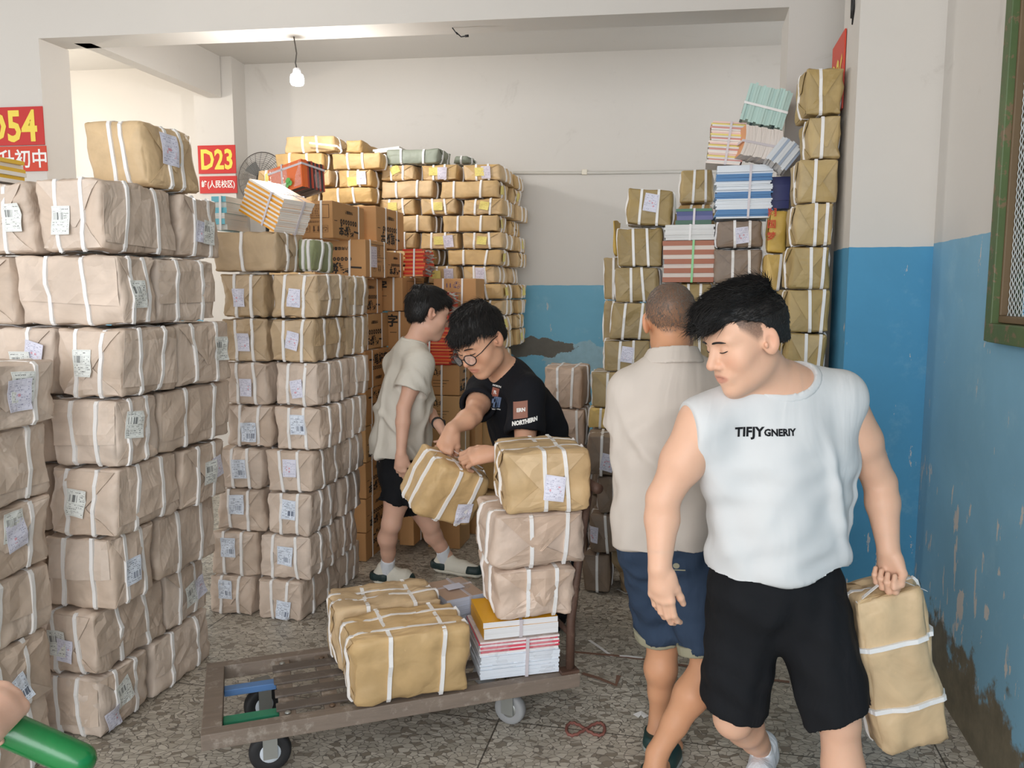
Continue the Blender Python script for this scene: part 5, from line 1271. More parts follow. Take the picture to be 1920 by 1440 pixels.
def fig_grid(fig, lo, hi, h):
    n = np.ceil((hi-lo)/h).astype(int)+1
    ax = [lo[i]+h*np.arange(n[i]) for i in range(3)]
    tot = None
    for prims, clips, kg in fig.groups:
        if not prims: continue
        D = np.full(n, 0.5, dtype=np.float32)
        for pr in prims:
            k = pr[-2]; op = pr[-1]; b0, b1 = prim_bb(pr); pad = k+3*h
            i0 = np.clip(np.floor((b0-pad-lo)/h).astype(int), 0, n); i1 = np.clip(np.ceil((b1+pad-lo)/h).astype(int)+1, 0, n)
            if (i1 <= i0).any(): continue
            sl = tuple(slice(i0[i], i1[i]) for i in range(3))
            P = np.stack(np.meshgrid(ax[0][sl[0]], ax[1][sl[1]], ax[2][sl[2]], indexing='ij'), -1)
            d = prim_d(pr, P).astype(np.float32); cur = D[sl]
            D[sl] = smin(cur, d, k) if op > 0 else smax(cur, -d, k)
        if clips:
            m = D < 0.08
            P = np.stack([ax[i][ix] for i, ix in enumerate(np.nonzero(m))], -1); dv = D[m]
            for f in clips: dv = np.maximum(dv, f(P))
            D[m] = dv
        tot = D if tot is None else smin(tot, D, kg)
    return tot, ax
def fig_eval(fig, P):
    P = np.atleast_2d(np.asarray(P, float)); tot = None
    for prims, clips, kg in fig.groups:
        D = np.full(len(P), 0.5)
        for pr in prims:
            d = prim_d(pr, P); D = smin(D, d, pr[-2]) if pr[-1] > 0 else smax(D, -d, pr[-2])
        for f in clips: D = np.maximum(D, f(P))
        tot = D if tot is None else smin(tot, D, kg)
    return tot
def fig_bb(fig):
    lo = np.full(3, 9e9); hi = -lo
    for prims, _, _ in fig.groups:
        for pr in prims:
            if pr[-1] > 0:
                a, b = prim_bb(pr); lo = np.minimum(lo, a); hi = np.maximum(hi, b)
    return lo, hi
def surface_nets(D, lo, h):
    S = D < 0; nx, ny, nz = D.shape
    c = S[:-1, :-1, :-1].astype(np.int8)
    cnt = np.zeros((nx-1, ny-1, nz-1), np.int8)
    for dx in (0, 1):
        for dy in (0, 1):
            for dz in (0, 1): cnt += S[dx:nx-1+dx, dy:ny-1+dy, dz:nz-1+dz]
    act = (cnt > 0) & (cnt < 8); I = np.nonzero(act); m = len(I[0])
    idx = np.full(act.shape, -1, np.int64); idx[I] = np.arange(m)
    acc = np.zeros((m, 3)); num = np.zeros(m); base = np.stack(I, -1)
    corners = [(a, b, c_) for a in (0, 1) for b in (0, 1) for c_ in (0, 1)]
    vals = {co: D[I[0]+co[0], I[1]+co[1], I[2]+co[2]].astype(np.float64) for co in corners}
    for co in corners:
        for ax in range(3):
            if co[ax] == 0:
                c2 = list(co); c2[ax] = 1; c2 = tuple(c2); a, b = vals[co], vals[c2]; cr = (a < 0) != (b < 0)
                t = np.where(cr, a/np.where(np.abs(a-b) < 1e-12, 1, a-b), 0); p = np.array(co, float)[None, :].repeat(m, 0); p[:, ax] += t
                acc[cr] += p[cr]; num[cr] += 1
    V = lo+h*(base+acc/np.maximum(num, 1)[:, None]); quads = []
    for ax in range(3):
        o1, o2 = [(1, 2), (2, 0), (0, 1)][ax]
        sl0 = [slice(None)]*3; sl1 = [slice(None)]*3; sl0[ax] = slice(0, -1); sl1[ax] = slice(1, None)
        A = S[tuple(sl0)]; B = S[tuple(sl1)]; E = np.nonzero(A != B); E = np.stack(E, -1)
        ok = (E[:, o1] > 0) & (E[:, o2] > 0) & (E[:, o1] < D.shape[o1]-1) & (E[:, o2] < D.shape[o2]-1); E = E[ok]
        def cell(d1, d2):
            q = E.copy(); q[:, o1] += d1; q[:, o2] += d2; return idx[q[:, 0], q[:, 1], q[:, 2]]
        Q = np.stack([cell(-1, -1), cell(0, -1), cell(0, 0), cell(-1, 0)], -1)
        fl = ~A[E[:, 0], E[:, 1], E[:, 2]]; Q[fl] = Q[fl][:, ::-1]; quads.append(Q)
    return V, np.concatenate(quads)
def fig_mesh(fig, h, fine=()):
    """fine = list of (lo, hi, h) boxes meshed at a higher resolution"""
    lo, hi = fig_bb(fig); lo = lo-3*h; hi = hi+3*h
    D, ax = fig_grid(fig, lo, hi, h); V, Q = surface_nets(D, lo, h)
    C = V[Q].mean(1)
    for a, b, hh in fine:
        ins = ((C > a+h*0.6) & (C < b-h*0.6)).all(1); Q = Q[~ins]; C = C[~ins]
    Vs = [V]; Qs = [Q]; n = len(V)
    for a, b, hh in fine:
        D, ax = fig_grid(fig, a, b, hh); v, q = surface_nets(D, a, hh); Vs.append(v); Qs.append(q+n); n += len(v)
    V = np.concatenate(Vs); Q = np.concatenate(Qs); used = np.unique(Q); mp = np.full(len(V), -1); mp[used] = np.arange(len(used))
    return V[used], mp[Q]
def vnorm(V, Q):
    fn = np.cross(V[Q[:, 2]]-V[Q[:, 0]], V[Q[:, 3]]-V[Q[:, 1]]); N = np.zeros_like(V)
    for k in range(4): np.add.at(N, Q[:, k], fn)
    return N/np.maximum(np.linalg.norm(N, axis=1), 1e-12)[:, None]
def add_attr(me, name, cols):
    a = me.color_attributes.new(name, 'FLOAT_COLOR', 'POINT'); a.data.foreach_set('color', np.column_stack([cols, np.ones(len(cols))]).astype(np.float32).ravel())
# ---- materials
def skin_mat(name, c, lipc=(176, 92, 84), scalpc=(58, 48, 44)):
    t = NT(name); at = t.n('ShaderNodeAttribute', attribute_name='tint'); s3 = t.sep(at.outputs['Color']); b = lin(c); o = t.obj()
    col = t.mix(t.noise(o, 18, 4), tuple(x*.93 for x in b), tuple(min(1, x*1.05) for x in b))
    col = t.mix(t.math('MULTIPLY', s3[2], .6), col, tuple(x*y for x, y in zip(b, (.98, .72, .66))))
    col = t.mix(s3[0], col, lin(lipc))
    gr = t.math('MULTIPLY', s3[1], t.math('MULTIPLY_ADD', t.noise(o, 260, 2), .5, .65), clamp=True)
    col = t.mix(gr, col, lin(scalpc))
    return t.fin(col, .48, t.bump(t.noise(o, 150, 3), .08, .002), spec=.35, sss=.12)
def cloth_mat(name, c, wr=.5, scale=7.0, rough=.85, weave=900, var=.05, sheen=.0):
    t = NT(name); o = t.obj(); b = lin(c); mp = t.n('ShaderNodeMapping'); t.put(mp.inputs[0], o); mp.inputs['Scale'].default_value = (1, 1, .45); mp.inputs['Rotation'].default_value = (0, .35, 0)
    n1 = t.noise(mp.outputs[0], scale, 3, .5, 1.2); col = t.mix(t.noise(o, 5, 4), tuple(x*(1-var) for x in b), tuple(min(1, x*(1+var)) for x in b))
    b1 = t.bump(n1, wr, .03); b2 = t.bump(t.noise(o, weave, 2), .12, .001, b1)
    return t.fin(col, rough, b2, spec=.2, sheen=sheen)
M_hair = NT('black_hair'); M_hair = M_hair.fin(M_hair.mix(M_hair.noise(M_hair.obj(), 60, 3), lin((14, 13, 13)), lin((32, 28, 26))), .58, M_hair.bump(M_hair.noise(M_hair.obj(), 120, 3), .4, .004), spec=.5)
M_ghair = NT('greying_short_hair'); M_ghair = M_ghair.fin(M_ghair.mix(M_ghair.noise(M_ghair.obj(), 220, 2), lin((66, 58, 52)), lin((150, 140, 130))), .5)
# ---- anatomy
def head_frame(f, roll=0.0):
    f = Vector(f).normalized(); x = f.cross(Vector((0, 0, 1))).normalized(); z = x.cross(f).normalized()
    if roll: q = Matrix.Rotation(roll, 3, f); x = q @ x; z = q @ z
    return np.array([[x[i], f[i], z[i]] for i in range(3)])          # columns: right, forward, up
def add_head(F, c, Rm, s=1.0, face=1.0, jaw=1.0, mouth_open=0.0):
    c = v3(c)
    def W(p): return c+Rm @ (np.array(p)*s)
    def E(p, r, k, op=1, tilt=None):
        Rt = Rm if tilt is None else Rm @ np.array(Matrix.Rotation(tilt[0], 3, tilt[1])); F.ell(W(p), np.array(r)*s, Rt, k*s, op)
    E((0, -.014, .046), (.076, .097, .080), .02); E((0, .020, .035), (.068, .074, .075), .03)
    E((0, .036, -.022), (.062*face, .058, .086), .03); E((0, .030, -.068), (.052*jaw, .052, .046), .03); E((0, .072, -.098), (.026*jaw, .022, .019), .03)
    for sx in (-1, 1):
        E((sx*.040*face, .058, -.022), (.027, .024, .026), .03)
        E((sx*.046*jaw, .014, -.064), (.016, .028, .022), .03)
    E((0, .078, .034), (.054, .018, .014), .025)
    for sx in (-1, 1): E((sx*.030, .1005, .010), (.020, .012, .0125), .016, -1)
    for sx in (-1, 1): E((sx*.030, .0785, .008), (.0165, .0145, .0125), .006)
    F.cone(W((0, .088, .022)), W((0, .1135, -.024)), .0075*s, .0125*s, .012*s)
    for sx in (-1, 1): E((sx*.0135, .100, -.030), (.0095, .0105, .0085), .007)
    E((0, .086, -.058), (.030, .014, .018), .02)
    E((0, .0935, -.0560), (.0220, .0075, .0046), .006); E((0, .0915, -.0680), (.0190, .0080, .0056), .006)
    E((0, .106, -.0620), (.0235, .010, .0013+.004*mouth_open), .003, -1)
    for sx in (-1, 1):
        E((sx*.077, -.010, .000), (.0095, .021, .033), .008, 1, (sx*.30, 'Z'))
        E((sx*.0815, -.020, .006), (.006, .010, .024), .006, 1, (sx*.5, 'Z'))
        E((sx*.0885, -.004, .001), (.0095, .0105, .018), .005, -1, (sx*.30, 'Z'))
        E((sx*.083, .006, -.004), (.005, .005, .008), .004)
    return W
def head_tint(V, c, Rm, s, scalp=None):
    q = ((V-v3(c)) @ Rm)/s; T = np.zeros((len(V), 3))
    lipm = np.clip(1.25-np.sqrt((q[:, 0]/.0245)**2+((q[:, 2]+.062)/.0098)**2), 0, .25)*4*(q[:, 1] > .082)
    T[:, 0] = np.clip(lipm, 0, 1)*.48
    if scalp is not None: T[:, 1] = scalp(q)
    fl = np.exp(-(((np.abs(q[:, 0])-.042)/.02)**2+((q[:, 2]+.025)/.022)**2))*(q[:, 1] > .03)+np.exp(-((q[:, 0]/.014)**2+((q[:, 2]+.028)/.012)**2))*(q[:, 1] > .1)+np.clip((np.abs(q[:, 0])-.074)/.01, 0, 1)*(np.abs(q[:, 2]) < .05)
    far = np.linalg.norm(q, axis=1) < .2
    T[:, 2] = np.clip(fl, 0, 1)*far*.6; T[~far] = 0
    return T
def hand(F, w, d, n, thumb_side, curl=(25, 30, 20), spread=4.0, thumb=(35, 20), s=1.0, k=.009, first=None, tout=.40):
    """w wrist, d towards the knuckles, n palm normal (palm faces n); thumb_side = +1/-1 along d x n"""
    w = v3(w); d = v3(d)/np.linalg.norm(v3(d)); n = v3(n)-d*(v3(n) @ d); n /= np.linalg.norm(n); sd = np.cross(d, n)*thumb_side
    L = [(.086, .046, .027, .022, .0088), (.088, .050, .031, .023, .0090), (.083, .046, .029, .022, .0086), (.075, .037, .023, .020, .0078)]
    off = [.026, .0085, -.009, -.026]; tips = []
    def rot(v, ax, a): 
        a = math.radians(a); return v*math.cos(a)+np.cross(ax, v)*math.sin(a)+ax*(ax @ v)*(1-math.cos(a))
    axc = np.cross(d, n)
    for i in range(4):
        pm, l1, l2, l3, r = L[i]; kn = w+(d*pm+sd*off[i])*s-n*.004*s*(i in (1, 2))
        F.cone(w+sd*off[i]*.62*s+d*.012*s, kn, .0135*s, .0120*s, .012)
        cu = curl if not (first is not None and i == 0) else first
        dir_ = rot(d, n, -thumb_side*(1.5-i)*spread*0+0); dir_ = d+sd*(1.5-i)*math.radians(spread)*.9; dir_ /= np.linalg.norm(dir_)
        a1 = rot(dir_, axc, cu[0]+i*2); p1 = kn+a1*l1*s; a2 = rot(a1, axc, cu[1]); p2 = p1+a2*l2*s; a3 = rot(a2, axc, cu[2]); p3 = p2+a3*l3*s
        F.cone(kn, p1, r*1.12*s, r*s, k*.8); F.cone(p1, p2, r*s, r*.92*s, k*.5); F.cone(p2, p3, r*.92*s, r*.78*s, k*.5); tips.append((p1, p2, p3, r*s))
    F.cone(w, w+d*.05*s, .022*s, .024*s, .02)
    F.ell(w+(d*.035+sd*.022+n*.008)*s, np.array((.018, .030, .016))*s, np.array([sd, d, n]).T, .014)
    b = w+(d*.022+sd*.024+n*.006)*s; t1 = d*.84+sd*tout+n*.26; t1 /= np.linalg.norm(t1); m1 = b+t1*.040*s; ax2 = np.cross(t1, n*.8-sd*.5+d*.2); ax2 /= max(np.linalg.norm(ax2), 1e-6)
    t2 = rot(t1, ax2, thumb[0]); m2 = m1+t2*.031*s; t3 = rot(t2, ax2, thumb[1]); m3 = m2+t3*.024*s
    F.cone(b, m1, .0145*s, .0115*s, .012); F.cone(m1, m2, .0112*s, .0102*s, .007); F.cone(m2, m3, .0102*s, .0082*s, .006)
    return tips
def cone_chain(F, pts, rads, k):
    for a, b, ra, rb in zip(pts[:-1], pts[1:], rads[:-1], rads[1:]): F.cone(a, b, ra, rb, k)
def torso_frame(pel, neck, shl, shr):
    up = v3(neck)-v3(pel); up /= np.linalg.norm(up); x = v3(shr)-v3(shl); x -= up*(x @ up); x /= np.linalg.norm(x); f = np.cross(up, x); return np.array([x, f, up]).T     # right, forward, up
def body(J, m=1.0):
    """J: dict of joints; returns Fig of the bare body. right = person's right"""
    F = Fig(); W = add_head(F, J['head'], J['hR'], J.get('hs', 1.0), J.get('face', 1.0), J.get('jaw', 1.0), J.get('mouth', 0.0))
    T = torso_frame(J['pel'], J['neck'], J['shL'], J['shR']); up = T[:, 2]
    F.cone(W((0, -.020, -.050)), v3(J['neck'])-up*.01, .053*m, .058*m, .03); F.cone(W((0, .012, -.06)), v3(J['neck'])+T[:, 1]*.025, .036*m, .045*m, .03)
    pel, nk = v3(J['pel']), v3(J['neck']); mid = lambda t: pel+(nk-pel)*t
    F.ec(mid(.62), mid(.80), .165*m, .150*m, T, .66, .06); F.ec(mid(.25), mid(.62), .140*m, .160*m, T, .70, .06); F.ec(mid(-.02), mid(.25), .165*m, .145*m, T, .68, .06)
    for s_, sh in (('L', J['shL']), ('R', J['shR'])):
        F.cone(nk-up*.02, v3(sh), .062*m, .056*m, .05); F.ell(v3(sh), (.062*m, .062*m, .066*m), None, .04)
        el, wr = v3(J['el'+s_]), v3(J['wr'+s_]); am = J.get('arm', 1.0); u = (v3(sh)+el)/2
        cone_chain(F, [sh, u, el], [.054*am, .053*am, .042*am], .02); f1 = el+(wr-el)*.3; cone_chain(F, [el, f1, wr], [.043*am, .044*am, .028*am], .015)
        hp, kn, an, to = v3(J['hip'+s_]), v3(J['kn'+s_]), v3(J['an'+s_]), v3(J['toe'+s_]); lg = J.get('leg', 1.0)
        cone_chain(F, [hp, hp+(kn-hp)*.5, kn], [.090*lg, .080*lg, .057*lg], .03); ft = to-an; ft[2] = 0; ft /= max(np.linalg.norm(ft), 1e-6)
        cone_chain(F, [kn, kn+(an-kn)*.33-ft*.014, kn+(an-kn)*.66-ft*.004, an], [.054*lg, .058*lg, .043*lg, .035*lg], .02)
        F.ell(kn+ft*.012, (.05*lg, .05*lg, .055*lg), None, .02)
        ball = to-ft*.035; F.cone(an-np.array([0, 0, an[2]-.042])-ft*.03, an, .038, .034, .02); F.cone(an-np.array([0, 0, an[2]-.034])-ft*.025, ball, .034, .030, .03); F.cone(ball, to-np.array([0, 0, to[2]-.020]), .030, .020, .02)
    return F, W, T
def hand_box(w, d, s=1.0):
    c = v3(w)+v3(d)/np.linalg.norm(v3(d))*.085*s; return (c-.135, c+.135, .0034)
def person_obj(label, base):
    return tag(empty('person', base), label, 'person')
def mk(name, V, Q, mat, parent, base, smooth=True):
    me = mesh_np(name, V-v3(base), Q, smooth); return link(name, me, mat, parent)
def arc_on(F, W, pts, rad, name, mat, parent, base, Rm, out=.001):
    """small hair line laid on the face: pts in head coordinates (x, z)"""
    P = []
    for x, z in pts:
        p = W((x, .16, z)); dr = -Rm[:, 1]
        for _ in range(40):
            d = float(fig_eval(F, p)[0])
            if d < .0006: break
            p = p+dr*d*.8
        P.append(Vector(p+Rm[:, 1]*out-v3(base)))
    return MB().tube(P, rad, 6).build(name, mat, parent)
def face_lines(F, W, Rm, parent, base, sides=(-1, 1), brow=.0030, dark=True):
    for sx in sides:
        arc_on(F, W, [(sx*(.013+.037*t), .0245+.0065*math.sin(math.pi*(.25+.6*t))) for t in np.linspace(0, 1, 9)], [brow*.7]+[brow]*6+[brow*.7, brow*.3], 'eyebrow', M_hair, parent, base, Rm, .0004)
        arc_on(F, W, [(sx*(.0165+.029*t), .0030-.0018*math.sin(math.pi*t)+.0035*t) for t in np.linspace(0, 1, 9)], [.0007]+[.0016]*7+[.0007], 'eyelash', M_hair, parent, base, Rm, .0003)
def hair_cap(W, Rm, c, s, thick, hairline, extra=None, h=.005):
    F = Fig(); c = v3(c)
    def E(p, r, k=.02, op=1): F.ell(W(p), np.array(r)*s, Rm, k, op)
    t = thick
    E((0, -.014, .046), (.076+t, .097+t, .080+t)); E((0, .018, .040), (.068+t, .074+t, .073+t), .02); E((0, -.05, -.01), (.060+t*.7, .050+t*.7, .055), .02)
    F.func(lambda P: -hairline(((P-c) @ Rm)/s)*s)
    if extra is not None: extra(F, E)
    return F, fig_mesh(F, h)
def strands(V, N, c, Rm, s, comb, length, n, seed, rad=.0011, seg=3):
    """tufts of hair rooted on the cap: comb(q) gives a head-space direction, length(q) a length"""
    g = np.random.default_rng(seed); q = ((V-v3(c)) @ Rm)/s; ln = length(q); ok = np.nonzero(ln > 0)[0]; pick = g.choice(ok, n)
    P = V[pick]+g.uniform(-.002, .002, (n, 3)); nn = N[pick]; d = comb(q[pick]) @ Rm.T; d = d+g.normal(0, .22, (n, 3)); d -= nn*(d*nn).sum(1)[:, None]*.9; d /= np.maximum(np.linalg.norm(d, axis=1), 1e-6)[:, None]
    L = (ln[pick]*g.uniform(.6, 1.25, n))[:, None]; Vs = []; a = np.cross(d, nn); a /= np.maximum(np.linalg.norm(a, axis=1), 1e-6)[:, None]
    for i in range(seg+1):
        f = i/seg; r = rad*(1-f*.92); ctr = P+d*L*f+nn*(L*.35*f*(1-f*.55)-.001); r = np.full((n, 1), r)
        for k in range(3):
            th = 2*math.pi*k/3; Vs.append(ctr+a*r*math.cos(th)*1.8+nn*r*math.sin(th))
    Vs = np.stack(Vs, 1).reshape(-1, 3); m = 3*(seg+1); b = (np.arange(n)*m)[:, None]; Q = []
    for i in range(seg):
        for k in range(3): Q.append(b+np.array([[i*3+k, i*3+(k+1) % 3, (i+1)*3+(k+1) % 3, (i+1)*3+k]]))
    return Vs, np.concatenate(Q)
def hair_obj(parent, base, capVQ, c, Rm, s, comb, length, n, seed, mat=None, rad=.0011):
    V, Q = capVQ; N = vnorm(V, Q); Vs, Qs = strands(V, N, c, Rm, s, comb, length, n, seed, rad)
    return mk('hair', np.vstack([V, Vs]), np.vstack([Q, Qs+len(V)]), mat or M_hair, parent, base)
def folds(V, N, amp, fn): return V+N*(amp*fn(V))[:, None]
def sines(seed, n, lo, hi, bias=(1, 1, 1)):
    g = np.random.default_rng(seed); k = g.normal(0, 1, (n, 3))*np.array(bias); k /= np.linalg.norm(k, axis=1)[:, None]; k *= (2*np.pi/g.uniform(lo, hi, n))[:, None]; ph = g.uniform(0, 6.28, n)
    return lambda V: np.sin(V @ k.T+ph+1.2*np.sin(V @ k.T[:, ::-1]*.37)).sum(1)/math.sqrt(n)
def ridges(seed, n, lo, hi, bias=(1, 1, 1), w=.03):
    g = np.random.default_rng(seed); k = g.normal(0, 1, (n, 3))*np.array(bias); k /= np.linalg.norm(k, axis=1)[:, None]; k *= (2*np.pi/g.uniform(lo, hi, n))[:, None]; ph = g.uniform(0, 6.28, n); k2 = g.normal(0, 4, (n, 3)); p2 = g.uniform(0, 6.28, n)
    return lambda V: (np.exp(-np.sin((V @ k.T+ph+.9*np.sin(V @ k2.T+p2))/2)**2/w)*(.5+.5*np.sin(V @ (k2*1.7).T+p2*2))).sum(1)
from mathutils.bvhtree import BVHTree
def print_on(surf, parent, mb, mat, direction, off=.0016, name='print'):
    """lay flat artwork (MB in local coordinates of the parent) onto a cloth mesh along a direction"""
    me = surf.data; bv = BVHTree.FromPolygons([v.co.copy() for v in me.vertices], [tuple(p.vertices) for p in me.polygons]); d = Vector(direction).normalized(); out = []
    for p in mb.v:
        h = bv.ray_cast(Vector(p)-d*.3, d); out.append(tuple(h[0]-d*off) if h[0] is not None else p)
    mb.v = out
    return mb.build(name, mat, parent)

def shirt(P, base, J, T, prof, mat, cut, hem, sleeve=None, infl=0.0, seed=1, amp=.006, collar=True, shr=.074, armpit=0, clips=(), h=.0058, folds_fn=None, collar_w=.020, col_mat=None):
    """prof = list of (t along the spine, half width, depth ratio); cut = (offset in torso frame, radii) of the neck opening; sleeve = (fraction, radius at shoulder, radius at cuff)"""
    mid = lambda t: J['pel']+(J['neck']-J['pel'])*t; up = T[:, 2]; cc = J['neck']+T @ np.array(cut[0]); cr = np.array(cut[1])
    def prims(S, inf, cutit=True):
        S.groups = []; S.group(.03)
        for (t0, r0, q0_), (t1, r1, q1) in zip(prof[:-1], prof[1:]): S.ec(mid(t0), mid(t1), r0+inf, r1+inf, T, (q0_+q1)/2, .06)
        for s_ in 'RL': S.cone(J['neck']-up*.015, J['sh'+s_]+up*.004, shr+inf, shr+.004+inf, .05)
        if armpit:
            for s_, sg in (('R', 1), ('L', -1)): S.cone(J['sh'+s_]-up*.02, mid(.42)+T[:, 0]*sg*armpit, .070+inf, .075+inf, .05)
        if cutit: S.ell(cc, cr, T, .008, -1)
        S.plane(*hem)
        for p, n in clips: S.plane(p, n)
        if sleeve:
            for s_ in 'RL':
                fr, r0, r1 = sleeve[:3] if not isinstance(sleeve, dict) else sleeve[s_]; S.group(.03); a = J['sh'+s_]; e = J['el'+s_]; u = (e-a)/np.linalg.norm(e-a); L = np.linalg.norm(e-a)
                S.cone(a, a+u*L*(fr+.12), r0+inf, r1+inf, .03); S.cone(a+u*L*(fr-.22), a+u*L*(fr+.2), r1-.022, r1-.018, .006, -1); S.plane(a+u*L*fr, u)
        return S
    S = prims(Fig(), infl); V, Q = fig_mesh(S, h); N = vnorm(V, Q); f1 = sines(seed, 4, .14, .34, (1.3, 1.0, .35)); f2 = sines(seed+1, 4, .07, .13, (1.2, 1.0, .7)); wgt = np.clip((J['neck'][2]-.02-V[:, 2])/.30, .10, 1)
    f3 = ridges(seed+5, 5, .22, .45, (1.2, .9, .55))
    V = folds(V, N, amp, lambda A: (f1(A)*.7+f2(A)*.30+f3(A)*1.3)*wgt)
    if folds_fn is not None: V = folds_fn(V, N)
    o = mk('shirt', V, Q, mat, P, base)
    if collar:
        C = prims(Fig(), infl+.0022, False); S0 = prims(Fig(), infl-.003, False)
        def cd(X):
            q = (X-cc) @ T; k0 = np.sqrt(((q/cr)**2).sum(-1)); k1 = np.sqrt(((q/(cr*cr))**2).sum(-1)); return k0*(k0-1)/np.maximum(k1, 1e-9)
        C.groups = [C.groups[0]]; C.func(lambda X: cd(X)-collar_w); C.func(lambda X: -cd(X)-.001)
        Vc, Qc = fig_mesh(C, .0055); mk('collar', Vc, Qc, col_mat or mat, P, base)
    return o, S
def shorts(P, base, J, T, wt, waist, mat, legr, cutd, seed=2, amp=.005, tilt=None, name='shorts', h=.0075):
    """wt = spine range and radii of the seat; legr = radii at hip and hem; cutd = distance of the hem above (+) the knee"""
    mid = lambda t: J['pel']+(J['neck']-J['pel'])*t; up = T[:, 2]; H = Fig(); H.groups = []; H.group(.05)
    H.ec(mid(wt[0]), mid(wt[1]), waist[0], waist[1], T, .68, .05); H.ell(J['pel']-up*.06, (waist[0]*.86, waist[0]*.6, .10), T, .05)
    for s_ in 'RL':
        H.group(.05); hp, kn = J['hip'+s_], J['kn'+s_]; dr = (kn-hp)/np.linalg.norm(kn-hp); H.cone(hp, kn+dr*.1, legr[0], legr[1], .03)
        e = kn-dr*cutd[s_]; H.cone(e-dr*.05, e+dr*.2, legr[1]-.012, legr[1]-.008, .006, -1); n = dr+(np.array(tilt[s_]) if tilt else 0); H.plane(e, n)
    V, Q = fig_mesh(H, h); N = vnorm(V, Q); fn = sines(seed, 6, .06, .17); V = folds(V, N, amp, fn); return mk(name, V, Q, mat, P, base), H
def shoes(P, base, J, mat, sole, socks=C_sock if False else None, sock_h=.06, accent=None):
    for s_ in 'RL':
        an, to = J['an'+s_], J['toe'+s_]; kn = J['kn'+s_]; ft = to-an; ft[2] = 0; ft /= np.linalg.norm(ft)
        if socks is not None:
            K = Fig(); u = (kn-an)/np.linalg.norm(kn-an); K.cone(an-ft*.01-np.array([0, 0, an[2]-.05]), an+u*sock_h, .043, .040, .02); K.plane(an+u*sock_h, u); Vs, Qs = fig_mesh(K, .006); mk('sock', Vs, Qs, socks, P, base)
        g0 = np.array([an[0], an[1], 0.045]); tz = np.array([to[0], to[1], .038]); K = Fig(); K.cone(g0-ft*.045, g0+ft*.10, .045, .043, .02); K.cone(g0+ft*.10, tz, .043, .036, .02); K.cone(g0-ft*.03, g0-ft*.02+np.array([0, 0, .045]), .045, .044, .02); K.cone(g0+ft*.05+np.array([0, 0, .01]), g0+ft*.0+np.array([0, 0, .05]), .036, .034, .02); K.plane((0, 0, .024), (0, 0, -1)); Vs, Qs = fig_mesh(K, .006); sh = mk('shoe', Vs, Qs, mat, P, base)
        K = Fig(); K.cone(g0-ft*.045, g0+ft*.10, .050, .047, .02); K.cone(g0+ft*.10, tz+ft*.004, .047, .040, .02); K.plane((0, 0, .002), (0, 0, -1)); K.plane((0, 0, .026), (0, 0, 1)); Vs, Qs = fig_mesh(K, .006); so_ = link('sole', mesh_np('sole', Vs-v3(base), Qs), sole, P)
        if accent is not None:
            for a0, a1, r0 in ((g0-ft*.060+np.array([0, 0, .0]), g0-ft*.02+np.array([0, 0, .004]), .0475), (tz+ft*.004, tz-ft*.025, .0385)):
                K = Fig(); K.cone(a0, a1, r0, r0+.006, .02); K.plane((0, 0, .027), (0, 0, -1)); K.plane((0, 0, .070), (0, 0, 1)); Vs, Qs = fig_mesh(K, .005); mk('shoe_overlay', Vs, Qs, accent, P, base)
            mb = MB(); sd = np.array([-ft[1], ft[0], 0])
            for k in range(4):
                c = g0+ft*(.03+.022*k)+np.array([0, 0, .052-.004*k]); mb.tube([Vector(c-sd*.024-v3(base)-np.array([0, 0, .012])), Vector(c-v3(base)+np.array([0, 0, .004])), Vector(c+sd*.024-v3(base)-np.array([0, 0, .012]))], .0032, 5)
            ob = mb.build('laces', C_sock2, P); ob['kind'] = 'stuff'
C_sock2 = cloth_mat('cream_laces', (232, 228, 214), .2, 20)
# ------------------------------------------------------------------ the four men
SK0 = skin_mat('fair_skin', (224, 178, 150), scalpc=(70, 56, 48)); SK1 = skin_mat('tanned_skin', (206, 152, 116), scalpc=(84, 70, 60)); SK2 = skin_mat('light_skin', (224, 178, 154)); SK3 = skin_mat('warm_skin', (216, 166, 136))
C_white = cloth_mat('white_jersey', (210, 211, 211), .35, 5); C_black = cloth_mat('black_twill', (26, 27, 30), .45, 7, weave=500, var=.15); C_beige = cloth_mat('beige_jersey', (214, 208, 196), .4, 5); C_grey = cloth_mat('stone_pique', (202, 192, 182), .4, 5, weave=700)
C_denim = cloth_mat('blue_denim', (50, 64, 84), .55, 8, weave=450, var=.25); C_cuff = cloth_mat('faded_cuff', (150, 146, 124), .3, 8, var=.1); C_navy = cloth_mat('black_cotton', (24, 25, 30), .45, 6, var=.12); C_sock = cloth_mat('white_sock', (228, 232, 238), .3, 20)
def scalp_fade(lo, hi, zt, back=-.05, side=.004, front=.055):
    def f(q):
        y = q[:, 1]; edge = np.where(y > front, 9.0, np.where(y > .02, side+(y-.02)*1.1, np.where(y > -.035, side, side+(back-side)*np.clip((-.035-y)/.03, 0, 1))))
        a = np.clip((q[:, 2]-edge)/.018, 0, 1); ear = np.abs(q[:, 0]) > .0785
        return a*(lo+(hi-lo)*np.clip((q[:, 2]-edge)/np.maximum(zt-edge, .01), 0, 1))*(~ear)
    return f
def rigid(J): return {k: (v3(v) if isinstance(v, Vector) else v) for k, v in J.items()}
def headbox(c, s=1.0): return (v3(c)-np.array([.15, .15, .17])*s, v3(c)+np.array([.15, .15, .18])*s, .0036)
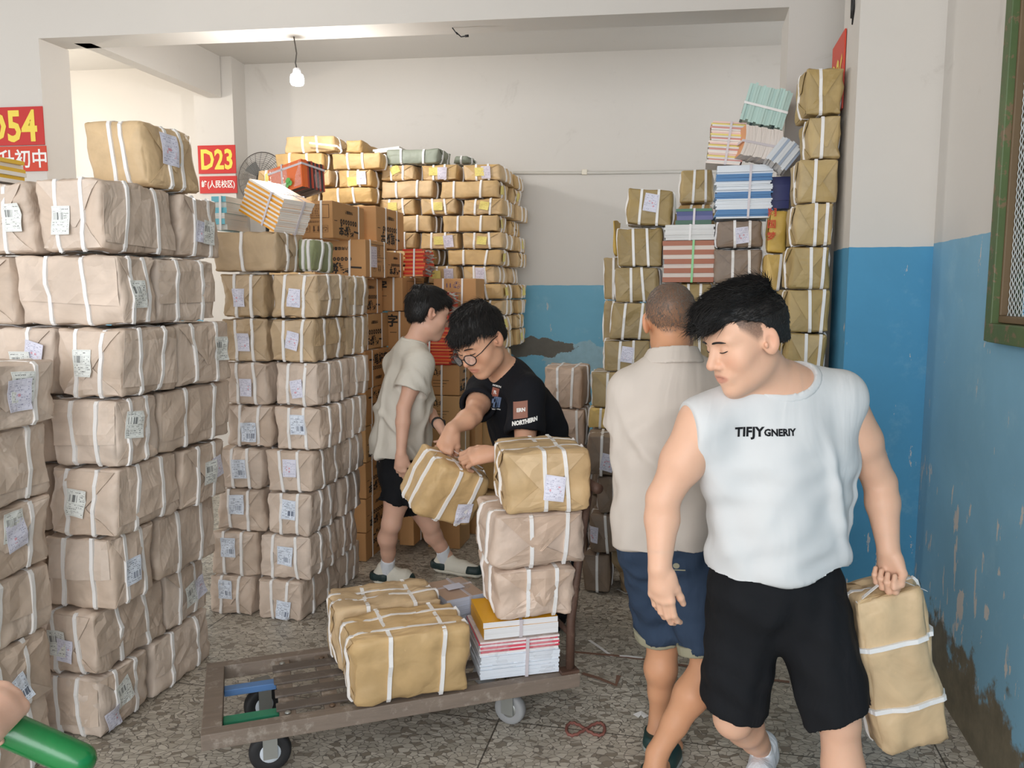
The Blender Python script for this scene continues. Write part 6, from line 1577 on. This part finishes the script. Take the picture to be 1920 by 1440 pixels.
def make_p0():
    HS = 1.12; f = (-.915, -.30, -.30); hR = head_frame(f, R(2)); J = rigid(dict(head=at_y(1402, 641, 2.20), hR=hR, hs=HS, mouth=1.0, jaw=.84, face=.93, neck=at_y(1464, 722, 2.30), pel=at_y(1455, 1065, 2.31), shR=at_y(1318, 795, 2.24), shL=at_y(1572, 745, 2.33),
        elR=at_y(1243, 935, 2.23), wrR=at_y(1237, 1064, 2.15), elL=at_y(1650, 905, 2.38), wrL=at_y(1666, 1032, 2.31), hipR=at_y(1395, 1110, 2.33), hipL=at_y(1512, 1110, 2.31),
        knR=at_y(1375, 1345, 2.36), knL=at_y(1573, 1350, 2.24), anR=at_y(1432, 1408, 2.60), toeR=at_y(1420, 1462, 2.44), anL=at_y(1597, 1635, 2.16), toeL=at_y(1600, 1750, 1.95), arm=1.10, leg=1.02))
    J['toeR'][2] = .02; J['toeL'][2] = .02
    base = (J['pel'][0], J['pel'][1], 0); P = person_obj('man in white sleeveless shirt and black shorts carrying a tan parcel', base)
    F, W, T = body(J, 1.04); up = T[:, 2]
    F.cone(J['shR'], (J['shR']+J['elR'])/2, .060, .056, .03); F.cone(J['shL'], (J['shL']+J['elL'])/2, .060, .056, .03)
    dR = (0.08, .0, -1); hand(F, J['wrR'], dR, (.55, .80, .1), 1, (14, 24, 20), 1, (8, 8), 1.06, tout=.24)
    dL = (.10, -.06, -1); hand(F, J['wrL'], dL, (-.62, -.62, 0), -1, (70, 88, 52), 1, (35, 40), 1.06)
    hc = J['head']; V, Q = fig_mesh(F, .008, [headbox(hc, 1.08), hand_box(J['wrR'], dR), hand_box(J['wrL'], dL)]); o = mk('body', V, Q, SK0, P, base); add_attr(o.data, 'tint', head_tint(V, hc, hR, HS, scalp_fade(.50, .95, .06)))
    face_lines(F, W, hR, P, base)
    hl = lambda q: q[:, 2]-np.where(q[:, 1] > .045, .070, np.where(q[:, 1] > 0, .050+q[:, 1]*.44, np.where(q[:, 1] < -.055, -.020, .050-np.clip(-q[:, 1]/.055, 0, 1)*.07)))
    def ex(F_, E): F_.group(.02); E((0, .060, .104), (.060, .052, .032)); E((0, -.01, .126), (.062, .08, .026)); E((0, .100, .080), (.050, .022, .018))
    Fh, VQ = hair_cap(W, hR, hc, HS, .007, hl, ex, .005)
    comb = lambda q: np.column_stack([q[:, 0]*1.5-.1, 1.0+0*q[:, 0], np.where(q[:, 1] > .07, -.30, np.where(q[:, 2] < .06, -.8, .2))])
    ln = lambda q: np.where(q[:, 2] > .095, .045, np.where(q[:, 1] > .07, .052, np.where(q[:, 2] > .06, .020, .008)))
    hair_obj(P, base, VQ, hc, hR, HS, comb, ln, 4600, 5)
    hem = (v3(at_y(1452, 1099, 2.16)), (.05, .20, -1.0)); cl = [(v3(at_y(1282, 745, 2.24)), T[:, 0]*1.0-up*.10), (v3(at_y(1618, 700, 2.33)), -T[:, 0]*1.0-up*.10)]
    sh, S = shirt(P, base, J, T, [(-.18, .222, .70), (.12, .200, .68), (.34, .190, .66), (.62, .206, .64), (.80, .165, .60)], C_white, ((.022, .035, .055), (.098, .100, .085)), hem, None, seed=3, amp=.013, clips=cl, collar_w=.022, armpit=.135)
    mb = MB(); tp = v3(at_y(1447, 821, 2.1))-v3(base); Mx = frame_M(tp, (1, .04, .02), (0, 0, 1)); add_text(mb, 'TIFJY', .036, Mx, -.036, -.001, .0013, 1.0); add_text(mb, 'GNERIY', .026, Mx, .047, .001, .0011, .95)
    print_on(sh, P, mb, C_black, (0, 1, 0), .002, 'chest_lettering')['label'] = 'black TIFJY GNERIY lettering on the chest'
    shorts(P, base, J, T, (-.05, .10), (.190, .172), C_black, (.108, .104), {'R': .035, 'L': .02}, 8, .005, {'R': (-.12, 0, 0), 'L': (.25, 0, 0)})
    shoes(P, base, J, C_sock, C_sock, C_sock)
    return P, J
P0, J0 = make_p0()
# parcel hanging from his hand
PK0 = 2.24
tl, tr, br, bl_ = at_y(1600, 1124, PK0), at_y(1752, 1104, PK0), at_y(1806, 1398, PK0), at_y(1650, 1424, PK0)
axu = ((tl-bl_)+(tr-br)).normalized(); axr = ((tr-tl)+(br-bl_)); axr = (axr-axu*axr.dot(axu)).normalized(); wpk = ((tr-tl).length+(br-bl_).length)/2; hpk = ((tl-bl_).length+(tr-br).length)/2
q0 = parcel('tan parcel hanging upright by its strap from the sleeveless man\'s hand', (0, 0, 0), (wpk, .19, hpk), 0, 'tan', xs=(), ys=(.1,), zs=(-.42, .38), folds='T', jit=.014, rad=.024, wr=.003)
Mq = frame_M((bl_+br)/2, axr, axu.cross(axr), axu) @ Matrix.Translation((0, .095, 0)); q0.matrix_basis = Mq
fist = Vector(J0['wrL'])+Vector((.012, -.02, -.085)); iM = Mq.inverted()
V, Fc = ribbon([at_y(1606, 1130, PK0+.03), fist+Vector((-.03, 0, .0)), fist+Vector((.02, 0, .0)), at_y(1738, 1108, PK0+.03)], .013, (0, 1, 0)); MB().add([iM @ v for v in V], Fc).build('carry_strap', MAT['strap'], q0)
# ---- grey polo man, seen from behind
def make_p1():
    hR = head_frame((.22, 1, -.12), R(-3)); J = rigid(dict(head=at_y(1258, 605, 2.72), hR=hR, hs=1.06, neck=at_y(1262, 690, 2.66), pel=at_y(1252, 985, 2.68), shL=at_y(1186, 738, 2.66), shR=at_y(1346, 728, 2.70),
        elL=at_y(1172, 850, 2.72), wrL=at_y(1205, 900, 2.94), elR=at_y(1326, 900, 2.66), wrR=at_y(1312, 1015, 2.72), hipL=at_y(1218, 1025, 2.70), hipR=at_y(1290, 1025, 2.68),
        knL=at_y(1243, 1205, 2.78), knR=at_y(1330, 1245, 2.60), anL=at_y(1236, 1362, 2.78), anR=at_y(1232, 1412, 2.54), toeL=at_y(1262, 1350, 2.96), toeR=at_y(1268, 1400, 2.73), arm=.98, leg=1.0))
    J['toeL'][2] = .035; J['toeR'][2] = .035; J['anR'][2] = .10; J['anL'][2] = .10
    base = (J['pel'][0], J['pel'][1], 0); P = person_obj('man with cropped grey hair in a stone polo and denim shorts, back turned', base)
    F, W, T = body(J, 1.0); up = T[:, 2]; dL = (.3, .9, .1); hand(F, J['wrL'], dL, (.5, 0, -.8), 1, (45, 50, 30)); dR = (-.10, .10, -1); hand(F, J['wrR'], dR, (-.85, .3, 0), 1, (35, 45, 30))
    hc = J['head']; V, Q = fig_mesh(F, .008, [headbox(hc, 1.05), hand_box(J['wrR'], dR), hand_box(J['wrL'], dL)]); o = mk('body', V, Q, SK1, P, base)
    sf = scalp_fade(.25, .95, .06, back=-.045, side=.0); add_attr(o.data, 'tint', head_tint(V, hc, hR, 1.06, sf)); face_lines(F, W, hR, P, base)
    tn = sf(((V-hc) @ hR)/1.06); near = np.linalg.norm(V-hc, axis=1) < .18; N = vnorm(V, Q); lnv = np.where((tn > .30) & near, .0085, 0.0)
    Vs, Qs = strands(V, N, hc, hR, 1.06, lambda q: np.column_stack([q[:, 0]*2, .2+0*q[:, 0], -.7+0*q[:, 0]]), lambda q: lnv, 6500, 6, .00055); mk('hair', Vs, Qs, M_ghair, P, base)
    hem = (v3(at_y(1245, 1038, 2.54)), (0, -.10, -1.0))
    sh, S = shirt(P, base, J, T, [(-.26, .190, .82), (.10, .184, .78), (.45, .180, .70), (.66, .186, .62), (.82, .150, .58)], C_grey, ((0, .03, .085), (.075, .085, .075)), hem, (.52, .082, .088), seed=13, amp=.012, collar=False)
    # turned-down collar
    K = Fig(); K.groups = []; K.group(.01); K.ec(J['neck']-up*.010, J['neck']+up*.070, .125, .080, T, .92, .02); K.ec(J['neck']-up*.05, J['neck']+up*.10, .092, .066, T, .92, .004, -1); nb_ = J['neck']+up*.068; K.plane(nb_, up*1.0+T[:, 1]*.22); K.plane(J['neck']+up*.020, -up-T[:, 1]*.10)
    Vs, Qs = fig_mesh(K, .005); mk('collar', Vs, Qs, C_grey, P, base)
    sh2, H = shorts(P, base, J, T, (-.05, .10), (.172, .155), C_denim, (.106, .090), {'R': .06, 'L': .055}, 18, .006)
    for s_ in 'RL':
        hp, kn = J['hip'+s_], J['kn'+s_]; dr = (kn-hp)/np.linalg.norm(kn-hp); e = kn-dr*(.06 if s_ == 'R' else .055); K = Fig(); K.cone(e-dr*.06, e+dr*.06, .0985, .0985, .01); K.cone(e-dr*.1, e+dr*.1, .084, .084, .004, -1); K.plane(e+dr*.014, dr); K.plane(e-dr*.020, -dr); Vs, Qs = fig_mesh(K, .005); mk('rolled_cuff', Vs, Qs, C_cuff, P, base)
    pk_ = v3(at_y(1268, 1068, 2.56)); 
    mb = MB(); Mr = frame_M(Vector(pk_-v3(base)), (1, 0, 0), (0, 0, 1)); add_rect(mb, Mr, -.062, -.004, .03, .0); add_ring(mb, Mr, 0, .012, 0, .011, 14, .8); print_on(sh2, P, mb, C_cuff, (0, 1, 0), .003, 'pocket_button')
    sol = plain('grey_sandal_sole', (150, 156, 152), .6); up_ = plain('dark_green_sandal', (28, 58, 56), .5)
    for s_ in 'RL':
        an, to = J['an'+s_], J['toe'+s_]; ft = to-an; ft[2] = 0; ft /= np.linalg.norm(ft); g0 = np.array([an[0], an[1], .012]); K = Fig(); K.cone(g0-ft*.055, g0+ft*.14, .044, .046, .02); K.plane((0, 0, .020), (0, 0, 1)); K.plane((0, 0, .001), (0, 0, -1)); Vs, Qs = fig_mesh(K, .006); mk('sandal_sole', Vs, Qs, sol, P, base)
        K = Fig(); K.cone(g0-ft*.062+np.array([0, 0, .02]), g0+np.array([0, 0, .03])-ft*.02, .042, .050, .02); K.cone(g0-ft*.02+np.array([0, 0, .03]), g0+ft*.2+np.array([0, 0, .02]), .037, .05, .004, -1); K.plane((0, 0, .060), (0, 0, 1)); K.plane((0, 0, .018), (0, 0, -1)); Vs, Qs = fig_mesh(K, .005); mk('sandal_heel', Vs, Qs, up_, P, base)
        K = Fig(); K.cone(g0+ft*.08+np.array([0, 0, .02]), g0+ft*.14+np.array([0, 0, .018]), .046, .044, .02); K.plane((0, 0, .018), (0, 0, -1)); Vs, Qs = fig_mesh(K, .006); mk('sandal_band', Vs, Qs, up_, P, base)
    return P, J
P1, J1 = make_p1()
# ---- bending man in black with glasses
def make_p2():
    HS = 1.16; f = (-.52, -.60, -.50); hR = head_frame(f, R(6)); J = rigid(dict(head=at_y(903, 640, 3.46), hR=hR, hs=HS, face=1.10, jaw=1.14, neck=at_y(952, 700, 3.60), pel=at_y(1030, 905, 3.86), shR=at_y(908, 732, 3.70), shL=at_y(988, 738, 3.46),
        elR=at_y(886, 780, 3.46), wrR=at_y(848, 804, 3.36), elL=at_y(984, 842, 3.34), wrL=at_y(926, 851, 3.235), hipR=at_y(1000, 935, 3.92), hipL=at_y(1052, 935, 3.84), knR=at_y(985, 1080, 3.84), knL=at_y(1046, 1085, 3.80), anR=at_y(990, 1190, 3.96), anL=at_y(1050, 1195, 3.92), toeR=at_y(975, 1190, 3.78), toeL=at_y(1038, 1190, 3.74), arm=1.0, leg=1.05))
    J['anR'][2] = J['anL'][2] = .09; J['toeR'][2] = J['toeL'][2] = .03
    base = (J['pel'][0], J['pel'][1], 0); P = person_obj('man in black T-shirt and round glasses bending to lift a parcel', base)
    F, W, T = body(J, 1.06); up = T[:, 2]; dR = (-.35, -.12, -.9); hand(F, J['wrR'], dR, (.25, .9, -.2), 1, (62, 70, 45), 2, (30, 25), 1.10); dL = (-.97, -.05, -.10); hand(F, J['wrL'], dL, (-.05, .75, -.60), -1, (38, 52, 36), 3, (20, 20), 1.10)
    hc = J['head']; V, Q = fig_mesh(F, .008, [headbox(hc, 1.1), hand_box(J['wrR'], dR), hand_box(J['wrL'], dL)]); o = mk('body', V, Q, SK3, P, base); add_attr(o.data, 'tint', head_tint(V, hc, hR, HS, scalp_fade(.35, .9, .05, side=.0))); face_lines(F, W, hR, P, base)
    hl = lambda q: q[:, 2]-np.where(q[:, 1] > .04, .058, np.where(q[:, 1] > -.02, .022+np.clip(q[:, 1], 0, .05)*.7, -.03))
    def ex(F_, E): F_.group(.02); E((0, .078, .076), (.062, .034, .026)); E((0, -.01, .122), (.066, .084, .022))
    Fh, VQ = hair_cap(W, hR, hc, HS, .012, hl, ex, .0055); comb = lambda q: np.column_stack([q[:, 0]*6, .9+0*q[:, 0], np.where(q[:, 1] > .05, -.7, -.15-np.clip(np.abs(q[:, 0])*9, 0, .7))]); ln = lambda q: np.where(q[:, 1] > .06, .036, np.where(q[:, 2] > .06, .040, .020))
    hair_obj(P, base, VQ, hc, hR, HS, comb, ln, 4200, 7)
    hem = (J['pel']-up*.05, -up)
    sh, S = shirt(P, base, J, T, [(-.15, .185, .74), (.2, .185, .74), (.5, .19, .70), (.70, .19, .62), (.84, .15, .58)], C_navy, ((0, .03, .07), (.075, .08, .07)), hem, {'R': (.60, .080, .086), 'L': (.74, .080, .088)}, seed=23, amp=.011, collar=True)
    shorts(P, base, J, T, (-.05, .06), (.185, .175), C_navy, (.120, .100), {'R': -.30, 'L': -.30}, 28, .006, None, 'trousers')
    shoes(P, base, J, C_navy, C_black, None)
    # prints
    sl = J['shL']+(J['elL']-J['shL'])*.42; q = v3(at_y(976, 771, 3.30))-v3(base); dv = (0, 1, 0); Mx = frame_M(q, (1, 0, .16), (0, 0, 1)); mb = MB()
    for i in range(6):
        for j in range(6): add_rect(mb, Mx, -.031+.0103*i, -.034+.0113*j, -.031+.0103*(i+1), -.034+.0113*(j+1))
    print_on(sh, P, mb, plain('brown_patch', (150, 104, 88), .7), dv, .0015, 'sleeve_patch'); mb = MB(); add_text(mb, 'ERN', .020, Mx, .002, .0, .001); print_on(sh, P, mb, M_wht_, dv, .003, 'patch_lettering')
    mb = MB(); q = v3(at_y(984, 791, 3.30))-v3(base); Mx = frame_M(q, (1, 0, .22), (0, 0, 1)); add_text(mb, 'NORTHERN', .0225, Mx, 0, 0, .0015, .9); print_on(sh, P, mb, M_wht_, dv, .002, 'sleeve_lettering')
    dv = (0, 1, 0); q = v3(at_y(926, 762, 3.2))-v3(base); Mx = frame_M(q, (1, -.2, -.12), (.18, 0, 1)); 
    mb = MB(); [add_rect(mb, Mx, -.020+.008*i, -.004+.01*j, -.012+.008*i, .006+.01*j) for i in range(4) for j in range(4)]; print_on(sh, P, mb, plain('rust_print', (156, 96, 80), .7), dv, .0015, 'chest_patch')
    mb = MB(); [add_rect(mb, Mx, -.012+.008*i, -.055+.01*j, -.004+.008*i, -.045+.01*j) for i in range(5) for j in range(5)]; print_on(sh, P, mb, plain('blue_photo_print', (96, 112, 140), .7, .4), dv, .0014, 'chest_picture')
    mb = MB(); add_text(mb, 'NORTH', .011, Mx, -.002, .046, .0006); add_text(mb, 'R', .02, Mx, -.004, .015, .001); add_text(mb, 'NORTHERN', .008, Mx, .012, -.063, .0003); print_on(sh, P, mb, M_wht_, dv, .003, 'chest_lettering')['kind'] = 'stuff'
    # round glasses
    gl = empty('glasses', (0, 0, 0)); gl.parent = P; M_fr = plain('black_spectacle_frame', (22, 22, 24), .35); iB = v3(base)
    M_len = NT('spectacle_lens').fin((.9, .92, .95), .05, spec=.6, alpha=.16)
    for sx in (-1, 1):
        cx, cz = sx*.0335, -.004; pts = [Vector(W((cx+.0255*math.cos(a), .1195-.010*max(0, sx*math.cos(a)), cz+.0215*math.sin(a)))-iB) for a in np.linspace(0, 2*math.pi, 28, endpoint=False)]
        MB().tube(pts, .0024, 6, closed=True).build('rim', M_fr, gl); n = len(pts); MB().add(pts, [tuple(range(n))]).build('lens', M_len, gl)
        MB().tube([Vector(W(p)-iB) for p in ((sx*.059, .1095, .002), (sx*.074, .086, .006), (sx*.082, .02, .014), (sx*.084, -.018, .012))], .0021, 6).build('temple', M_fr, gl)
    MB().tube([Vector(W(p)-iB) for p in ((-.009, .1195, .0), (0, .124, .003), (.009, .1195, .0))], .0022, 6).build('bridge', M_fr, gl)
    return P, J
M_wht_ = plain('white_print', (232, 230, 226), .6, .03)
P2, J2 = make_p2()
# the parcel he lifts
hp_c = at_y(836, 908, 3.36)
hq = parcel('tan parcel lifted by its straps by the man in black', (0, 0, 0), (.30, .27, .26), 0, 'tan', xs=(-.25, .5), ys=(-.35, .4), folds='R', labels=[lb('F', .72, .30, 'lab_slip', .25, 1.05)], jit=.016, rad=.028, wr=.003)
Mh = Matrix.Translation(hp_c) @ Matrix.Rotation(R(30), 4, 'Z') @ Matrix.Rotation(R(20), 4, 'Y') @ Matrix.Rotation(R(18), 4, 'X') @ Matrix.Translation((0, 0, -.13)); hq.matrix_basis = Mh
iM = Mh.inverted(); gr_ = Vector(J2['wrR'])+Vector((-.03, -.012, -.085)); gl_ = Vector(J2['wrL'])+Vector((-.08, -.03, -.03))
V, Fc = ribbon([Mh @ Vector((-.14, -.05, .262)), gr_+Vector((-.03, 0, -.01)), gr_+Vector((.03, .01, -.005)), Mh @ Vector((.10, -.05, .266))], .013, (.2, 1, 0)); MB().add([iM @ v for v in V], Fc).build('pulled_strap', MAT['strap'], hq)
# ---- man in the beige T-shirt
def make_p3():
    HS = 1.10; f = (.84, .46, -.26); hR = head_frame(f, R(-4)); J = rigid(dict(head=at_y(801, 590, 4.37), hR=hR, hs=HS, face=.95, jaw=.92, neck=at_y(772, 652, 4.35), pel=at_y(748, 858, 4.39), shL=at_y(718, 672, 4.43), shR=at_y(800, 680, 4.27),
        elR=at_y(757, 765, 4.14), wrR=at_y(752, 852, 4.09), elL=at_y(800, 770, 4.57), wrL=at_y(822, 795, 4.22), hipL=at_y(742, 880, 4.47), hipR=at_y(758, 880, 4.33), knR=at_y(733, 982, 4.29), knL=at_y(805, 985, 4.53), anR=at_y(727, 1062, 4.39), anL=at_y(838, 1040, 4.57), toeR=at_y(765, 1090, 4.37), toeL=at_y(892, 1070, 4.49), arm=.86, leg=.90))
    J['shL'], J['shR'] = v3(at_y(744, 684, 4.49)), v3(at_y(786, 684, 4.23)); J['anR'][2] = J['anL'][2] = .10; J['toeR'][2] = J['toeL'][2] = .03
    # right and left: he faces away to the right, so the near arm is his right one
    base = (J['pel'][0], J['pel'][1], 0); P = person_obj('man in loose beige T-shirt, black shorts and white trainers by the cartons', base)
    F, W, T = body(J, .92); up = T[:, 2]; dR = (-.05, .05, -1); hand(F, J['wrR'], dR, (.3, .9, 0), 1, (30, 38, 25), 2, (15, 15), .98); dL = (.45, -.5, -.6); hand(F, J['wrL'], dL, (-.2, -.4, -.8), 1, (35, 50, 30), 3, (20, 20), .98)
    hc = J['head']; V, Q = fig_mesh(F, .008, [headbox(hc, 1.05), hand_box(J['wrR'], dR), hand_box(J['wrL'], dL)]); o = mk('body', V, Q, SK2, P, base); add_attr(o.data, 'tint', head_tint(V, hc, hR, HS, scalp_fade(.4, .95, .05, side=-.01))); face_lines(F, W, hR, P, base)
    hl = lambda q: q[:, 2]-np.where(q[:, 1] > .045, .062, np.where(q[:, 1] > .0, .004+np.clip(q[:, 1], 0, .05)*1.1, np.where(q[:, 1] > -.03, .025, -.052)))
    def ex(F_, E): F_.group(.02); E((0, .074, .088), (.060, .034, .026)); E((0, -.012, .120), (.064, .086, .020)); E((0, -.085, .02), (.055, .025, .05))
    Fh, VQ = hair_cap(W, hR, hc, HS, .011, hl, ex, .0055); comb = lambda q: np.column_stack([q[:, 0]*5, np.where(q[:, 1] < -.04, -.1, .9), -.25-np.clip(np.abs(q[:, 0])*9, 0, .8)-(q[:, 1] < -.05)*.8]); ln = lambda q: np.where(q[:, 2] > .05, .034, .018)
    hair_obj(P, base, VQ, hc, hR, HS, comb, ln, 3600, 9)
    hem = (v3(at_y(755, 861, 4.23)), (.0, -.05, -1.0))
    sh, S = shirt(P, base, J, T, [(-.22, .190, .82), (.1, .184, .80), (.45, .168, .76), (.66, .162, .70), (.84, .125, .62)], C_beige, ((0, .02, .075), (.072, .078, .07)), hem, {'R': (.62, .078, .096), 'L': (.6, .070, .08)}, seed=33, amp=.012, collar_w=.016)
    shorts(P, base, J, T, (-.08, .10), (.150, .142), C_black, (.100, .100), {'R': .12, 'L': .13}, 38, .006)
    shoes(P, base, J, C_sock2, C_sock2, C_sock, .055, plain('dark_green_shoe', (38, 58, 58), .5))
    wv = (J['wrL']-J['elL']); wv /= np.linalg.norm(wv); wt = empty('wristwatch', Vector(J['wrL']-v3(base)-wv*.02)); wt.parent = P; wt.rotation_euler = Vector(wv).to_track_quat('Z', 'Y').to_euler()
    MB().lathe([(.030, -.013), (.0335, -.011), (.0335, .011), (.030, .013)], None, 20).build('band', M_black, wt); MB().box((.028, -.016, -.016), (.040, .016, .016), None, .003).build('watch_case', M_black, wt)
    return P, J
P3, J3 = make_p3()
# ---- person beyond the left edge whose hand holds a green tube
def make_p4():
    ta, tb = v3(at_y(-70, 1330, 1.10)), v3(at_y(148, 1425, 1.13)); ax = (tb-ta)/np.linalg.norm(tb-ta); r = .0245
    tube = tag(empty('green_tube', tuple(ta)), 'glossy green round ended tube held in a hand before the low near column', 'tube')
    t = NT('green_glossy_plastic'); o = t.obj(); M_gt = t.fin(t.mix(t.noise(o, 14, 5, .6), lin((10, 92, 44)), lin((18, 124, 62))), .22, t.bump(t.noise(o, 40, 3), .15, .003), spec=.6)
    pts = [ta+(tb-ta)*k/10 for k in range(11)]; rr = [r]*11
    for a in (.3, .6, .85, 1.1, 1.35, 1.52): pts.append(tb+ax*r*math.sin(a)); rr.append(r*math.cos(a))
    MB().tube([Vector(p-ta) for p in pts], rr, 22).build('shaft', M_gt, tube)
    g = v3(at_y(-18, 1352, 1.105)); g = ta+ax*((g-ta) @ ax); n = np.array([.05, .12, -1.0]); n -= ax*(n @ ax); n /= np.linalg.norm(n); d = np.cross(n, ax); d = d if d[1] > 0 else -d
    wr = g-d*.075-n*.040; sd = np.cross(d, n); ts = 1 if sd @ ax < 0 else -1
    J = rigid(dict(head=Vector((-1.22, .98, 1.60)), hR=head_frame((.35, .9, -.2)), hs=1.08, neck=Vector((-1.22, .93, 1.43)), pel=Vector((-1.18, .90, .93)), shL=Vector((-1.40, .95, 1.36)), shR=Vector((-1.03, .86, 1.36)), elL=Vector((-1.46, .90, 1.08)), wrL=Vector((-1.42, 1.05, .88)),
        elR=Vector((-1.03, .74, 1.10)), wrR=Vector(wr), hipL=Vector((-1.27, .90, .86)), hipR=Vector((-1.09, .88, .86)), knL=Vector((-1.28, .95, .47)), knR=Vector((-1.08, .92, .47)), anL=Vector((-1.28, .88, .09)), anR=Vector((-1.08, .86, .09)), toeL=Vector((-1.26, 1.08, .03)), toeR=Vector((-1.04, 1.06, .03)), arm=.95))
    base = (J['pel'][0], J['pel'][1], 0); P = person_obj('person whose fist grips the green tube beside the low near column', base); F, W, T = body(J, .98); up = T[:, 2]
    hand(F, wr, d, n, ts, (66, 78, 50), 1, (35, 30), 1.0); hand(F, J['wrL'], (.1, .2, -1), (1, 0, 0), -1, (25, 30, 20))
    V, Q = fig_mesh(F, .009, [headbox(J['head'], 1.05), hand_box(wr, d), hand_box(J['wrL'], (.1, .2, -1))]); o = mk('body', V, Q, SK2, P, base); add_attr(o.data, 'tint', head_tint(V, J['head'], J['hR'], 1.08, scalp_fade(.4, .9, .05)))
    hl = lambda q: q[:, 2]-np.where(q[:, 1] > .045, .062, np.where(q[:, 1] > -.03, .02, -.05)); Fh, VQ = hair_cap(W, J['hR'], J['head'], 1.08, .011, hl, None, .007)
    hair_obj(P, base, VQ, J['head'], J['hR'], 1.08, lambda q: np.column_stack([q[:, 0]*5, .6+0*q[:, 0], -.4+0*q[:, 0]]), lambda q: np.full(len(q), .02), 1200, 12)
    shirt(P, base, J, T, [(-.2, .19, .75), (.2, .18, .72), (.66, .18, .64), (.82, .15, .58)], C_grey, ((0, .03, .07), (.075, .08, .07)), (J['pel']-up*.06, -up), (.55, .08, .09), seed=43, h=.009)
    shorts(P, base, J, T, (-.05, .08), (.17, .16), C_black, (.105, .10), {'R': .05, 'L': .05}, 44, h=.01); shoes(P, base, J, C_black, C_sock2, C_sock)
make_p4()
# ------------------------------------------------------------------ turn the whole place into the room's axes (+Y along the side wall)
_RZ = Matrix.Rotation(YAW0, 4, 'Z')
for o in COL.objects:
    if o.parent is None and o not in (cam, _lamp):
        o.matrix_basis = _RZ @ o.matrix_basis
